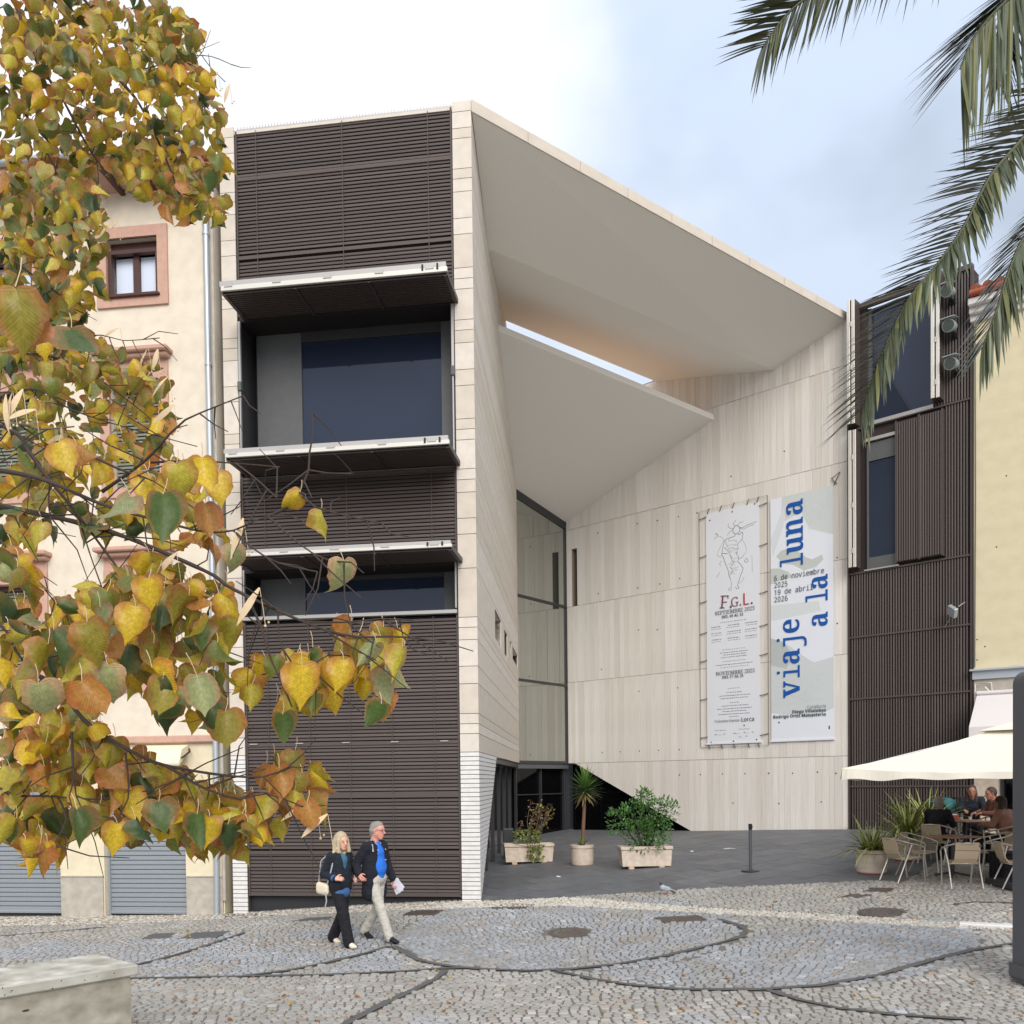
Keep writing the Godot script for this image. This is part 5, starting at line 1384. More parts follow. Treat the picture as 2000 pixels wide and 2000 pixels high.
	for r in [[20, 140, 1880, 0.5], [190, 225, 1862, 0.6], [270, 430, 1872, 0.4], [25, 45, 1935, 0.7], [50, 100, 1938, 0.3], [130, 150, 1932, 0.8], [170, 195, 1935, 0.9], [212, 224, 1928, 0.9], [300, 318, 1928, 0.8], [322, 370, 1932, 0.3], [410, 430, 1918, 0.8], [470, 500, 1906, 0.7]]: line.call(r[0], r[1], r[2], r[3])
	fill_shape(im, poly([58, 1822, 66, 1812, 74, 1822, 66, 1832]), Color(0.12, 0.13, 0.15, 1)); fill_shape(im, poly([478, 1870, 488, 1870, 488, 1896, 478, 1896]), Color(0.2, 0.2, 0.25, 1))
	banner_sheet(o, 0.0, 1.76, 0.0, 6.60, 0.0, print_mat(im))
	hem = Geo.new(); hem.span(-0.03, 1.79, 0.0, 0.05, -0.012, 0.016); put("hem", hem, M.banner, o)
	var big := 0.62
	for t in [["v", 0.833, 1.406], ["i", 0.833, 1.863], ["a", 0.833, 2.272], ["j", 0.833, 2.705], ["e", 0.833, 3.10], ["l", 0.937, 4.843], ["u", 0.937, 5.26], ["n", 0.937, 5.736], ["a", 0.937, 6.235], ["a", 1.612, 3.168], ["l", 1.612, 3.789], ["a", 1.612, 4.153]]:   # typewriter letters, each set by its middle
		var f := "Droid Sans Mono" if t[0] in ["i", "j", "l"] else "Droid Serif"
		letter(o, t[0], Vector3(t[1], t[2], 0.013), big * (0.92 if t[1] > 1.5 else 1.0), M.ink_blue, f, PI / 2, true, 0.86, HORIZONTAL_ALIGNMENT_CENTER)
	letter(o, "6 de noviembre", Vector3(0.10, 4.375, 0.012), 0.142, M.ink_dark, "Droid Sans Mono", 0.0, false, 0.86)
	letter(o, "2025", Vector3(0.10, 4.185, 0.012), 0.142, M.ink_dark, "Droid Sans Mono", 0.0, false, 0.86)
	letter(o, "19 de abril", Vector3(0.10, 3.985, 0.012), 0.142, M.ink_dark, "Droid Sans Mono", 0.0, false, 0.86)
	letter(o, "2026", Vector3(0.10, 3.795, 0.012), 0.142, M.ink_dark, "Droid Sans Mono", 0.0, false, 0.86)
	letter(o, "Curaduría", Vector3(1.56, 0.86, 0.012), 0.085, M.ink_grey, "Droid Sans", 0.0, false, 1.0, HORIZONTAL_ALIGNMENT_RIGHT)
	letter(o, "Diego Villalobos", Vector3(1.56, 0.75, 0.012), 0.085, M.ink_dark, "Droid Sans", 0.0, true, 1.05, HORIZONTAL_ALIGNMENT_RIGHT)
	letter(o, "Rodrigo Ortiz Monasterio", Vector3(1.56, 0.64, 0.012), 0.085, M.ink_dark, "Droid Sans", 0.0, true, 1.05, HORIZONTAL_ALIGNMENT_RIGHT)
	ropes = Geo.new()
	for y in [0.25, 1.2, 2.3, 3.6, 4.6, 5.6, 6.4]: tie.call(Vector3(1.74, y, 0.0), Vector3(1.9, y - 0.05, -0.01))
	for x in [0.3, 0.8, 1.3, 1.7]: tie.call(Vector3(x, 6.58, 0), Vector3(x + 0.06, 6.72, -0.01)); tie.call(Vector3(x, 0.02, 0), Vector3(x + 0.05, -0.10, -0.01))
	ropes.tube([Vector3(1.78, 6.6, 0.0), Vector3(1.95, 6.9, 0.0), Vector3(1.72, 6.78, 0.0), Vector3(1.86, 6.62, 0.0)], [0.013], 5)
	put("rope", ropes, M.rope, o)

# ---------------------------------------------------------------- bodies
func flesh(prims: Array, cell: float, carve := []) -> Geo:   # smooth union of tapered capsules, meshed as surface nets
	# prim: [a, b, ra, rb, blend, squash]
	var lo := Vector3.ONE * 1e9; var hi := -lo
	for p in prims:
		var r: float = maxf(p[2], p[3]) + cell * 2.5
		for e in [p[0], p[1]]:
			lo = lo.min(e - Vector3.ONE * r); hi = hi.max(e + Vector3.ONE * r)
	var nx := int((hi.x - lo.x) / cell) + 2; var ny := int((hi.y - lo.y) / cell) + 2; var nz := int((hi.z - lo.z) / cell) + 2
	var f := PackedFloat32Array(); f.resize(nx * ny * nz); f.fill(0.5)
	for pass_no in 2:
		for p in (prims if pass_no == 0 else carve):
			var a: Vector3 = p[0]; var b: Vector3 = p[1]; var ra: float = p[2]; var rb: float = p[3]
			var k: float = p[4] if p.size() > 4 else 0.03
			var sq: Vector3 = p[5] if p.size() > 5 else Vector3.ONE
			var inv := Vector3.ONE / sq
			var ms := minf(sq.x, minf(sq.y, sq.z))
			var ba := (b - a) * inv; var bb := maxf(ba.length_squared(), 1e-9)
			var rr := maxf(ra, rb) + maxf(k, cell * 2.5)
			var bl := (a.min(b) - Vector3.ONE * rr - lo) / cell; var bh := (a.max(b) + Vector3.ONE * rr - lo) / cell
			var x0 := maxi(0, int(bl.x)); var x1 := mini(nx - 1, int(bh.x) + 1)
			var y0 := maxi(0, int(bl.y)); var y1 := mini(ny - 1, int(bh.y) + 1)
			var z0 := maxi(0, int(bl.z)); var z1 := mini(nz - 1, int(bh.z) + 1)
			for z in range(z0, z1 + 1):
				for y in range(y0, y1 + 1):
					var row := (z * ny + y) * nx
					for x in range(x0, x1 + 1):
						var pa := (lo + Vector3(x, y, z) * cell - a) * inv
						var h := clampf(pa.dot(ba) / bb, 0.0, 1.0)
						var d := ((pa - ba * h).length() - lerpf(ra, rb, h)) * ms
						var o := f[row + x]
						if pass_no == 0:
							var g := maxf(k - absf(o - d), 0.0) / k
							f[row + x] = minf(o, d) - g * g * k * 0.25
						else:
							f[row + x] = maxf(o, -d)
	var out := Geo.new()
	var at_cell := {}
	var sxy := nx * ny
	for z in nz - 1:
		for y in ny - 1:
			for x in nx - 1:
				var i := z * sxy + y * nx + x
				var v := [f[i], f[i + 1], f[i + nx], f[i + nx + 1], f[i + sxy], f[i + sxy + 1], f[i + sxy + nx], f[i + sxy + nx + 1]]
				var neg := 0
				for q in 8:
					if v[q] < 0: neg += 1
				if neg == 0 or neg == 8: continue
				var s := Vector3.ZERO; var n := 0
				for e in EDGES:
					var a: float = v[e[0]]; var b: float = v[e[1]]
					if (a < 0) == (b < 0): continue
					var t := a / (a - b)
					s += Vector3(e[0] & 1, (e[0] >> 1) & 1, e[0] >> 2).lerp(Vector3(e[1] & 1, (e[1] >> 1) & 1, e[1] >> 2), t); n += 1
				var gr := Vector3(v[1] + v[3] + v[5] + v[7] - v[0] - v[2] - v[4] - v[6], v[2] + v[3] + v[6] + v[7] - v[0] - v[1] - v[4] - v[5], v[4] + v[5] + v[6] + v[7] - v[0] - v[1] - v[2] - v[3])
				at_cell[i] = [lo + (Vector3(x, y, z) + s / n) * cell, gr.normalized()]
	for i in at_cell:
		var a: float = f[i]
		for ax in 3:
			var st: int = [1, nx, sxy][ax]; var u: int = [nx, sxy, 1][ax]; var w: int = [sxy, 1, nx][ax]
			var b := f[i + st]
			if (a < 0) == (b < 0): continue
			if not (at_cell.has(i - u) and at_cell.has(i - w) and at_cell.has(i - u - w)): continue
			var q := [at_cell[i], at_cell[i - u], at_cell[i - u - w], at_cell[i - w]]
			if a > 0: q.reverse()
			out.tri_n(q[0][0], q[1][0], q[2][0], q[0][1], q[1][1], q[2][1]); out.tri_n(q[0][0], q[2][0], q[3][0], q[0][1], q[2][1], q[3][1])
	return out
const EDGES := [[0, 1], [2, 3], [4, 5], [6, 7], [0, 2], [1, 3], [4, 6], [5, 7], [0, 4], [1, 5], [2, 6], [3, 7]]

func hand(wrist: Vector3, dir: Vector3, palm: Vector3, thumb_side: float, curl: float) -> Geo:   # palm and five bent fingers
	var d := dir.normalized(); var nrm := (palm - d * palm.dot(d)).normalized(); var s := nrm.cross(d).normalized() * thumb_side
	var pr := [[wrist - d * 0.02, wrist + d * 0.02, 0.026, 0.027, 0.02], [wrist + d * 0.03 + s * 0.014, wrist + d * 0.085 + s * 0.02, 0.019, 0.014, 0.02], [wrist + d * 0.03 - s * 0.012, wrist + d * 0.08 - s * 0.022, 0.019, 0.013, 0.02]]
	var lens := [0.068, 0.078, 0.072, 0.056]
	for i in 4:
		var b := wrist + d * (0.088 - absf(i - 1.2) * 0.004) + s * (0.026 - i * 0.0175)
		var d1 := (d * cos(curl) + nrm * sin(curl)).normalized(); var d2 := (d * cos(curl * 2.1) + nrm * sin(curl * 2.1)).normalized()
		var m: Vector3 = b + d1 * lens[i] * 0.5
		pr.append([b, m, 0.0088, 0.008, 0.004]); pr.append([m, m + d2 * lens[i] * 0.5, 0.008, 0.0066, 0.003])
	var t := wrist + d * 0.03 + s * 0.03
	var tm := t + (d * 0.6 + s * 0.75 + nrm * 0.3).normalized() * 0.036
	pr.append([t, tm, 0.0125, 0.0105, 0.008]); pr.append([tm, tm + (d * 0.9 + s * 0.25 + nrm * 0.35).normalized() * 0.03, 0.010, 0.008, 0.003])
	return flesh(pr, 0.0065)

func head_frame(c: Vector3, yaw: float, pitch := 0.0, roll := 0.0) -> Transform3D:
	return Transform3D(Basis(Vector3.UP, yaw) * Basis(Vector3.BACK, pitch) * Basis(Vector3.RIGHT, roll), c)

func skull(t: Transform3D, s := 1.0, female := false) -> Geo:
	var q := func(x: float, y: float, z: float) -> Vector3: return Vector3(x, y, z) * s
	var j := 0.9 if female else 1.0
	var pr := [[q.call(-0.012, 0.03, 0), q.call(0.0, 0.035, 0), 0.094 * s, 0.092 * s, 0.02, Vector3(1.0, 1.0, 0.80)],
		[q.call(0.035, 0.03, 0), q.call(0.038, -0.03, 0), 0.064 * s, 0.058 * s, 0.03, Vector3(1, 1, 0.95)],
		[q.call(0.03, -0.04, 0), q.call(0.058, -0.092, 0), 0.055 * s * j, 0.032 * s * j, 0.03],
		[q.call(0.0, -0.045, 0.03), q.call(0.05, -0.088, 0.012), 0.035 * s, 0.026 * s * j, 0.03], [q.call(0.0, -0.045, -0.03), q.call(0.05, -0.088, -0.012), 0.035 * s, 0.026 * s * j, 0.03],
		[q.call(0.096, 0.018, 0), q.call(0.118, -0.026, 0), 0.010 * s, 0.0145 * s * j, 0.012], [q.call(0.108, -0.030, 0.010), q.call(0.108, -0.030, -0.010), 0.009 * s, 0.009 * s, 0.008],
		[q.call(0.085, 0.030, 0.034), q.call(0.092, 0.028, 0.012), 0.012 * s, 0.010 * s, 0.012], [q.call(0.085, 0.030, -0.034), q.call(0.092, 0.028, -0.012), 0.012 * s, 0.010 * s, 0.012],
		[q.call(0.094, -0.058, 0.016), q.call(0.094, -0.058, -0.016), 0.010 * s, 0.010 * s, 0.008], [q.call(0.088, -0.072, 0.012), q.call(0.088, -0.072, -0.012), 0.011 * s, 0.011 * s, 0.008],
		[q.call(-0.005, 0.012, 0.078), q.call(-0.012, -0.022, 0.076), 0.016 * s, 0.012 * s, 0.006], [q.call(-0.005, 0.012, -0.078), q.call(-0.012, -0.022, -0.076), 0.016 * s, 0.012 * s, 0.006],
		[q.call(-0.03, -0.04, 0), q.call(-0.035, -0.15, 0), 0.058 * s * j, 0.058 * s * j, 0.03]]
	var carve := [[q.call(0.112, 0.008, 0.034), q.call(0.104, 0.006, 0.042), 0.016 * s, 0.014 * s], [q.call(0.112, 0.008, -0.034), q.call(0.104, 0.006, -0.042), 0.016 * s, 0.014 * s], [q.call(0.112, -0.0655, 0.016), q.call(0.112, -0.0655, -0.016), 0.009 * s, 0.009 * s]]
	var g := flesh(pr, 0.0065 * s, carve)
	var o := Geo.new(); o.add(g, t)
	return o

func face_parts(o: Node3D, t: Transform3D, s := 1.0, glasses := false):
	for z in [-0.034, 0.034]:
		var e := Geo.new(); e.ball(t * (Vector3(0.0935, 0.008, z) * s), Vector3(0.009, 0.007, 0.012) * s, 10, 6, t.basis); put("eye", e, M.eye, o)
		e = Geo.new(); e.tube([t * (Vector3(0.094, 0.030, z * 0.4) * s), t * (Vector3(0.098, 0.034, z) * s), t * (Vector3(0.084, 0.028, z * 1.55) * s)], [0.004, 0.005, 0.002], 5); put("eyebrow", e, M.hair_grey, o)
		if glasses:
			e = Geo.new(); var ring := []
			for i in 13: ring.append(t * (Vector3(0.122 - absf(cos(TAU * i / 12.0) * 0.02 + z) * 0.15, 0.008 + sin(TAU * i / 12.0) * 0.018, z + cos(TAU * i / 12.0) * 0.024) * s))
			e.tube(ring, [0.0018], 5, false); e.tube([t * (Vector3(0.112, 0.014, z * 1.7) * s), t * (Vector3(0.0, 0.018, z * 2.35) * s)], [0.002], 5); put("glasses", e, M.dark_metal, o)
	var l := Geo.new(); l.ball(t * (Vector3(0.1, -0.0655, 0) * s), Vector3(0.006, 0.006, 0.020) * s, 10, 6, t.basis); put("mouth", l, M.lips, o)

func shoe(an: Vector3, toe: Vector3, up := Vector3.UP) -> Geo:
	var d := (toe - an); d.y = 0; d = d.normalized()
	var heel := Vector3(an.x, minf(an.y - 0.02, an.y), an.z) - d * 0.035
	return flesh([[heel + Vector3(0, -0.025, 0), an + Vector3(0, -0.012, 0) + d * 0.02, 0.038, 0.046, 0.02], [an + Vector3(0, -0.016, 0), toe - d * 0.05, 0.047, 0.040, 0.02, Vector3(1, 0.9, 1)], [toe - d * 0.06, toe, 0.037, 0.026, 0.02, Vector3(1, 0.8, 1)]], 0.010)

func limbs(j: Dictionary, thigh: float, knee: float, ank: float) -> Array:
	var pr := [[j.pelvis + Vector3(0.01, 0.0, -0.055), j.pelvis + Vector3(0.01, 0.0, 0.055), 0.135, 0.135, 0.05, Vector3(0.95, 0.9, 1)]]
	for s in ["L", "R"]:
		var h: Vector3 = j["hip" + s]; var k: Vector3 = j["knee" + s]; var a: Vector3 = j["ankle" + s]
		pr.append([h, k, thigh, knee, 0.035]); pr.append([k, a + Vector3(0, -0.012, 0), knee, ank, 0.03])
	return pr

func bare(j: Dictionary, s := 1.0) -> Geo:   # the body under the clothes, one surface
	var pr := [[j.pelvis, j.chest, 0.09, 0.085, 0.05, Vector3(0.75, 1, 1.1)], [j.chest, j.neck, 0.08, 0.05, 0.05], [j.shL, j.shR, 0.05, 0.05, 0.05]]
	for e in ["L", "R"]:
		pr.append([j["sh" + e], j["el" + e], 0.042, 0.036, 0.03]); pr.append([j["el" + e], j["wr" + e], 0.036, 0.025, 0.02])
		pr.append([j["hip" + e], j["knee" + e], 0.075, 0.05, 0.04]); pr.append([j["knee" + e], j["ankle" + e], 0.05, 0.034, 0.03]); pr.append([j["ankle" + e], j["ankle" + e].lerp(j["toe" + e], 0.6) + Vector3(0, -0.018, 0), 0.03, 0.018, 0.01])
	return flesh(pr, 0.02)

func sleeve(j: Dictionary, e: String, r0: float, r1: float, r2: float) -> Array:
	var el: Vector3 = j["el" + e]; var wr: Vector3 = j["wr" + e]
	return [[j["sh" + e], el, r0, r1, 0.04], [el, el.lerp(wr, 0.93), r1, r2, 0.02]]

func walkers():
	# the man in the dark coat
	var p := on_ground(-2.08, -13.9, 0.012)
	var o := thing("person", "man in open dark coat, blue shirt and pale trousers walking beside the louvres", "person", p, deg_to_rad(-30))
	var j := {"pelvis": Vector3(0, 0.95, 0), "chest": Vector3(0.02, 1.28, 0), "neck": Vector3(0.015, 1.49, 0), "shL": Vector3(0, 1.43, -0.185), "shR": Vector3(-0.01, 1.43, 0.185), "elR": Vector3(-0.15, 1.17, 0.27), "wrR": Vector3(-0.05, 1.03, 0.33), "elL": Vector3(0.02, 1.14, -0.27), "wrL": Vector3(0.12, 0.90, -0.29),
		"hipR": Vector3(0, 0.92, 0.09), "kneeR": Vector3(0.17, 0.51, 0.10), "ankleR": Vector3(0.33, 0.09, 0.10), "toeR": Vector3(0.50, 0.035, 0.12), "hipL": Vector3(0, 0.92, -0.09), "kneeL": Vector3(-0.02, 0.50, -0.09), "ankleL": Vector3(-0.30, 0.125, -0.09), "toeL": Vector3(-0.14, 0.03, -0.08)}
	var ht := head_frame(Vector3(0.05, 1.665, 0), deg_to_rad(12), deg_to_rad(-3))
	var g := bare(j); var t := Transform3D()
	g.add(skull(ht, 1.06), t); g.add(hand(j.wrR, Vector3(0.75, -0.55, 0.1), Vector3(0.2, -0.4, -0.9), -1.0, 0.55), t); g.add(hand(j.wrL, Vector3(0.35, -0.9, 0), Vector3(0.3, 0, 0.9), 1.0, 0.6), t)
	put("body", g, M.skin_red, o)
	face_parts(o, ht, 1.06, true)
	var hp := [[Vector3(-0.022, 0.047, 0), Vector3(0.004, 0.058, 0), 0.097, 0.092, 0.02, Vector3(1.0, 1.0, 0.85)], [Vector3(0.03, 0.115, 0.0), Vector3(0.06, 0.105, 0.0), 0.03, 0.022, 0.02, Vector3(1, 0.7, 1.3)], [Vector3(-0.055, 0.0, 0.04), Vector3(-0.068, -0.065, 0.03), 0.054, 0.036, 0.02], [Vector3(-0.055, 0.0, -0.04), Vector3(-0.068, -0.065, -0.03), 0.054, 0.036, 0.02], [Vector3(0.0, 0.02, 0.066), Vector3(0.005, -0.01, 0.068), 0.018, 0.010, 0.01], [Vector3(0.0, 0.02, -0.066), Vector3(0.005, -0.01, -0.068), 0.018, 0.010, 0.01]]
	var hg := Geo.new(); hg.add(flesh(hp, 0.008, [[Vector3(0.13, 0.045, 0.0), Vector3(0.10, -0.06, 0.0), 0.07, 0.09], [Vector3(0.09, 0.06, 0.07), Vector3(0.1, 0.0, 0.08), 0.04, 0.06], [Vector3(0.09, 0.06, -0.07), Vector3(0.1, 0.0, -0.08), 0.04, 0.06]]), ht); put("hair", hg, M.hair_grey, o)
	put("trousers", flesh(limbs(j, 0.098, 0.074, 0.066), 0.013), M.khaki, o)
	put("shirt", flesh([[Vector3(0.045, 0.97, 0), Vector3(0.065, 1.12, 0), 0.115, 0.122, 0.05, Vector3(0.85, 1, 1)], [Vector3(0.06, 1.12, 0), Vector3(0.045, 1.34, 0), 0.12, 0.105, 0.05, Vector3(0.85, 1, 1.05)], [Vector3(0.04, 1.34, 0), Vector3(0.03, 1.45, 0), 0.09, 0.062, 0.05]], 0.012, [[Vector3(-0.4, 0.80, 0), Vector3(0.5, 0.80, 0), 0.15, 0.15]]), M.blue_shirt, o)
	var cl := Geo.new(); cl.tube([Vector3(-0.05, 1.52, 0.02), Vector3(-0.01, 1.515, 0.068), Vector3(0.06, 1.475, 0.055), Vector3(0.085, 1.425, 0.02)], [0.018, 0.02, 0.02, 0.01], 7); cl.tube([Vector3(-0.05, 1.52, -0.02), Vector3(-0.01, 1.515, -0.068), Vector3(0.06, 1.475, -0.055), Vector3(0.085, 1.425, -0.02)], [0.018, 0.02, 0.02, 0.01], 7); put("shirt_collar", cl, M.pale_blue, o)
	var coat := [[Vector3(-0.02, 0.74, 0.10), Vector3(-0.01, 1.05, 0.09), 0.135, 0.125, 0.05, Vector3(0.95, 1, 1)], [Vector3(-0.02, 0.74, -0.10), Vector3(-0.01, 1.05, -0.09), 0.135, 0.125, 0.05, Vector3(0.95, 1, 1)], [Vector3(-0.015, 1.05, 0.08), Vector3(-0.01, 1.36, 0.08), 0.135, 0.125, 0.05], [Vector3(-0.015, 1.05, -0.08), Vector3(-0.01, 1.36, -0.08), 0.135, 0.125, 0.05], [j.shL + Vector3(0, 0, 0.03), j.shR - Vector3(0, 0, 0.03), 0.075, 0.075, 0.05], [Vector3(0, 1.42, 0.08), Vector3(0, 1.49, 0.03), 0.06, 0.05, 0.04], [Vector3(0, 1.42, -0.08), Vector3(0, 1.49, -0.03), 0.06, 0.05, 0.04]]
	coat.append_array(sleeve(j, "R", 0.082, 0.066, 0.055)); coat.append_array(sleeve(j, "L", 0.082, 0.066, 0.055))
	put("coat", flesh(coat, 0.013, [[Vector3(0.19, 0.45, -0.02), Vector3(0.19, 1.1, -0.02), 0.16, 0.125], [Vector3(0.19, 1.1, -0.02), Vector3(0.16, 1.42, 0.0), 0.125, 0.07], [Vector3(0.07, 1.5, 0), Vector3(0.1, 1.56, 0), 0.06, 0.08], [Vector3(-0.3, 0.58, -0.35), Vector3(-0.3, 0.58, 0.35), 0.05, 0.05], [Vector3(0.0, 1.60, 0.0), Vector3(0.0, 1.7, 0.0), 0.09, 0.1]]), M.navy_wool, o)
	for s in [0.075, -0.11]:
		for y in [1.38, 1.22, 1.07]:
			var b := Geo.new(); b.ball(Vector3(0.118, y, s), Vector3(0.008, 0.011, 0.011), 8, 5); put("button", b, M.rail, o)
	put("shoe", shoe(j.ankleR, j.toeR), M.shoe_black, o); put("shoe", shoe(j.ankleL, j.toeL), M.shoe_black, o)
	var st := Geo.new(); st.tube([Vector3(-0.10, 1.45, 0.16), Vector3(-0.03, 1.51, 0.15), Vector3(0.07, 1.46, 0.15), Vector3(0.09, 1.36, 0.155)], [0.014], 6); put("shoulder_strap", st, M.strap_grey, o)
	# folded papers in his far hand
	var pt := thing("folded_papers", "white folded papers held low in the walking man's hand", "papers", o.transform * Vector3(0.19, 0.80, -0.29), deg_to_rad(-30))
	var g2 := Geo.new(); g2.bevel(Vector3.ZERO, Vector3(0.16, 0.21, 0.006), 0.002, Basis(Vector3.BACK, 0.5)); g2.bevel(Vector3(0.03, 0.02, 0.012), Vector3(0.14, 0.20, 0.004), 0.001, Basis(Vector3.BACK, 0.8)); put("sheet", g2, M.paper, pt)
	# the woman beside him
	p = on_ground(-2.56, -13.62, 0.012)
	o = thing("person", "woman with pale blond hair in navy jacket walking with a cream shoulder bag", "person", p, deg_to_rad(-38))
	j = {"pelvis": Vector3(0, 0.89, 0), "chest": Vector3(0.015, 1.19, 0), "neck": Vector3(0.015, 1.38, 0), "shL": Vector3(0, 1.325, -0.16), "shR": Vector3(-0.01, 1.325, 0.16), "elR": Vector3(-0.10, 1.07, 0.225), "wrR": Vector3(0.12, 1.01, 0.20), "elL": Vector3(-0.02, 1.06, -0.22), "wrL": Vector3(0.14, 0.98, -0.15),
		"hipR": Vector3(0, 0.87, 0.08), "kneeR": Vector3(0.16, 0.47, 0.085), "ankleR": Vector3(0.27, 0.085, 0.09), "toeR": Vector3(0.43, 0.032, 0.11), "hipL": Vector3(0, 0.87, -0.08), "kneeL": Vector3(-0.04, 0.47, -0.08), "ankleL": Vector3(-0.27, 0.10, -0.08), "toeL": Vector3(-0.12, 0.03, -0.075)}
	ht = head_frame(Vector3(0.045, 1.535, 0), deg_to_rad(-8), deg_to_rad(-2), 0.05)
	g = bare(j); g.add(skull(ht, 1.0, true), t); g.add(hand(j.wrR, Vector3(0.95, 0.08, -0.2), Vector3(0.1, -0.3, -0.9), -1.0, 0.75), t); g.add(hand(j.wrL, Vector3(0.9, -0.1, 0.3), Vector3(0, -0.2, 0.9), 1.0, 0.6), t)
	put("body", g, M.skin, o)
	face_parts(o, ht)
	hp = [[Vector3(-0.02, 0.045, 0), Vector3(-0.01, 0.052, 0), 0.108, 0.106, 0.02, Vector3(1.0, 1.02, 0.9)], [Vector3(-0.04, 0.01, 0.062), Vector3(-0.03, -0.15, 0.088), 0.055, 0.048, 0.03], [Vector3(-0.04, 0.01, -0.062), Vector3(-0.02, -0.15, -0.088), 0.055, 0.045, 0.03], [Vector3(0.035, 0.03, 0.078), Vector3(0.045, -0.135, 0.088), 0.026, 0.03, 0.03], [Vector3(0.035, 0.03, -0.078), Vector3(0.05, -0.135, -0.088), 0.026, 0.034, 0.03], [Vector3(-0.07, -0.02, 0), Vector3(-0.085, -0.16, 0), 0.07, 0.06, 0.04]]
	hg = Geo.new(); hg.add(flesh(hp, 0.008, [[Vector3(0.115, 0.03, 0), Vector3(0.10, -0.12, 0), 0.072, 0.066]]), ht); put("hair", hg, M.blond, o)
	put("trousers", flesh(limbs(j, 0.095, 0.080, 0.082), 0.013), M.black_cloth, o)
	put("blouse", flesh([[Vector3(0.0, 0.95, 0.0), Vector3(0.015, 1.26, 0), 0.09, 0.107, 0.05], [Vector3(0.03, 1.28, 0), Vector3(0.02, 1.36, 0), 0.085, 0.06, 0.04]], 0.012), M.teal_shirt, o)
	put("shirt_hem", flesh([[Vector3(0.045, 0.80, -0.02), Vector3(0.04, 0.80, 0.075), 0.10, 0.095, 0.03], [Vector3(0.03, 0.86, 0.0), Vector3(0.03, 0.90, 0.02), 0.1, 0.1, 0.03]], 0.013), M.denim, o)
	var sc := Geo.new(); sc.tube([Vector3(0.07, 1.375, 0.03), Vector3(0.02, 1.40, 0.075), Vector3(-0.05, 1.42, 0.0), Vector3(0.02, 1.40, -0.075), Vector3(0.07, 1.375, -0.03), Vector3(0.085, 1.36, 0.01)], [0.028], 8); put("scarf", sc, M.blond, o)
	var jk := [[Vector3(0.0, 0.90, 0.06), Vector3(0.005, 1.26, 0.06), 0.132, 0.118, 0.05], [Vector3(0.0, 0.90, -0.06), Vector3(0.005, 1.26, -0.06), 0.132, 0.118, 0.05], [Vector3(0.0, 0.93, 0.0), Vector3(0.01, 1.26, 0.0), 0.13, 0.12, 0.05], [j.shL + Vector3(0, 0, 0.03), j.shR - Vector3(0, 0, 0.03), 0.068, 0.068, 0.05], [Vector3(0, 1.33, 0.06), Vector3(0, 1.38, 0.02), 0.05, 0.045, 0.04], [Vector3(0, 1.33, -0.06), Vector3(0, 1.38, -0.02), 0.05, 0.045, 0.04]]
	jk.append_array(sleeve(j, "R", 0.072, 0.058, 0.046)); jk.append_array(sleeve(j, "L", 0.072, 0.058, 0.046))
	put("jacket", flesh(jk, 0.013, [[Vector3(0.15, 1.12, 0.0), Vector3(0.13, 1.38, 0.0), 0.035, 0.075], [Vector3(0.06, 1.42, 0), Vector3(0.06, 1.5, 0), 0.05, 0.07]]), M.navy, o)
	var cf := Geo.new(); cf.tube([j.elR.lerp(j.wrR, 0.8), j.elR.lerp(j.wrR, 0.95)], [0.05, 0.048], 10); put("cuff", cf, M.denim, o)
	put("shoe", shoe(j.ankleR, j.toeR), M.shoe_cream, o); put("shoe", shoe(j.ankleL, j.toeL), M.shoe_cream, o)
	var bt := thing("shoulder_bag", "small cream leather bag hanging at the walking woman's hip", "bag", o.transform * Vector3(-0.16, 0.86, 0.20), deg_to_rad(-38))
	g2 = flesh([[Vector3(-0.07, 0.035, 0), Vector3(0.075, 0.02, 0), 0.055, 0.05, 0.04, Vector3(1, 1, 0.75)], [Vector3(-0.07, -0.04, 0), Vector3(0.075, -0.055, 0), 0.055, 0.05, 0.04, Vector3(1, 1, 0.75)]], 0.012); put("pouch", g2, M.bag_cream, bt)
	g2 = Geo.new(); g2.tube([Vector3(0.09, 0.02, 0.0), Vector3(0.20, 0.28, 0.0), Vector3(0.20, 0.45, -0.05), Vector3(0.15, 0.52, -0.09)], [0.012], 6); g2.tube([Vector3(-0.09, 0.03, 0.0), Vector3(0.0, 0.40, 0.02), Vector3(0.10, 0.51, -0.04)], [0.010], 6); g2.tube([Vector3(0.1, -0.04, 0.03), Vector3(0.12, -0.18, 0.03), Vector3(0.09, -0.27, 0.03)], [0.011], 6); put("strap", g2, M.strap_grey, bt)

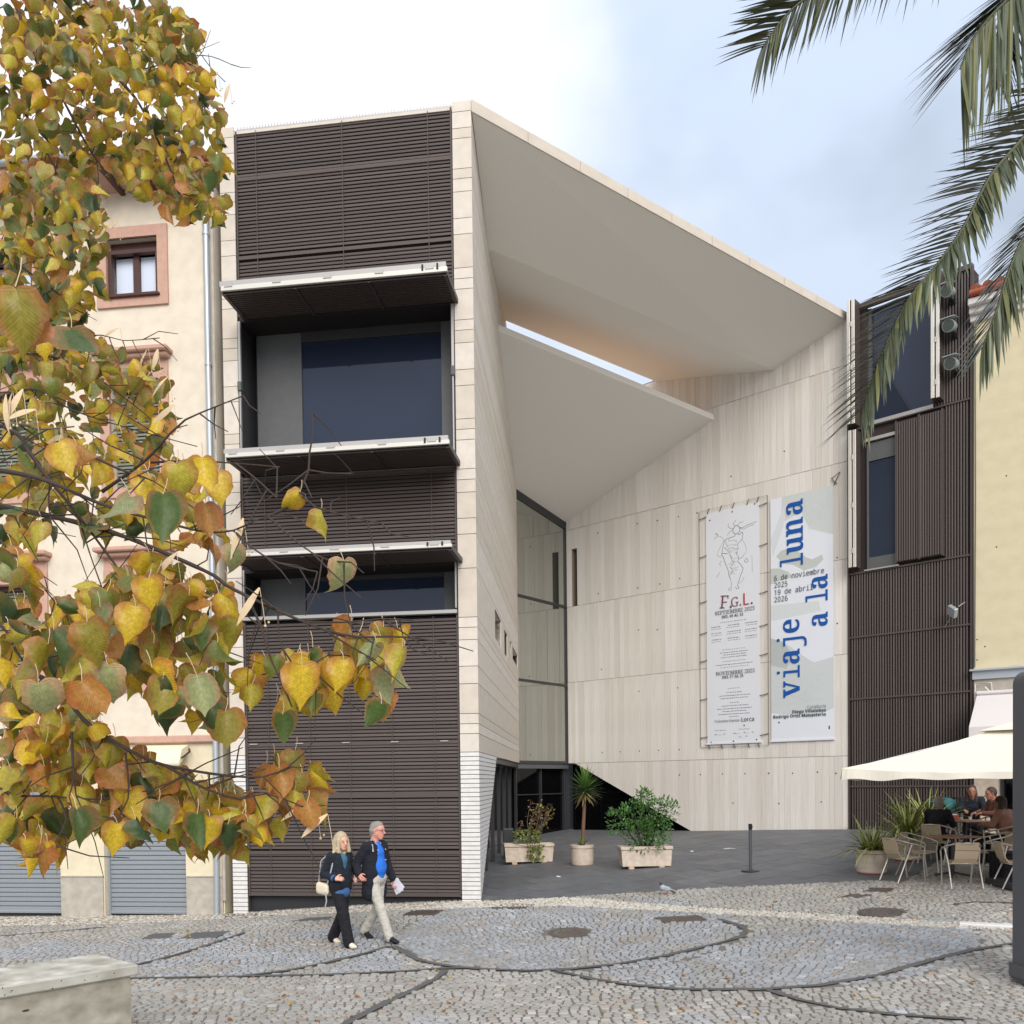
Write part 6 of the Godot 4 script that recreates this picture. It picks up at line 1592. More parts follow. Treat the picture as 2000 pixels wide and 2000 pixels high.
# ---------------------------------------------------------------- the cafe corner
func chair() -> Node3D:
	var o := Node3D.new()
	var k := Geo.new()
	k.tube([Vector3(0.25, 0.60, -0.26), Vector3(0.10, 0.655, -0.285), Vector3(-0.10, 0.70, -0.28), Vector3(-0.24, 0.745, -0.20), Vector3(-0.30, 0.76, -0.08), Vector3(-0.305, 0.765, 0), Vector3(-0.30, 0.76, 0.08), Vector3(-0.24, 0.745, 0.20), Vector3(-0.10, 0.70, 0.28), Vector3(0.10, 0.655, 0.285), Vector3(0.25, 0.60, 0.26)], [0.0145], 8); put("arm_rail", k, M.alu, o)
	for s in [-1, 1]:
		k = Geo.new(); k.tube([Vector3(0.25, 0.60, s * 0.26), Vector3(0.25, 0.56, s * 0.262), Vector3(0.18, 0.42, s * 0.25), Vector3(0.10, 0.28, s * 0.24), Vector3(-0.20, 0.0, s * 0.255)] if false else [Vector3(0.25, 0.60, s * 0.26), Vector3(0.225, 0.42, s * 0.25), Vector3(0.275, 0.0, s * 0.235)], [0.0135], 8); put("leg", k, M.alu, o)
		k = Geo.new(); k.tube([Vector3(-0.03, 0.685, s * 0.283), Vector3(-0.11, 0.42, s * 0.245), Vector3(-0.30, 0.0, s * 0.25)], [0.0135], 8); put("leg", k, M.alu, o)
	k = Geo.new(); k.tube([Vector3(0.23, 0.415, -0.22), Vector3(-0.17, 0.41, -0.22), Vector3(-0.17, 0.41, 0.22), Vector3(0.23, 0.415, 0.22), Vector3(0.23, 0.415, -0.22)], [0.012], 6); put("seat_frame", k, M.alu, o)
	k = Geo.new(); k.bevel(Vector3(0.03, 0.432, 0), Vector3(0.42, 0.022, 0.42), 0.008); put("seat", k, M.weave, o)
	k = Geo.new()
	for i in 6:
		var a := [0.43, 0.50, 0.57, 0.64, 0.71, 0.765, 0.77]; var b := [-0.17, -0.225, -0.25, -0.265, -0.28, -0.29, -0.29]
		k.box(Vector3((b[i] + b[i + 1]) / 2, (a[i] + a[i + 1]) / 2, 0), Vector3(0.016, a[i + 1] - a[i] + 0.008, 0.37), Basis(Vector3.BACK, atan2(b[i] - b[i + 1], a[i + 1] - a[i])))
	put("backrest", k, M.weave, o)
	return o

func seated(label: String, at_: Vector3, turn: float, hair: Material, coat: Material, lean: float, long_hair := false) -> Node3D:
	var o := thing("person", label, "person", at_, turn)
	var f := Vector3(lean, 0, 0)
	var j := {"pelvis": Vector3(-0.05, 0.52, 0), "chest": Vector3(-0.07, 0.84, 0) + f * 0.6, "neck": Vector3(-0.05, 1.03, 0) + f, "shL": Vector3(-0.07, 0.98, -0.18) + f * 0.85, "shR": Vector3(-0.07, 0.98, 0.18) + f * 0.85, "elR": Vector3(0.05, 0.76, 0.25) + f * 0.6, "wrR": Vector3(0.28, 0.77, 0.15) + f * 0.5, "elL": Vector3(0.05, 0.76, -0.25) + f * 0.6, "wrL": Vector3(0.28, 0.77, -0.15) + f * 0.5,
		"hipR": Vector3(-0.03, 0.50, 0.09), "kneeR": Vector3(0.38, 0.52, 0.11), "ankleR": Vector3(0.36, 0.09, 0.11), "toeR": Vector3(0.52, 0.03, 0.12), "hipL": Vector3(-0.03, 0.50, -0.09), "kneeL": Vector3(0.38, 0.52, -0.11), "ankleL": Vector3(0.36, 0.09, -0.11), "toeL": Vector3(0.52, 0.03, -0.12)}
	var ht := head_frame(Vector3(-0.02, 1.17, 0) + f * 1.15, 0.0, -0.1)
	var g := bare(j); var t := Transform3D()
	g.add(skull(ht), t); g.add(hand(j.wrR, Vector3(0.9, -0.1, -0.3), Vector3(0, -1, 0), -1.0, 0.5), t); g.add(hand(j.wrL, Vector3(0.9, -0.1, 0.3), Vector3(0, -1, 0), 1.0, 0.5), t)
	put("body", g, M.skin_dark, o)
	face_parts(o, ht)
	var hp := [[Vector3(-0.026, 0.045, 0), Vector3(-0.012, 0.052, 0), 0.101, 0.098, 0.02, Vector3(1, 1, 0.86)], [Vector3(-0.05, 0.0, 0), Vector3(-0.06, -0.05, 0), 0.075, 0.05, 0.03]]
	if long_hair: hp.append_array([[Vector3(-0.05, 0, 0.05), Vector3(-0.03, -0.22, 0.09), 0.05, 0.045, 0.03], [Vector3(-0.05, 0, -0.05), Vector3(-0.03, -0.22, -0.09), 0.05, 0.045, 0.03]])
	var hg := Geo.new(); hg.add(flesh(hp, 0.010, [[Vector3(0.115, 0.03, 0), Vector3(0.10, -0.1, 0), 0.075, 0.07]]), ht); put("hair", hg, hair, o)
	put("trousers", flesh(limbs(j, 0.09, 0.07, 0.062), 0.016), M.black_cloth, o)
	var jk := [[j.pelvis + Vector3(-0.01, 0, 0), j.chest, 0.145, 0.15, 0.05, Vector3(0.85, 1, 1.1)], [j.chest, j.chest.lerp(j.neck, 0.6), 0.145, 0.09, 0.05], [j.shL, j.shR, 0.075, 0.075, 0.05]]
	jk.append_array(sleeve(j, "R", 0.075, 0.062, 0.048)); jk.append_array(sleeve(j, "L", 0.075, 0.062, 0.048))
	put("jacket", flesh(jk, 0.016), coat, o)
	put("shoe", shoe(j.ankleR, j.toeR), M.shoe_black, o); put("shoe", shoe(j.ankleL, j.toeL), M.shoe_black, o)
	return o

func cafe_table(label: String, x: float, z: float, turn: float):
	var o := thing("cafe_table", label, "table", on_ground(x, z, 0.012), turn)
	var k := Geo.new(); k.bevel(Vector3(0, 0.72, 0), Vector3(0.7, 0.028, 0.7), 0.01); put("table_top", k, M.table_top, o)
	k = Geo.new(); k.tube([Vector3(0, 0.03, 0), Vector3(0, 0.71, 0)], [0.035], 12); put("column", k, M.dark_metal, o)
	for i in 4:
		var a := TAU * i / 4 + PI / 4
		k = Geo.new(); k.tube([Vector3(0, 0.08, 0), Vector3(cos(a) * 0.3, 0.015, sin(a) * 0.3)], [0.022, 0.016], 8); put("foot", k, M.dark_metal, o)

func spiky(label: String, x: float, z: float, r: float, h: float, n: int, len: float, pot_label: String, flop: float):
	var o := thing("round_pot", pot_label, "plant pot", on_ground(x, z, 0.012))
	round_pot(o, r, h)
	o = thing("strap_leaf_plant", label, "plant", on_ground(x, z, h * 0.92))
	for i in n:
		var g := Geo.new()
		var az := rnd(0, TAU); var el := lerpf(0.15, 1.45, pow(rng.randf(), 0.8))
		var pale := rng.randf()
		var c0 := lin(122, 130, 62, rnd(0.8, 1.2)); var c1 := lin(188, 190, 112, rnd(0.8, 1.2)) if pale < 0.6 else lin(134, 146, 74, rnd(0.8, 1.2))
		if pale > 0.93: c0 = lin(150, 116, 78); c1 = lin(160, 128, 90)
		blade(g, Vector3(cos(az) * rnd(0, r * 0.6), 0, sin(az) * rnd(0, r * 0.6)), Vector3(cos(az) * cos(el), sin(el), sin(az) * cos(el)), len * rnd(0.65, 1.15), rnd(0.017, 0.027), flop * rnd(0.5, 1.4), c0, c1, 5)
		put("leaf", g, M.green_leaf, o)

func cafe():
	spiky("strap-leaved plant in the foremost pot, standing left of the cafe chairs", 6.80, -17.42, 0.29, 0.44, 100, 0.72, "cream round pot nearest the terrace edge, left of the cafe chairs", 1.3)
	spiky("larger strap-leaved plant behind the first cafe chair", 7.98, -18.6, 0.30, 0.46, 130, 1.0, "cream round pot partly hidden behind the first cafe chair", 1.7)
	spiky("strap-leaved plant furthest back, close to the seated man's head", 8.75, -19.4, 0.30, 0.46, 110, 1.05, "cream round pot furthest back among the cafe plants", 1.5)
	var proto := chair()
	var grp := "aluminium chairs of the cafe"
	var spots := [[6.98, -16.45, 15, "aluminium cafe chair furthest left, side on beside the front plant pot"], [7.47, -16.95, -48, "cafe chair facing out at the left corner of the front table"], [7.62, -15.62, 82, "cafe chair with its woven back to the square, before the front table"], [8.62, -16.5, 172, "cafe chair on the right side of the front table, turned to it"], [8.36, -15.28, -8, "cafe chair nearest the square, cut off by the grey pillar"], [8.33, -18.05, 42, "cafe chair under the seated man in black"], [9.30, -17.42, 125, "cafe chair under the seated person with a pinkish top"], [9.98, -20.0, -115, "cafe chair of the long-haired woman at the rear table"], [10.1, -19.25, 178, "cafe chair of the person in the brown coat at the rear table"]]
	for i in spots.size():
		var s: Array = spots[i]
		var c: Node3D = proto if i == 0 else proto.duplicate()
		c.name = numbered("cafe_chair"); add_child(c)
		c.position = on_ground(s[0], s[1], 0.014); c.rotation.y = deg_to_rad(s[2])
		tag(c, s[3], "chair", grp)
	cafe_table("square brown cafe table standing empty among four chairs", 7.95, -16.62, 0.3)
	cafe_table("cafe table with cups where four people sit", 9.16, -18.62, 0.35)
	seated("man in black seated with his back turned at the rear cafe table", on_ground(8.35, -18.05, 0.012), deg_to_rad(42), M.hair_grey, M.black_cloth, 0.06)
	seated("long-haired woman seated facing out at the rear cafe table", on_ground(9.98, -20.0, 0.012), deg_to_rad(-115), M.hair_dark, M.navy, 0.14, true)
	seated("person in brown coat seated at the far side of the rear cafe table", on_ground(10.1, -19.25, 0.012), deg_to_rad(178), M.hair_dark, M.brown_coat, 0.1)
	seated("person with pinkish grey top seated nearest, partly behind the grey pillar", on_ground(9.30, -17.42, 0.012), deg_to_rad(125), M.hair_dark, M.skin_dark, 0.08, true)
	for c in [[9.02, -18.5, "white cup at the left edge of the rear cafe table"], [9.28, -18.66, "white cup at the middle of the rear cafe table"]]:
		var o := thing("cup", c[2], "cup", on_ground(c[0], c[1], 0.0) + Vector3(0, on_ground(9.16, -18.62).y - on_ground(c[0], c[1]).y + 0.748, 0), 0.0, "cups on the cafe table")
		var k := Geo.new(); k.lathe([Vector2(0.0, 0.0), Vector2(0.022, 0.002), Vector2(0.034, 0.05), Vector2(0.036, 0.065), Vector2(0.031, 0.064), Vector2(0.0, 0.05)], Vector3.ZERO, 16); put("bowl", k, M.rail, o)
		k = Geo.new(); k.lathe([Vector2(0.0, -0.001), Vector2(0.062, 0.006), Vector2(0.064, 0.01), Vector2(0.0, 0.004)], Vector3.ZERO, 16); put("saucer", k, M.rail, o)
	var dish := thing("napkin_box", "dark red box standing on the rear cafe table", "box", Vector3(9.0, on_ground(9.16, -18.62).y + 0.748, -18.75), 0.4)
	var kk := Geo.new(); kk.bevel(Vector3(0, 0.05, 0), Vector3(0.16, 0.1, 0.11), 0.01); put("case", kk, M.terracotta, dish)
	kk = Geo.new(); kk.bevel(Vector3(0, 0.108, 0), Vector3(0.1, 0.02, 0.05), 0.004); put("napkins", kk, M.paper, dish)
	# pushchair
	var o := thing("pushchair", "teal pushchair with its rounded hood up behind the seated man", "pushchair", on_ground(9.55, -20.5, 0.012), deg_to_rad(200))
	kk = flesh([[Vector3(-0.05, 0.82, -0.12), Vector3(-0.05, 0.82, 0.12), 0.2, 0.2, 0.05], [Vector3(-0.1, 0.68, -0.12), Vector3(-0.1, 0.68, 0.12), 0.18, 0.18, 0.05]], 0.016, [[Vector3(0.2, 0.72, -0.1), Vector3(0.2, 0.72, 0.1), 0.2, 0.2]]); put("hood", kk, M.teal, o)
	kk = Geo.new(); kk.bevel(Vector3(0.02, 0.5, 0), Vector3(0.6, 0.12, 0.36), 0.03, Basis(Vector3.BACK, 0.2)); kk.bevel(Vector3(-0.22, 0.6, 0), Vector3(0.1, 0.4, 0.36), 0.03); put("seat", kk, M.navy, o)
	for s in [-1, 1]:
		kk = Geo.new(); kk.tube([Vector3(-0.5, 1.0, s * 0.2), Vector3(-0.25, 0.7, s * 0.2), Vector3(0.25, 0.12, s * 0.2)], [0.014], 8); kk.tube([Vector3(0.05, 0.4, s * 0.2), Vector3(-0.3, 0.12, s * 0.22)], [0.014], 8); put("frame_tube", kk, M.dark_metal, o)
		for x in [0.27, -0.32]:
			kk = Geo.new(); var ring := []
			for i in 17: ring.append(Vector3(x + cos(TAU * i / 16) * 0.11, 0.125 + sin(TAU * i / 16) * 0.11, s * 0.24))
			kk.tube(ring, [0.016], 6, false); kk.tube([Vector3(x, 0.125, s * 0.22), Vector3(x, 0.125, s * 0.26)], [0.05], 10); put("wheel", kk, M.black, o)
	kk = Geo.new(); kk.tube([Vector3(-0.5, 1.0, -0.2), Vector3(-0.5, 1.0, 0.2)], [0.016], 8); put("handle", kk, M.black, o)
	# parasol
	var c := Vector3(8.55, 0, -15.35); var gyc := gy(8.55, -15.35)
	o = thing("parasol", "big cream market parasol spread over the cafe tables", "parasol", Vector3(c.x, gyc, c.z))
	var tip := Vector3(0, 3.30 - gyc, 0)
	var cor := []
	var a := Vector3(5.5 - c.x, 2.545 - gyc, -15.35 - c.z)
	for i in 4: cor.append(Basis(Vector3.UP, PI / 2 * i) * a)
	for i in 4:
		var p0: Vector3 = cor[i]; var p1: Vector3 = cor[(i + 1) % 4]
		var g := Geo.new(); var n := 22
		for u in n:
			for v in n:
				var q := []
				for e in [[u, v], [u + 1, v], [u + 1, v + 1], [u, v + 1]]:
					var f: float = e[0] / float(n); var h: float = e[1] / float(n) * 0.86
					var w := p0.lerp(p1, f).lerp(tip, h)
					w.y -= sin(f * PI) * (0.10 * (1.0 - h)) + sin(h / 0.86 * PI) * 0.05 - sin(f * 26.0 + i) * 0.008 * sin(f * PI) * exp(-h * 7.0)
					q.append(w)
				g.quad(q[0], q[1], q[2], q[3])
		put("canopy_panel", g, M.parasol, o)
		g = Geo.new()
		for u in 44:
			var q := []
			for e in [u, u + 1]:
				var f: float = e / 44.0
				var w := p0.lerp(p1, f); w.y -= sin(f * PI) * 0.10 - sin(f * 26.0 + i) * 0.008 * sin(f * PI)
				var ou := (p0 + p1).normalized() * (0.03 + 0.035 * sin(f * 31.0 + i) * (0.4 + absf(f - 0.5)))
				q.append(w); q.append(w + ou + Vector3(0, -0.215 + sin(f * PI) * 0.10, 0))
			g.quad(q[1], q[3], q[2], q[0])
		put("valance", g, M.parasol, o)
		g = Geo.new(); g.tube([tip + Vector3(0, -0.06, 0), p0 + Vector3(0, -0.035, 0)], [0.016], 6); put("rib", g, M.rail_grey, o)
		g = Geo.new()
		var b0 := (p0 * 0.26).lerp(tip, 0.0); var b1 := p1 * 0.26
		b0.y = tip.y - 0.16; b1.y = tip.y - 0.16
		g.tri(b0, b1, tip + Vector3(0, 0.04, 0)); put("vent_cap", g, M.parasol, o)
	kk = Geo.new(); kk.tube([Vector3(0, 0.1, 0), tip], [0.035], 12); put("pole", kk, M.dark_metal, o)
	kk = Geo.new(); kk.lathe([Vector2(0.05, 0.0), Vector2(0.03, 0.08), Vector2(0.0, 0.1)], tip + Vector3(0, 0.02, 0), 12); put("finial", kk, M.dark_metal, o)
	kk = Geo.new(); kk.bevel(Vector3(0, 0.06, 0), Vector3(0.9, 0.12, 0.9), 0.02); put("base", kk, M.dark_metal, o)
	o = thing("dark_crate", "dark navy box on the cobbles behind the nearest cafe chair", "box", on_ground(8.75, -16.0, 0.012), 0.1)
	kk = Geo.new(); kk.bevel(Vector3(0, 0.24, 0), Vector3(0.75, 0.46, 0.4), 0.02); put("body", kk, M.black_cloth, o)
	kk = Geo.new(); kk.bevel(Vector3(0, 0.475, 0), Vector3(0.78, 0.03, 0.43), 0.01); put("lid", kk, M.black, o)
	# the tall dark totem at the right edge
	o = thing("information_totem", "tall dark grey rounded pillar cut off by the right edge", "pillar", on_ground(5.46 + 0.42, -9.87, 0.0), 0.0)
	var rr := PackedVector2Array()
	for i in 9: rr.append(Vector2(-0.44 + 0.14 - cos(PI / 2 * i / 8) * 0.14, 3.36 - 0.14 + sin(PI / 2 * i / 8) * 0.14))
	for i in 9: rr.append(Vector2(0.44 - 0.14 + sin(PI / 2 * i / 8) * 0.14, 3.36 - 0.14 + cos(PI / 2 * i / 8) * 0.14))
	rr.append(Vector2(0.44, 0.0)); rr.append(Vector2(-0.44, 0.0))
	kk = Geo.new(); kk.prism(rr, -0.14, 0.14); put("body", kk, M.post_grey, o)
	rr = PackedVector2Array()
	for i in 7: rr.append(Vector2(-0.465 + 0.06 - cos(PI / 2 * i / 6) * 0.06, 0.02 + 0.06 - sin(PI / 2 * i / 6) * 0.06) )
	rr.append(Vector2(0.465, 0.02)); rr.append(Vector2(0.465, 0.20)); rr.append(Vector2(-0.465, 0.20))
	kk = Geo.new(); kk.prism(rr, -0.17, 0.17); put("skirt", kk, M.post_grey, o)

func pigeon():
	var o := thing("pigeon", "grey pigeon standing at the lower edge of the slate terrace", "pigeon", on_ground(2.75, -16.62, 0.014), PI + 0.3)
	put("body", flesh([[Vector3(-0.06, 0.10, 0), Vector3(0.05, 0.13, 0), 0.045, 0.052, 0.03], [Vector3(0.05, 0.14, 0), Vector3(0.085, 0.20, 0), 0.035, 0.024, 0.02], [Vector3(0.088, 0.215, 0), Vector3(0.095, 0.218, 0), 0.022, 0.02, 0.01], [Vector3(0.11, 0.213, 0), Vector3(0.128, 0.208, 0), 0.008, 0.003, 0.006], [Vector3(-0.05, 0.08, 0.02), Vector3(-0.04, 0.05, 0.02), 0.02, 0.012, 0.01], [Vector3(-0.0, 0.08, -0.02), Vector3(0.0, 0.05, -0.02), 0.02, 0.012, 0.01]], 0.007), M.pigeon_grey, o)
	put("head", flesh([[Vector3(0.075, 0.185, 0), Vector3(0.09, 0.213, 0), 0.029, 0.024, 0.01], [Vector3(0.092, 0.217, 0), Vector3(0.1, 0.217, 0), 0.0225, 0.019, 0.01]], 0.006), M.pigeon_dark, o)
	put("tail", flesh([[Vector3(-0.08, 0.085, 0), Vector3(-0.20, 0.035, 0), 0.028, 0.02, 0.02, Vector3(1, 0.5, 1.2)]], 0.007), M.pigeon_dark, o)
	for s in [-1, 1]:
		put("wing", flesh([[Vector3(0.03, 0.135, s * 0.042), Vector3(-0.13, 0.085, s * 0.026), 0.032, 0.012, 0.02, Vector3(1, 1, 0.4)]], 0.006), M.pigeon_grey, o)
		var k := Geo.new(); k.tube([Vector3(-0.02, 0.06, s * 0.02), Vector3(-0.01, 0.004, s * 0.022)], [0.005], 5); k.tube([Vector3(-0.02, 0.004, s * 0.022), Vector3(0.025, 0.003, s * 0.026)], [0.003], 5); put("leg", k, M.coral, o)
		k = Geo.new(); k.ball(Vector3(0.103, 0.22, s * 0.018), Vector3(0.004, 0.004, 0.003), 6, 4); put("eye", k, M.coral, o)

# ---------------------------------------------------------------- the lime tree over the left of the view
const PAL := [  # centre and margin of a leaf, sRGB
	[[74, 96, 42], [150, 112, 66]], [[208, 178, 46], [196, 134, 62]], [[146, 134, 50], [170, 116, 66]], [[172, 122, 56], [178, 108, 60]],
	[[150, 156, 108], [190, 150, 114]], [[58, 80, 42], [104, 100, 52]], [[184, 172, 62], [184, 138, 66]], [[112, 122, 52], [140, 112, 58]]]

func lime_leaf(var_no: int, pal: int) -> Geo:   # heart-shaped leaf one metre long, hanging from its stalk at the origin: green heart, browning rim, pointed tip
	var r := RandomNumberGenerator.new(); r.seed = 900 + var_no * 31 + pal
	var g := Geo.new(); g.has_col = true
	var base := [[0.0, 0.0], [0.07, 0.06], [0.17, 0.105], [0.28, 0.10], [0.38, 0.05], [0.45, -0.05], [0.475, -0.17], [0.46, -0.29], [0.42, -0.40], [0.355, -0.51], [0.28, -0.61], [0.20, -0.69], [0.12, -0.76], [0.07, -0.84], [0.0, -0.99]]
	var fold := r.randf_range(0.1, 1.15); var curl := r.randf_range(-0.9, 0.8); var twist := r.randf_range(-0.45, 0.45); var bow := r.randf_range(-0.14, 0.14)
	var w1 := r.randf_range(0.02, 0.09); var ph := r.randf_range(0, TAU)
	var k := r.randf_range(0.98, 1.38)
	var ci := lin(PAL[pal][0][0], PAL[pal][0][1], PAL[pal][0][2], k); var ce := lin(PAL[pal][1][0], PAL[pal][1][1], PAL[pal][1][2], k * r.randf_range(0.85, 1.1))
	var reach := r.randf_range(0.5, 0.9)
	var place := func(p: Vector2) -> Vector3:
		var ax := sqrt(p.x * p.x + 0.0016) - 0.04
		var z := -ax * fold * 0.75 - ax * ax * fold * 0.4 + sin(p.y * 9.0 + ph + p.x * 5.0) * w1 * ax * 2.2 + sin(p.x * 8.0 + ph) * w1 * 0.4
		var q := Vector3(p.x * (1.0 - 0.2 * fold) + bow * p.y * p.y, p.y, z)
		q = Basis(Vector3.RIGHT, p.y * curl) * q
		return Basis(Vector3.UP, p.y * twist) * q
	var norm := func(p: Vector2) -> Vector3:
		var e := 0.012
		return (place.call(p + Vector2(e, 0)) - place.call(p - Vector2(e, 0))).cross(place.call(p + Vector2(0, e)) - place.call(p - Vector2(0, e))).normalized()
	for s in [-1.0, 1.0]:
		var wide := r.randf_range(0.86, 1.1)
		var rings := [[], [], [], []]
		for i in base.size():
			var f := float(i) / (base.size() - 1)
			var ends := i == 0 or i == base.size() - 1
			var jit := 1.0 if ends else r.randf_range(0.93, 1.05) * (1.0 + 0.05 * sin(f * 21.0 + ph))
			var p := Vector2(base[i][0] * s * wide * jit, base[i][1] * (1.0 if ends else r.randf_range(0.985, 1.02)))
			var v := Vector2(0, lerpf(0.0, -0.99, pow(f, 0.9)))
			rings[0].append([p, ce * r.randf_range(0.85, 1.05)])
			rings[1].append([v.lerp(p, 0.84), ce.lerp(ci, 0.35 * reach)])
			var m := v.lerp(p, reach * r.randf_range(0.62, 0.86))
			rings[2].append([m, ci])
			rings[3].append([v, ci * 1.05])
		for q in 3:
			for i in base.size() - 1:
				for t in [[rings[q][i], rings[q][i + 1], rings[q + 1][i + 1]], [rings[q][i], rings[q + 1][i + 1], rings[q + 1][i]]]:
					var a: Vector2 = t[0][0]; var b: Vector2 = t[1][0]; var d: Vector2 = t[2][0]
					if absf((b - a).cross(d - a)) < 1e-6: continue
					if (b - a).cross(d - a) < 0:
						var sw: Array = t[1]; t[1] = t[2]; t[2] = sw
					for e in [0, 2, 1]:
						var p: Vector2 = t[e][0]
						g.v.append(place.call(p)); g.n.append(norm.call(p)); g.c.append(t[e][1]); g.uv.append(Vector2(p.x + 0.5, (0.12 - p.y) / 1.15))
	g.has_uv = true
	return g

# outline in the photograph, nearest and farthest distance, leaf length, number, palette weights
const SPRAYS := [
	[[70, 0, 310, 0, 362, 36, 398, 80, 395, 141, 422, 167, 431, 228, 420, 250, 440, 310, 452, 372, 436, 440, 395, 455, 348, 428, 320, 420, 275, 388, 215, 345, 150, 240, 60, 110], 3.7, 5.0, 0.082, 680, [2, 7, 7, 2, 1, 1, 8, 4]],
	[[0, 0, 70, 0, 60, 110, 150, 240, 215, 345, 200, 400, 0, 330], 3.6, 5.0, 0.082, 175, [2, 4, 6, 2, 1, 2, 6, 4]],
	[[0, 300, 190, 380, 213, 480, 190, 560, 170, 620, 160, 720, 0, 720], 3.3, 4.6, 0.082, 400, [3, 4, 7, 2, 2, 2, 7, 5]],
	[[0, 640, 150, 650, 250, 700, 330, 760, 345, 840, 330, 900, 200, 910, 0, 900], 3.0, 4.2, 0.080, 250, [2, 5, 6, 1, 4, 1, 7, 5]],
	[[120, 880, 330, 900, 420, 990, 450, 1060, 430, 1120, 330, 1100, 200, 1060, 100, 1000], 2.3, 3.0, 0.086, 62, [2, 7, 5, 2, 3, 1, 7, 3]],
	[[0, 900, 110, 900, 130, 1000, 60, 1080, 0, 1100], 2.4, 3.2, 0.084, 44, [3, 4, 4, 2, 2, 2, 5, 4]],
	[[0, 1080, 50, 1090, 50, 1180, 100, 1210, 200, 1150, 300, 1100, 400, 1130, 465, 1170, 440, 1240, 420, 1260, 440, 1330, 460, 1400, 430, 1440, 370, 1410, 310, 1400, 240, 1330, 170, 1360, 90, 1320, 0, 1400], 2.0, 2.8, 0.086, 225, [3, 7, 6, 2, 3, 1, 8, 4]],
	[[0, 1350, 160, 1380, 215, 1450, 330, 1510, 470, 1560, 500, 1600, 470, 1640, 400, 1650, 330, 1655, 250, 1655, 170, 1620, 110, 1660, 40, 1665, 0, 1640], 2.2, 3.1, 0.084, 320, [2, 6, 6, 4, 1, 1, 8, 4]],
	[[330, 1560, 470, 1580, 510, 1620, 470, 1670, 400, 1665, 330, 1670], 2.1, 2.6, 0.084, 75, [1, 6, 6, 6, 1, 0, 5, 2]],
	[[40, 1650, 110, 1650, 100, 1685, 45, 1680], 2.2, 2.6, 0.10, 7, [0, 6, 0, 3, 0, 0, 1, 0]],
	[[485, 1295, 560, 1275, 640, 1300, 655, 1370, 620, 1410, 540, 1420, 480, 1390], 2.2, 2.5, 0.09, 24, [1, 7, 2, 1, 1, 0, 7, 1]],
	[[645, 1245, 730, 1240, 805, 1260, 805, 1330, 785, 1380, 740, 1385, 700, 1350, 655, 1330], 2.15, 2.5, 0.09, 17, [1, 7, 2, 2, 2, 0, 5, 1]],
	[[515, 1510, 560, 1490, 612, 1500, 615, 1560, 600, 1600, 560, 1605, 530, 1580], 2.2, 2.5, 0.09, 18, [0, 2, 4, 8, 0, 0, 2, 1]],
	[[440, 1590, 520, 1570, 540, 1620, 500, 1655, 450, 1650], 2.2, 2.5, 0.09, 16, [0, 3, 3, 8, 0, 1, 2, 1]]]
# the leaves that stand out one by one: x, y of the stalk end, distance, length in m, palette, roll in degrees, yaw
const SINGLES := [[30, 560, 1.25, 0.105, 2, 12, 25], [55, 620, 1.3, 0.09, 3, -10, -20], [140, 640, 1.9, 0.12, 0, 20, 40], [115, 865, 2.2, 0.105, 1, 28, 15], [150, 870, 2.3, 0.10, 3, 40, 30], [395, 895, 2.15, 0.105, 1, 5, 20], [318, 965, 1.95, 0.125, 0, 4, 5], [255, 970, 2.0, 0.12, 4, -25, -30], [345, 905, 2.0, 0.11, 6, 18, 20], [425, 925, 2.3, 0.10, 1, 14, 12], [400, 985, 2.2, 0.11, 3, 8, 10],
	[585, 965, 2.05, 0.078, 1, -62, 10], [628, 995, 2.1, 0.085, 6, 30, 58], [672, 1095, 2.0, 0.105, 4, 8, 40], [455, 1065, 2.2, 0.085, 4, 12, 30], [390, 1215, 2.1, 0.085, 0, 6, -14], [290, 1130, 2.0, 0.09, 1, 10, 20], [320, 1150, 2.1, 0.12, 2, 20, 25], [370, 1140, 2.1, 0.12, 3, 30, 62], [265, 1185, 2.0, 0.10, 1, -8, 20], [170, 1215, 1.9, 0.125, 2, 28, 30], [105, 1230, 2.0, 0.11, 0, 10, -10], [75, 1335, 1.85, 0.115, 4, 6, 12], [160, 1330, 1.9, 0.12, 3, 40, 35], [440, 1205, 2.2, 0.11, 6, 12, 15], [210, 1300, 1.95, 0.115, 4, -12, -20], [385, 1320, 1.95, 0.12, 4, 14, 18], [318, 1325, 2.0, 0.11, 2, 4, 8], [310, 1365, 2.1, 0.105, 5, 10, -12], [400, 1360, 2.1, 0.11, 0, 20, 10], [440, 1390, 2.1, 0.115, 2, 8, 6],
	[552, 1395, 2.1, 0.085, 0, 5, 0], [590, 1300, 2.0, 0.115, 1, 4, 8], [672, 1290, 2.1, 0.09, 1, -8, 10], [745, 1375, 2.1, 0.08, 0, -30, 10], [700, 1240, 2.1, 0.10, 2, 10, 10], [735, 1255, 2.1, 0.085, 4, -38, 20], [615, 1350, 2.2, 0.07, 7, -12, 15], [785, 1265, 2.15, 0.10, 6, -10, 40], [715, 1330, 2.2, 0.085, 1, -6, 12], [545, 1500, 2.15, 0.10, 3, 10, 14], [590, 1510, 2.2, 0.08, 2, -14, 20], [600, 1565, 2.15, 0.095, 3, 12, 25], [575, 1545, 2.2, 0.07, 6, 18, 30], [500, 1615, 2.2, 0.07, 1, 10, 10], [50, 1640, 2.15, 0.075, 1, 0, 10], [92, 1645, 2.2, 0.07, 1, -10, -15], [265, 1600, 2.1, 0.08, 5, 30, 65], [150, 1580, 2.0, 0.10, 0, 6, 5], [310, 1565, 2.0, 0.095, 0, 10, 12], [230, 1610, 2.1, 0.09, 1, -4, 6], [445, 1610, 2.1, 0.085, 5, 5, 8], [385, 1590, 2.1, 0.10, 0, 12, 14]]
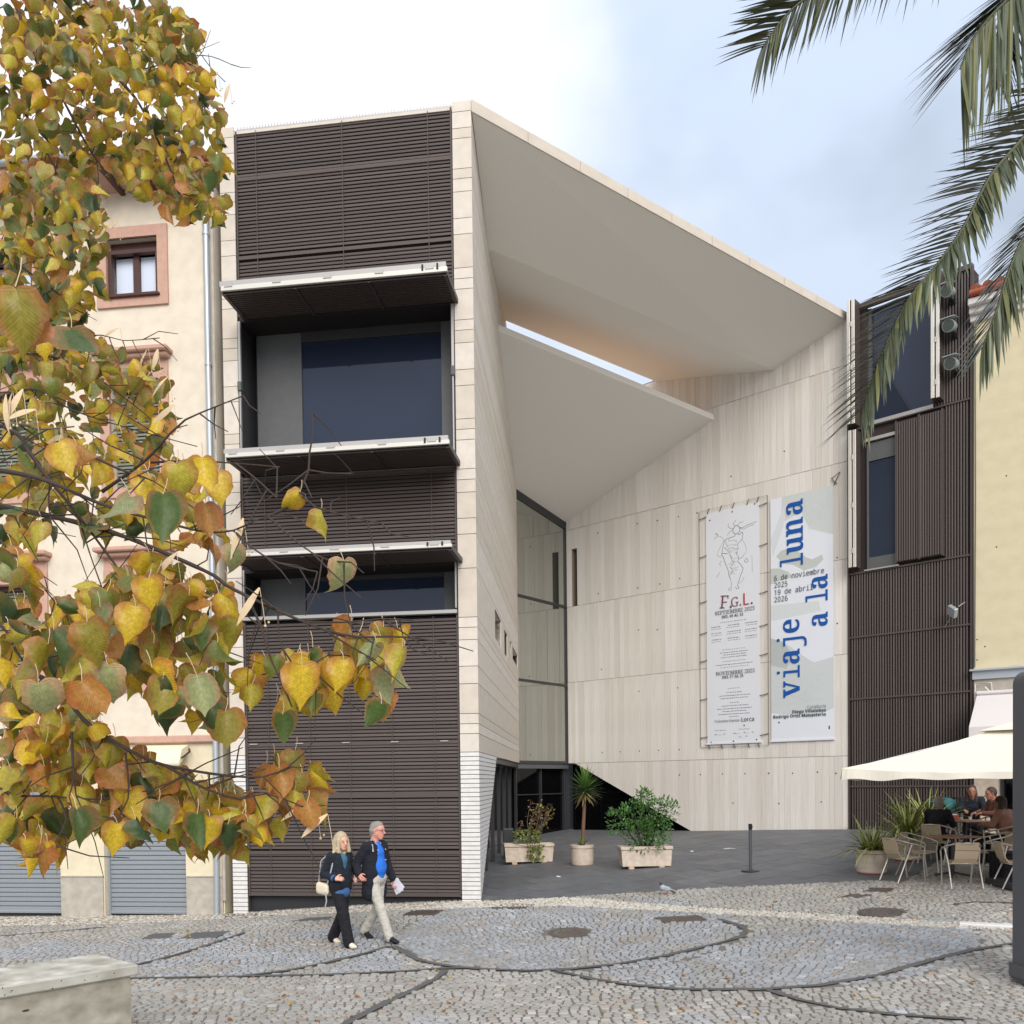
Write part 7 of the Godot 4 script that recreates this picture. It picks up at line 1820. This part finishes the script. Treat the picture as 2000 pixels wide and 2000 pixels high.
const BRANCHES := [   # x, y, distance ...; thickness at the start
	[[-60, -120, 4.6, 109, 0, 4.5, 190, 80, 4.4, 230, 150, 4.3, 272, 203, 4.2, 320, 300, 4.1, 350, 380, 4.1], 0.030], [[-40, -30, 4.2, 25, 0, 4.1, 60, 100, 4.1, 120, 190, 4.2, 180, 300, 4.2, 240, 370, 4.2], 0.022], [[130, -40, 4.5, 210, 45, 4.4, 300, 90, 4.3, 380, 130, 4.2], 0.016],
	[[-120, 90, 4.4, 0, 160, 4.3, 60, 240, 4.2, 120, 360, 4.1, 160, 480, 4.0], 0.018], [[230, 150, 4.3, 300, 130, 4.2, 394, 108, 4.1, 452, 126, 4.1], 0.007], [[394, 108, 4.1, 410, 130, 4.1, 440, 160, 4.1], 0.004], [[-100, 420, 3.8, 40, 520, 3.6, 120, 580, 3.6, 180, 660, 3.6], 0.018],
	[[-180, 860, 2.6, 11, 828, 2.45, 75, 838, 2.4, 145, 833, 2.4], 0.016], [[-160, 760, 2.7, 18, 838, 2.5, 55, 880, 2.45, 90, 929, 2.4, 152, 1005, 2.4, 217, 1092, 2.4, 262, 1150, 2.4], 0.019], [[262, 1150, 2.4, 330, 1190, 2.35, 400, 1240, 2.35], 0.008],
	[[200, 960, 2.4, 283, 900, 2.35, 333, 846, 2.3, 362, 820, 2.3, 420, 795, 2.3, 475, 773, 2.3], 0.010], [[-140, 900, 2.6, 60, 930, 2.4, 200, 985, 2.3, 348, 1027, 2.25, 406, 1039, 2.2, 456, 1036, 2.15, 500, 1016, 2.1, 529, 1007, 2.1], 0.016], [[529, 1007, 2.1, 560, 992, 2.08, 583, 962, 2.06, 603, 918, 2.05, 605, 882, 2.05, 612, 846, 2.05, 610, 806, 2.05], 0.008], [[603, 918, 2.05, 640, 924, 2.05, 690, 925, 2.05], 0.004], [[456, 1036, 2.15, 500, 1075, 2.1, 545, 1100, 2.1, 620, 1117, 2.1], 0.006], [[525, 1010, 2.1, 570, 1050, 2.05, 610, 1080, 2.02, 648, 1096, 2.0, 672, 1100, 2.0], 0.006], [[585, 965, 2.06, 615, 990, 2.05, 680, 1008, 2.05, 745, 1022, 2.05], 0.005],
	[[295, 903, 2.4, 380, 900, 2.3, 460, 905, 2.25, 545, 912, 2.25], 0.007], [[460, 905, 2.25, 500, 935, 2.2, 540, 972, 2.15], 0.005], [[160, 880, 2.4, 230, 915, 2.35, 300, 940, 2.3, 360, 985, 2.3], 0.008],
	[[-150, 960, 2.8, 60, 1000, 2.6, 220, 1040, 2.4, 398, 1114, 2.25, 440, 1142, 2.2, 482, 1164, 2.15, 543, 1193, 2.1, 634, 1230, 2.1, 699, 1244, 2.1, 760, 1243, 2.1, 810, 1246, 2.1], 0.020], [[482, 1164, 2.15, 510, 1225, 2.1, 530, 1290, 2.1, 555, 1340, 2.1, 570, 1380, 2.1], 0.008], [[634, 1230, 2.1, 680, 1260, 2.1, 735, 1290, 2.1], 0.006], [[600, 1215, 2.1, 680, 1215, 2.1, 745, 1208, 2.1, 808, 1212, 2.1], 0.005], [[660, 1238, 2.1, 640, 1280, 2.1, 600, 1300, 2.1], 0.004], [[543, 1193, 2.1, 545, 1240, 2.1, 560, 1290, 2.08], 0.005], [[430, 1140, 2.2, 400, 1210, 2.15, 392, 1240, 2.1], 0.005],
	[[-160, 1180, 2.6, 0, 1290, 2.4, 101, 1333, 2.3, 163, 1405, 2.25, 217, 1445, 2.2, 275, 1477, 2.2, 326, 1496, 2.2, 435, 1514, 2.15, 514, 1517, 2.15, 560, 1500, 2.15], 0.020], [[326, 1496, 2.2, 400, 1540, 2.15, 470, 1560, 2.15, 520, 1550, 2.15, 590, 1575, 2.15], 0.009], [[-160, 1420, 2.6, 0, 1540, 2.4, 100, 1555, 2.3, 220, 1560, 2.25, 330, 1530, 2.2], 0.012], [[112, 1555, 2.3, 130, 1600, 2.25, 105, 1650, 2.2], 0.006], [[140, 1430, 2.25, 145, 1520, 2.2, 160, 1580, 2.2, 230, 1600, 2.2], 0.007], [[245, 1470, 2.2, 250, 1560, 2.2, 215, 1620, 2.2], 0.006],
	[[-100, 1240, 2.4, 0, 1220, 2.3, 30, 1270, 2.3, 60, 1310, 2.3], 0.018], [[0, 1055, 2.4, 60, 1120, 2.35, 120, 1180, 2.3], 0.007], [[100, 920, 2.4, 95, 990, 2.4, 110, 1060, 2.4], 0.005], [[152, 1005, 2.4, 175, 1080, 2.4, 200, 1150, 2.4], 0.005], [[-80, 700, 3.5, 60, 690, 3.4, 160, 720, 3.3, 260, 790, 3.2, 330, 850, 3.2], 0.013], [[60, 690, 3.4, 180, 655, 3.3, 240, 665, 3.3, 312, 660, 3.3], 0.007], [[-60, 800, 3.4, 60, 760, 3.2, 140, 800, 3.1, 230, 830, 3.0, 385, 872, 3.0], 0.009]]

func smooth_path(a: Array) -> Array:
	var p := []
	for i in range(0, a.size(), 3): p.append(at(a[i], a[i + 1], a[i + 2]))
	var c := Curve3D.new(); c.bake_interval = 0.05
	for i in p.size():
		var t: Vector3 = (p[mini(i + 1, p.size() - 1)] - p[maxi(i - 1, 0)]) * 0.16
		c.add_point(p[i], -t, t)
	return Array(c.get_baked_points())

func lime_tree():
	var foot := on_ground(-3.1, -2.6)
	var o := thing("lime_tree", "lime tree with yellowing heart-shaped leaves hanging over the left of the square", "tree", foot)
	var sh := Transform3D(Basis(), -foot)
	var k := Geo.new(); k.tube([foot + Vector3(0, -0.1, 0), foot + Vector3(0.02, 1.0, 0), foot + Vector3(-0.05, 2.2, 0), foot + Vector3(0, 4.0, -0.1), foot + Vector3(0.05, 6.0, -0.2)], [0.2, 0.16, 0.145, 0.1, 0.05], 14); put("trunk", k, M.bark, o, sh)
	var twigs := Geo.new()
	for b in BRANCHES:
		var path := smooth_path(b[0])
		if b[0][0] < -20:   # carry the limb back to the trunk
			var w: Vector3 = path[0]
			var hub := Vector3(foot.x, clampf(w.y - 0.3, 1.6, 5.4), foot.z - 0.05)
			path = [hub, hub.lerp(w, 0.5) + Vector3(0, 0.12, 0)] + path
		var rad := []
		for i in path.size():
			var t := float(i) / path.size()
			rad.append(maxf(0.0016, b[1] * 0.5 * (1.0 - 0.82 * t)) * rnd(0.9, 1.12))
		k = Geo.new(); k.tube(path, rad, 7); put("branch", k, M.bark_pale if b[0][0] == -180 else M.bark, o, sh)
		for i in range(2, path.size()):   # short side twigs
			if rng.randf() < 0.5:
				var q: Vector3 = path[i]
				var d := Vector3(rnd(-0.5, 1.0), rnd(-1.0, 0.5), rnd(-0.5, 0.5)).normalized()
				var l := rnd(0.05, 0.20)
				var m := q + d * l * 0.5 + Vector3(rnd(-0.01, 0.01), rnd(-0.01, 0.01), 0)
				twigs.tube([q, m, m + (d + Vector3(rnd(-0.4, 0.4), rnd(-0.5, 0.3), 0)).normalized() * l * 0.5], [0.0022, 0.0016, 0.0010], 4)
	var variants := {}
	var all := []
	for s in SPRAYS:
		var pl := poly(s[0])
		var box := Rect2(pl[0], Vector2.ZERO)
		for v in pl: box = box.expand(v)
		var total := 0.0
		for w in s[5]: total += w
		var n := 0
		while n < s[4]:
			var p := Vector2(rnd(box.position.x, box.end.x), rnd(box.position.y, box.end.y))
			if not Geometry2D.is_point_in_polygon(p, pl): continue
			n += 1
			var pick := rnd(0, total); var pal := 0
			while pick > s[5][pal]: pick -= s[5][pal]; pal += 1
			var d := rnd(s[1], s[2])
			var len: float = s[3] * rnd(0.72, 1.12)
			var w := at(p.x, p.y, d) + Vector3(0, len * 0.45, 0)
			all.append([w, len, pal, rng.randi_range(0, 8), rng.randfn(0, 30), rnd(-88, 88), rnd(-48, 36), d / len])
	for s in SINGLES:
		all.append([at(s[0], s[1], s[2]), s[3] * 0.88, s[4], rng.randi_range(0, 2), s[5], s[6], rnd(-12, 12), s[2] / s[3] * 0.6])
	all.sort_custom(func(a, b): return a[7] < b[7])
	var mass := Geo.new(); mass.has_col = true
	var stalks := Geo.new()
	for i in all.size():
		var a: Array = all[i]
		var key := Vector2i(a[3], a[2])
		if not variants.has(key):
			var g := lime_leaf(a[3], a[2]); variants[key] = [g, g.mesh()]
		var b := Basis(Vector3.BACK, deg_to_rad(a[4])) * Basis(Vector3.UP, deg_to_rad(a[5])) * Basis(Vector3.RIGHT, deg_to_rad(a[6]))
		var t := Transform3D(b.scaled_local(Vector3.ONE * a[1]), a[0])
		if i < 296: put("leaf", variants[key][1], M.leaf, o, Transform3D(t.basis, t.origin - foot))
		else: mass.add(variants[key][0], t)
		if i < 520:
			var w: Vector3 = a[0]
			var up: Vector3 = Vector3(rnd(-0.5, 0.3), 1.0, rnd(-0.4, 0.4)).normalized() * rnd(0.25, 0.5) * a[1]
			stalks.tube([w, w + up * 0.6 + Vector3(0.002, 0, 0), w + up], [0.0009, 0.0009, 0.0011], 4)
	put("foliage", mass, M.leaf, o, sh).set_meta("kind", "stuff")
	put("twigs", twigs, M.bark, o, sh).set_meta("kind", "stuff")
	put("leaf_stalks", stalks, M.bract, o, sh).set_meta("kind", "stuff")
	# pale papery bracts with their hanging fruits
	for s in [[175, 370, 4.0, 12], [195, 360, 4.0, -20], [140, 395, 3.9, 5], [215, 405, 4.0, -38], [230, 430, 4.0, -52], [60, 390, 3.8, 10], [80, 410, 3.8, -8], [425, 140, 4.1, -22], [448, 165, 4.1, -16], [235, 640, 3.6, -55], [290, 680, 3.3, -20], [308, 682, 3.3, -16], [330, 735, 3.2, -38], [12, 770, 2.3, 4], [25, 765, 2.3, -4], [45, 760, 2.3, -28], [70, 800, 2.4, -70], [475, 1012, 2.15, -18], [507, 1148, 2.1, -32], [340, 790, 3.0, -50], [640, 1590, 2.15, -48], [615, 1565, 2.2, -60], [345, 1080, 2.2, -40]]:
		var g := Geo.new(); g.has_col = true
		var bs := Basis(Vector3.BACK, deg_to_rad(s[3])) * Basis(Vector3.UP, rnd(-0.6, 0.6))
		var l := rnd(0.075, 0.10)
		for i in 6:
			var f0 := i / 6.0; var f1 := (i + 1) / 6.0
			var w0 := 0.0085 * sin(PI * (0.08 + f0 * 0.88)); var w1 := 0.0085 * sin(PI * (0.08 + f1 * 0.88))
			g.quad(bs * Vector3(-w0, -f0 * l, sin(f0 * 3) * 0.008), bs * Vector3(-w1, -f1 * l, sin(f1 * 3) * 0.008), bs * Vector3(w1, -f1 * l, sin(f1 * 3) * 0.008 + 0.003), bs * Vector3(w0, -f0 * l, sin(f0 * 3) * 0.008 + 0.003))
		g.tube([Vector3.ZERO, Vector3(0.01, -0.05, 0.01), Vector3(0.014, -0.085, 0.01)], [0.0008], 4)
		g.ball(Vector3(0.014, -0.088, 0.01), Vector3.ONE * 0.0035, 6, 4); g.ball(Vector3(0.022, -0.08, 0.01), Vector3.ONE * 0.003, 6, 4)
		g.has_col = false
		put("bract", g, M.bract, o, Transform3D(Basis(), at(s[0], s[1], s[2]) - foot))

# ---------------------------------------------------------------- the palm at the upper right
const FRONDS := [   # rachis as x, y, distance; then which way the leaflets stand on either side
	[[2150, -260, 5.6, 1900, -170, 5.3, 1730, -100, 5.1, 1640, -50, 5.0, 1565, 3, 4.9, 1525, 42, 4.85, 1490, 92, 4.8], [-0.9, 0.15, 0.2], [0.10, -1.0, 0.1], 0.48],
	[[2200, -160, 5.8, 2060, -80, 5.6, 1956, 10, 5.4, 1902, 74, 5.3, 1875, 135, 5.25], [-1.0, -0.8, 0.3], [0.35, -1.0, 0.1], 0.80],
	[[2250, 60, 5.8, 2100, 140, 5.5, 2000, 268, 5.25, 1936, 343, 5.1, 1882, 444, 4.95, 1828, 520, 4.85, 1771, 590, 4.8, 1716, 709, 4.8, 1683, 810, 4.85], [-1.0, 0.08, 0.1], [0.12, -0.75, 0.75], 0.40],
	[[2280, 180, 5.6, 2120, 320, 5.3, 2010, 450, 5.1, 1972, 525, 5.0, 1945, 610, 4.95, 1918, 682, 4.95], [-0.85, -0.45, 0.2], [0.25, -0.9, 0.3], 0.42],
	[[2240, -200, 6.0, 2100, -130, 5.9, 2010, -50, 5.8, 1965, 60, 5.7, 1950, 170, 5.7], [-0.55, -0.8, 0.2], [0.6, -0.8, 0.2], 0.5]]

func palm_tree():
	var hub := at(2290, 20, 6.0)
	var foot := on_ground(hub.x, hub.z)
	var o := thing("palm_tree", "date palm whose drooping fronds reach in at the upper right", "tree", foot)
	var sh := Transform3D(Basis(), -foot)
	var k := Geo.new()
	var pts := []; var rad := []
	for i in 25:
		pts.append(foot.lerp(hub, i / 24.0)); rad.append(0.21 + (0.025 if i & 1 else 0.0))
	k.tube(pts, rad, 16); put("trunk", k, M.bark, o, sh)
	for f in FRONDS:
		var path := smooth_path(f[0])
		var full := [hub] + path
		rad = []
		for i in full.size(): rad.append(lerpf(0.022, 0.004, float(i) / full.size()))
		k = Geo.new(); k.tube(full, rad, 7); var fr := put("frond", k, M.palm_stem, o, sh)
		var g := Geo.new()
		var n := path.size()
		var step := 0.021; var run := 0.0
		for i in n - 1:
			var seg: Vector3 = path[i + 1] - path[i]
			var l := seg.length()
			while run < l:
				var p: Vector3 = path[i] + seg * (run / l)
				var t := (i + run / l) / (n - 1.0)
				for s in [1, 2]:
					var away := Vector3(f[s][0], f[s][1], f[s][2])
					var d := (away + seg.normalized() * lerpf(0.35, 1.1, t) + Vector3(rnd(-0.13, 0.13), rnd(-0.13, 0.13), rnd(-0.22, 0.22))).normalized()
					var len: float = f[3] * (0.55 + 0.55 * sin(PI * (0.12 + t * 0.80))) * rnd(0.82, 1.12)
					var c := lin(92, 102, 74, rnd(0.5, 0.95)) if rng.randf() < 0.8 else lin(120, 122, 76, rnd(0.6, 0.9))
					blade(g, p, d, len, rnd(0.010, 0.0145), 0.09, c, c * 1.05, 4)
				run += step * rnd(0.8, 1.2)
			run -= l
		put("leaflets", g, M.green_leaf, fr)

# ---------------------------------------------------------------- small things on the ground
func litter():
	for s in [[5.1, -21.61, 0.2, "larger white scrap of paper on the slate, near the concrete wall"], [4.23, -21.61, 0.7, "tiny white scrap of paper left of the larger one on the slate"], [0.95, -19.0, 1.2, "pale straw lying on the slate in front of the round pot"]]:
		var o := thing("paper_scrap", s[3], "litter", on_ground(s[0], s[1], 0.022), s[2])
		var k := Geo.new(); var l := 0.16 if s[0] > 5 else 0.07
		k.quad(Vector3(-l, 0, 0.04), Vector3(0, 0.012, 0.05), Vector3(0, 0.02, -0.04), Vector3(-l, 0.004, -0.03)); k.quad(Vector3(0, 0.012, 0.05), Vector3(l, 0, 0.03), Vector3(l * 0.9, 0.006, -0.04), Vector3(0, 0.02, -0.04))
		put("sheet", k, M.paper, o)
	var g := Geo.new(); g.has_col = true
	var leaf := lime_leaf(1, 3); var leaf2 := lime_leaf(2, 1)
	for i in 70:
		var x := rnd(-5.5, 5.5); var z := rnd(-16.2, -8.9)
		if i < 26: x = rnd(-4.5, 4); z = rnd(-11.5, -8.9)
		g.add(leaf if i % 3 else leaf2, Transform3D((Basis(Vector3.UP, rnd(0, TAU)) * Basis(Vector3.RIGHT, PI / 2 + rnd(-0.2, 0.2))).scaled_local(Vector3.ONE * rnd(0.035, 0.07)), on_ground(x, z, 0.026)))
	var o := put("fallen_leaves", g, M.leaf); tag(o, "small brown fallen leaves scattered over the cobbles", "leaves", "", "stuff")
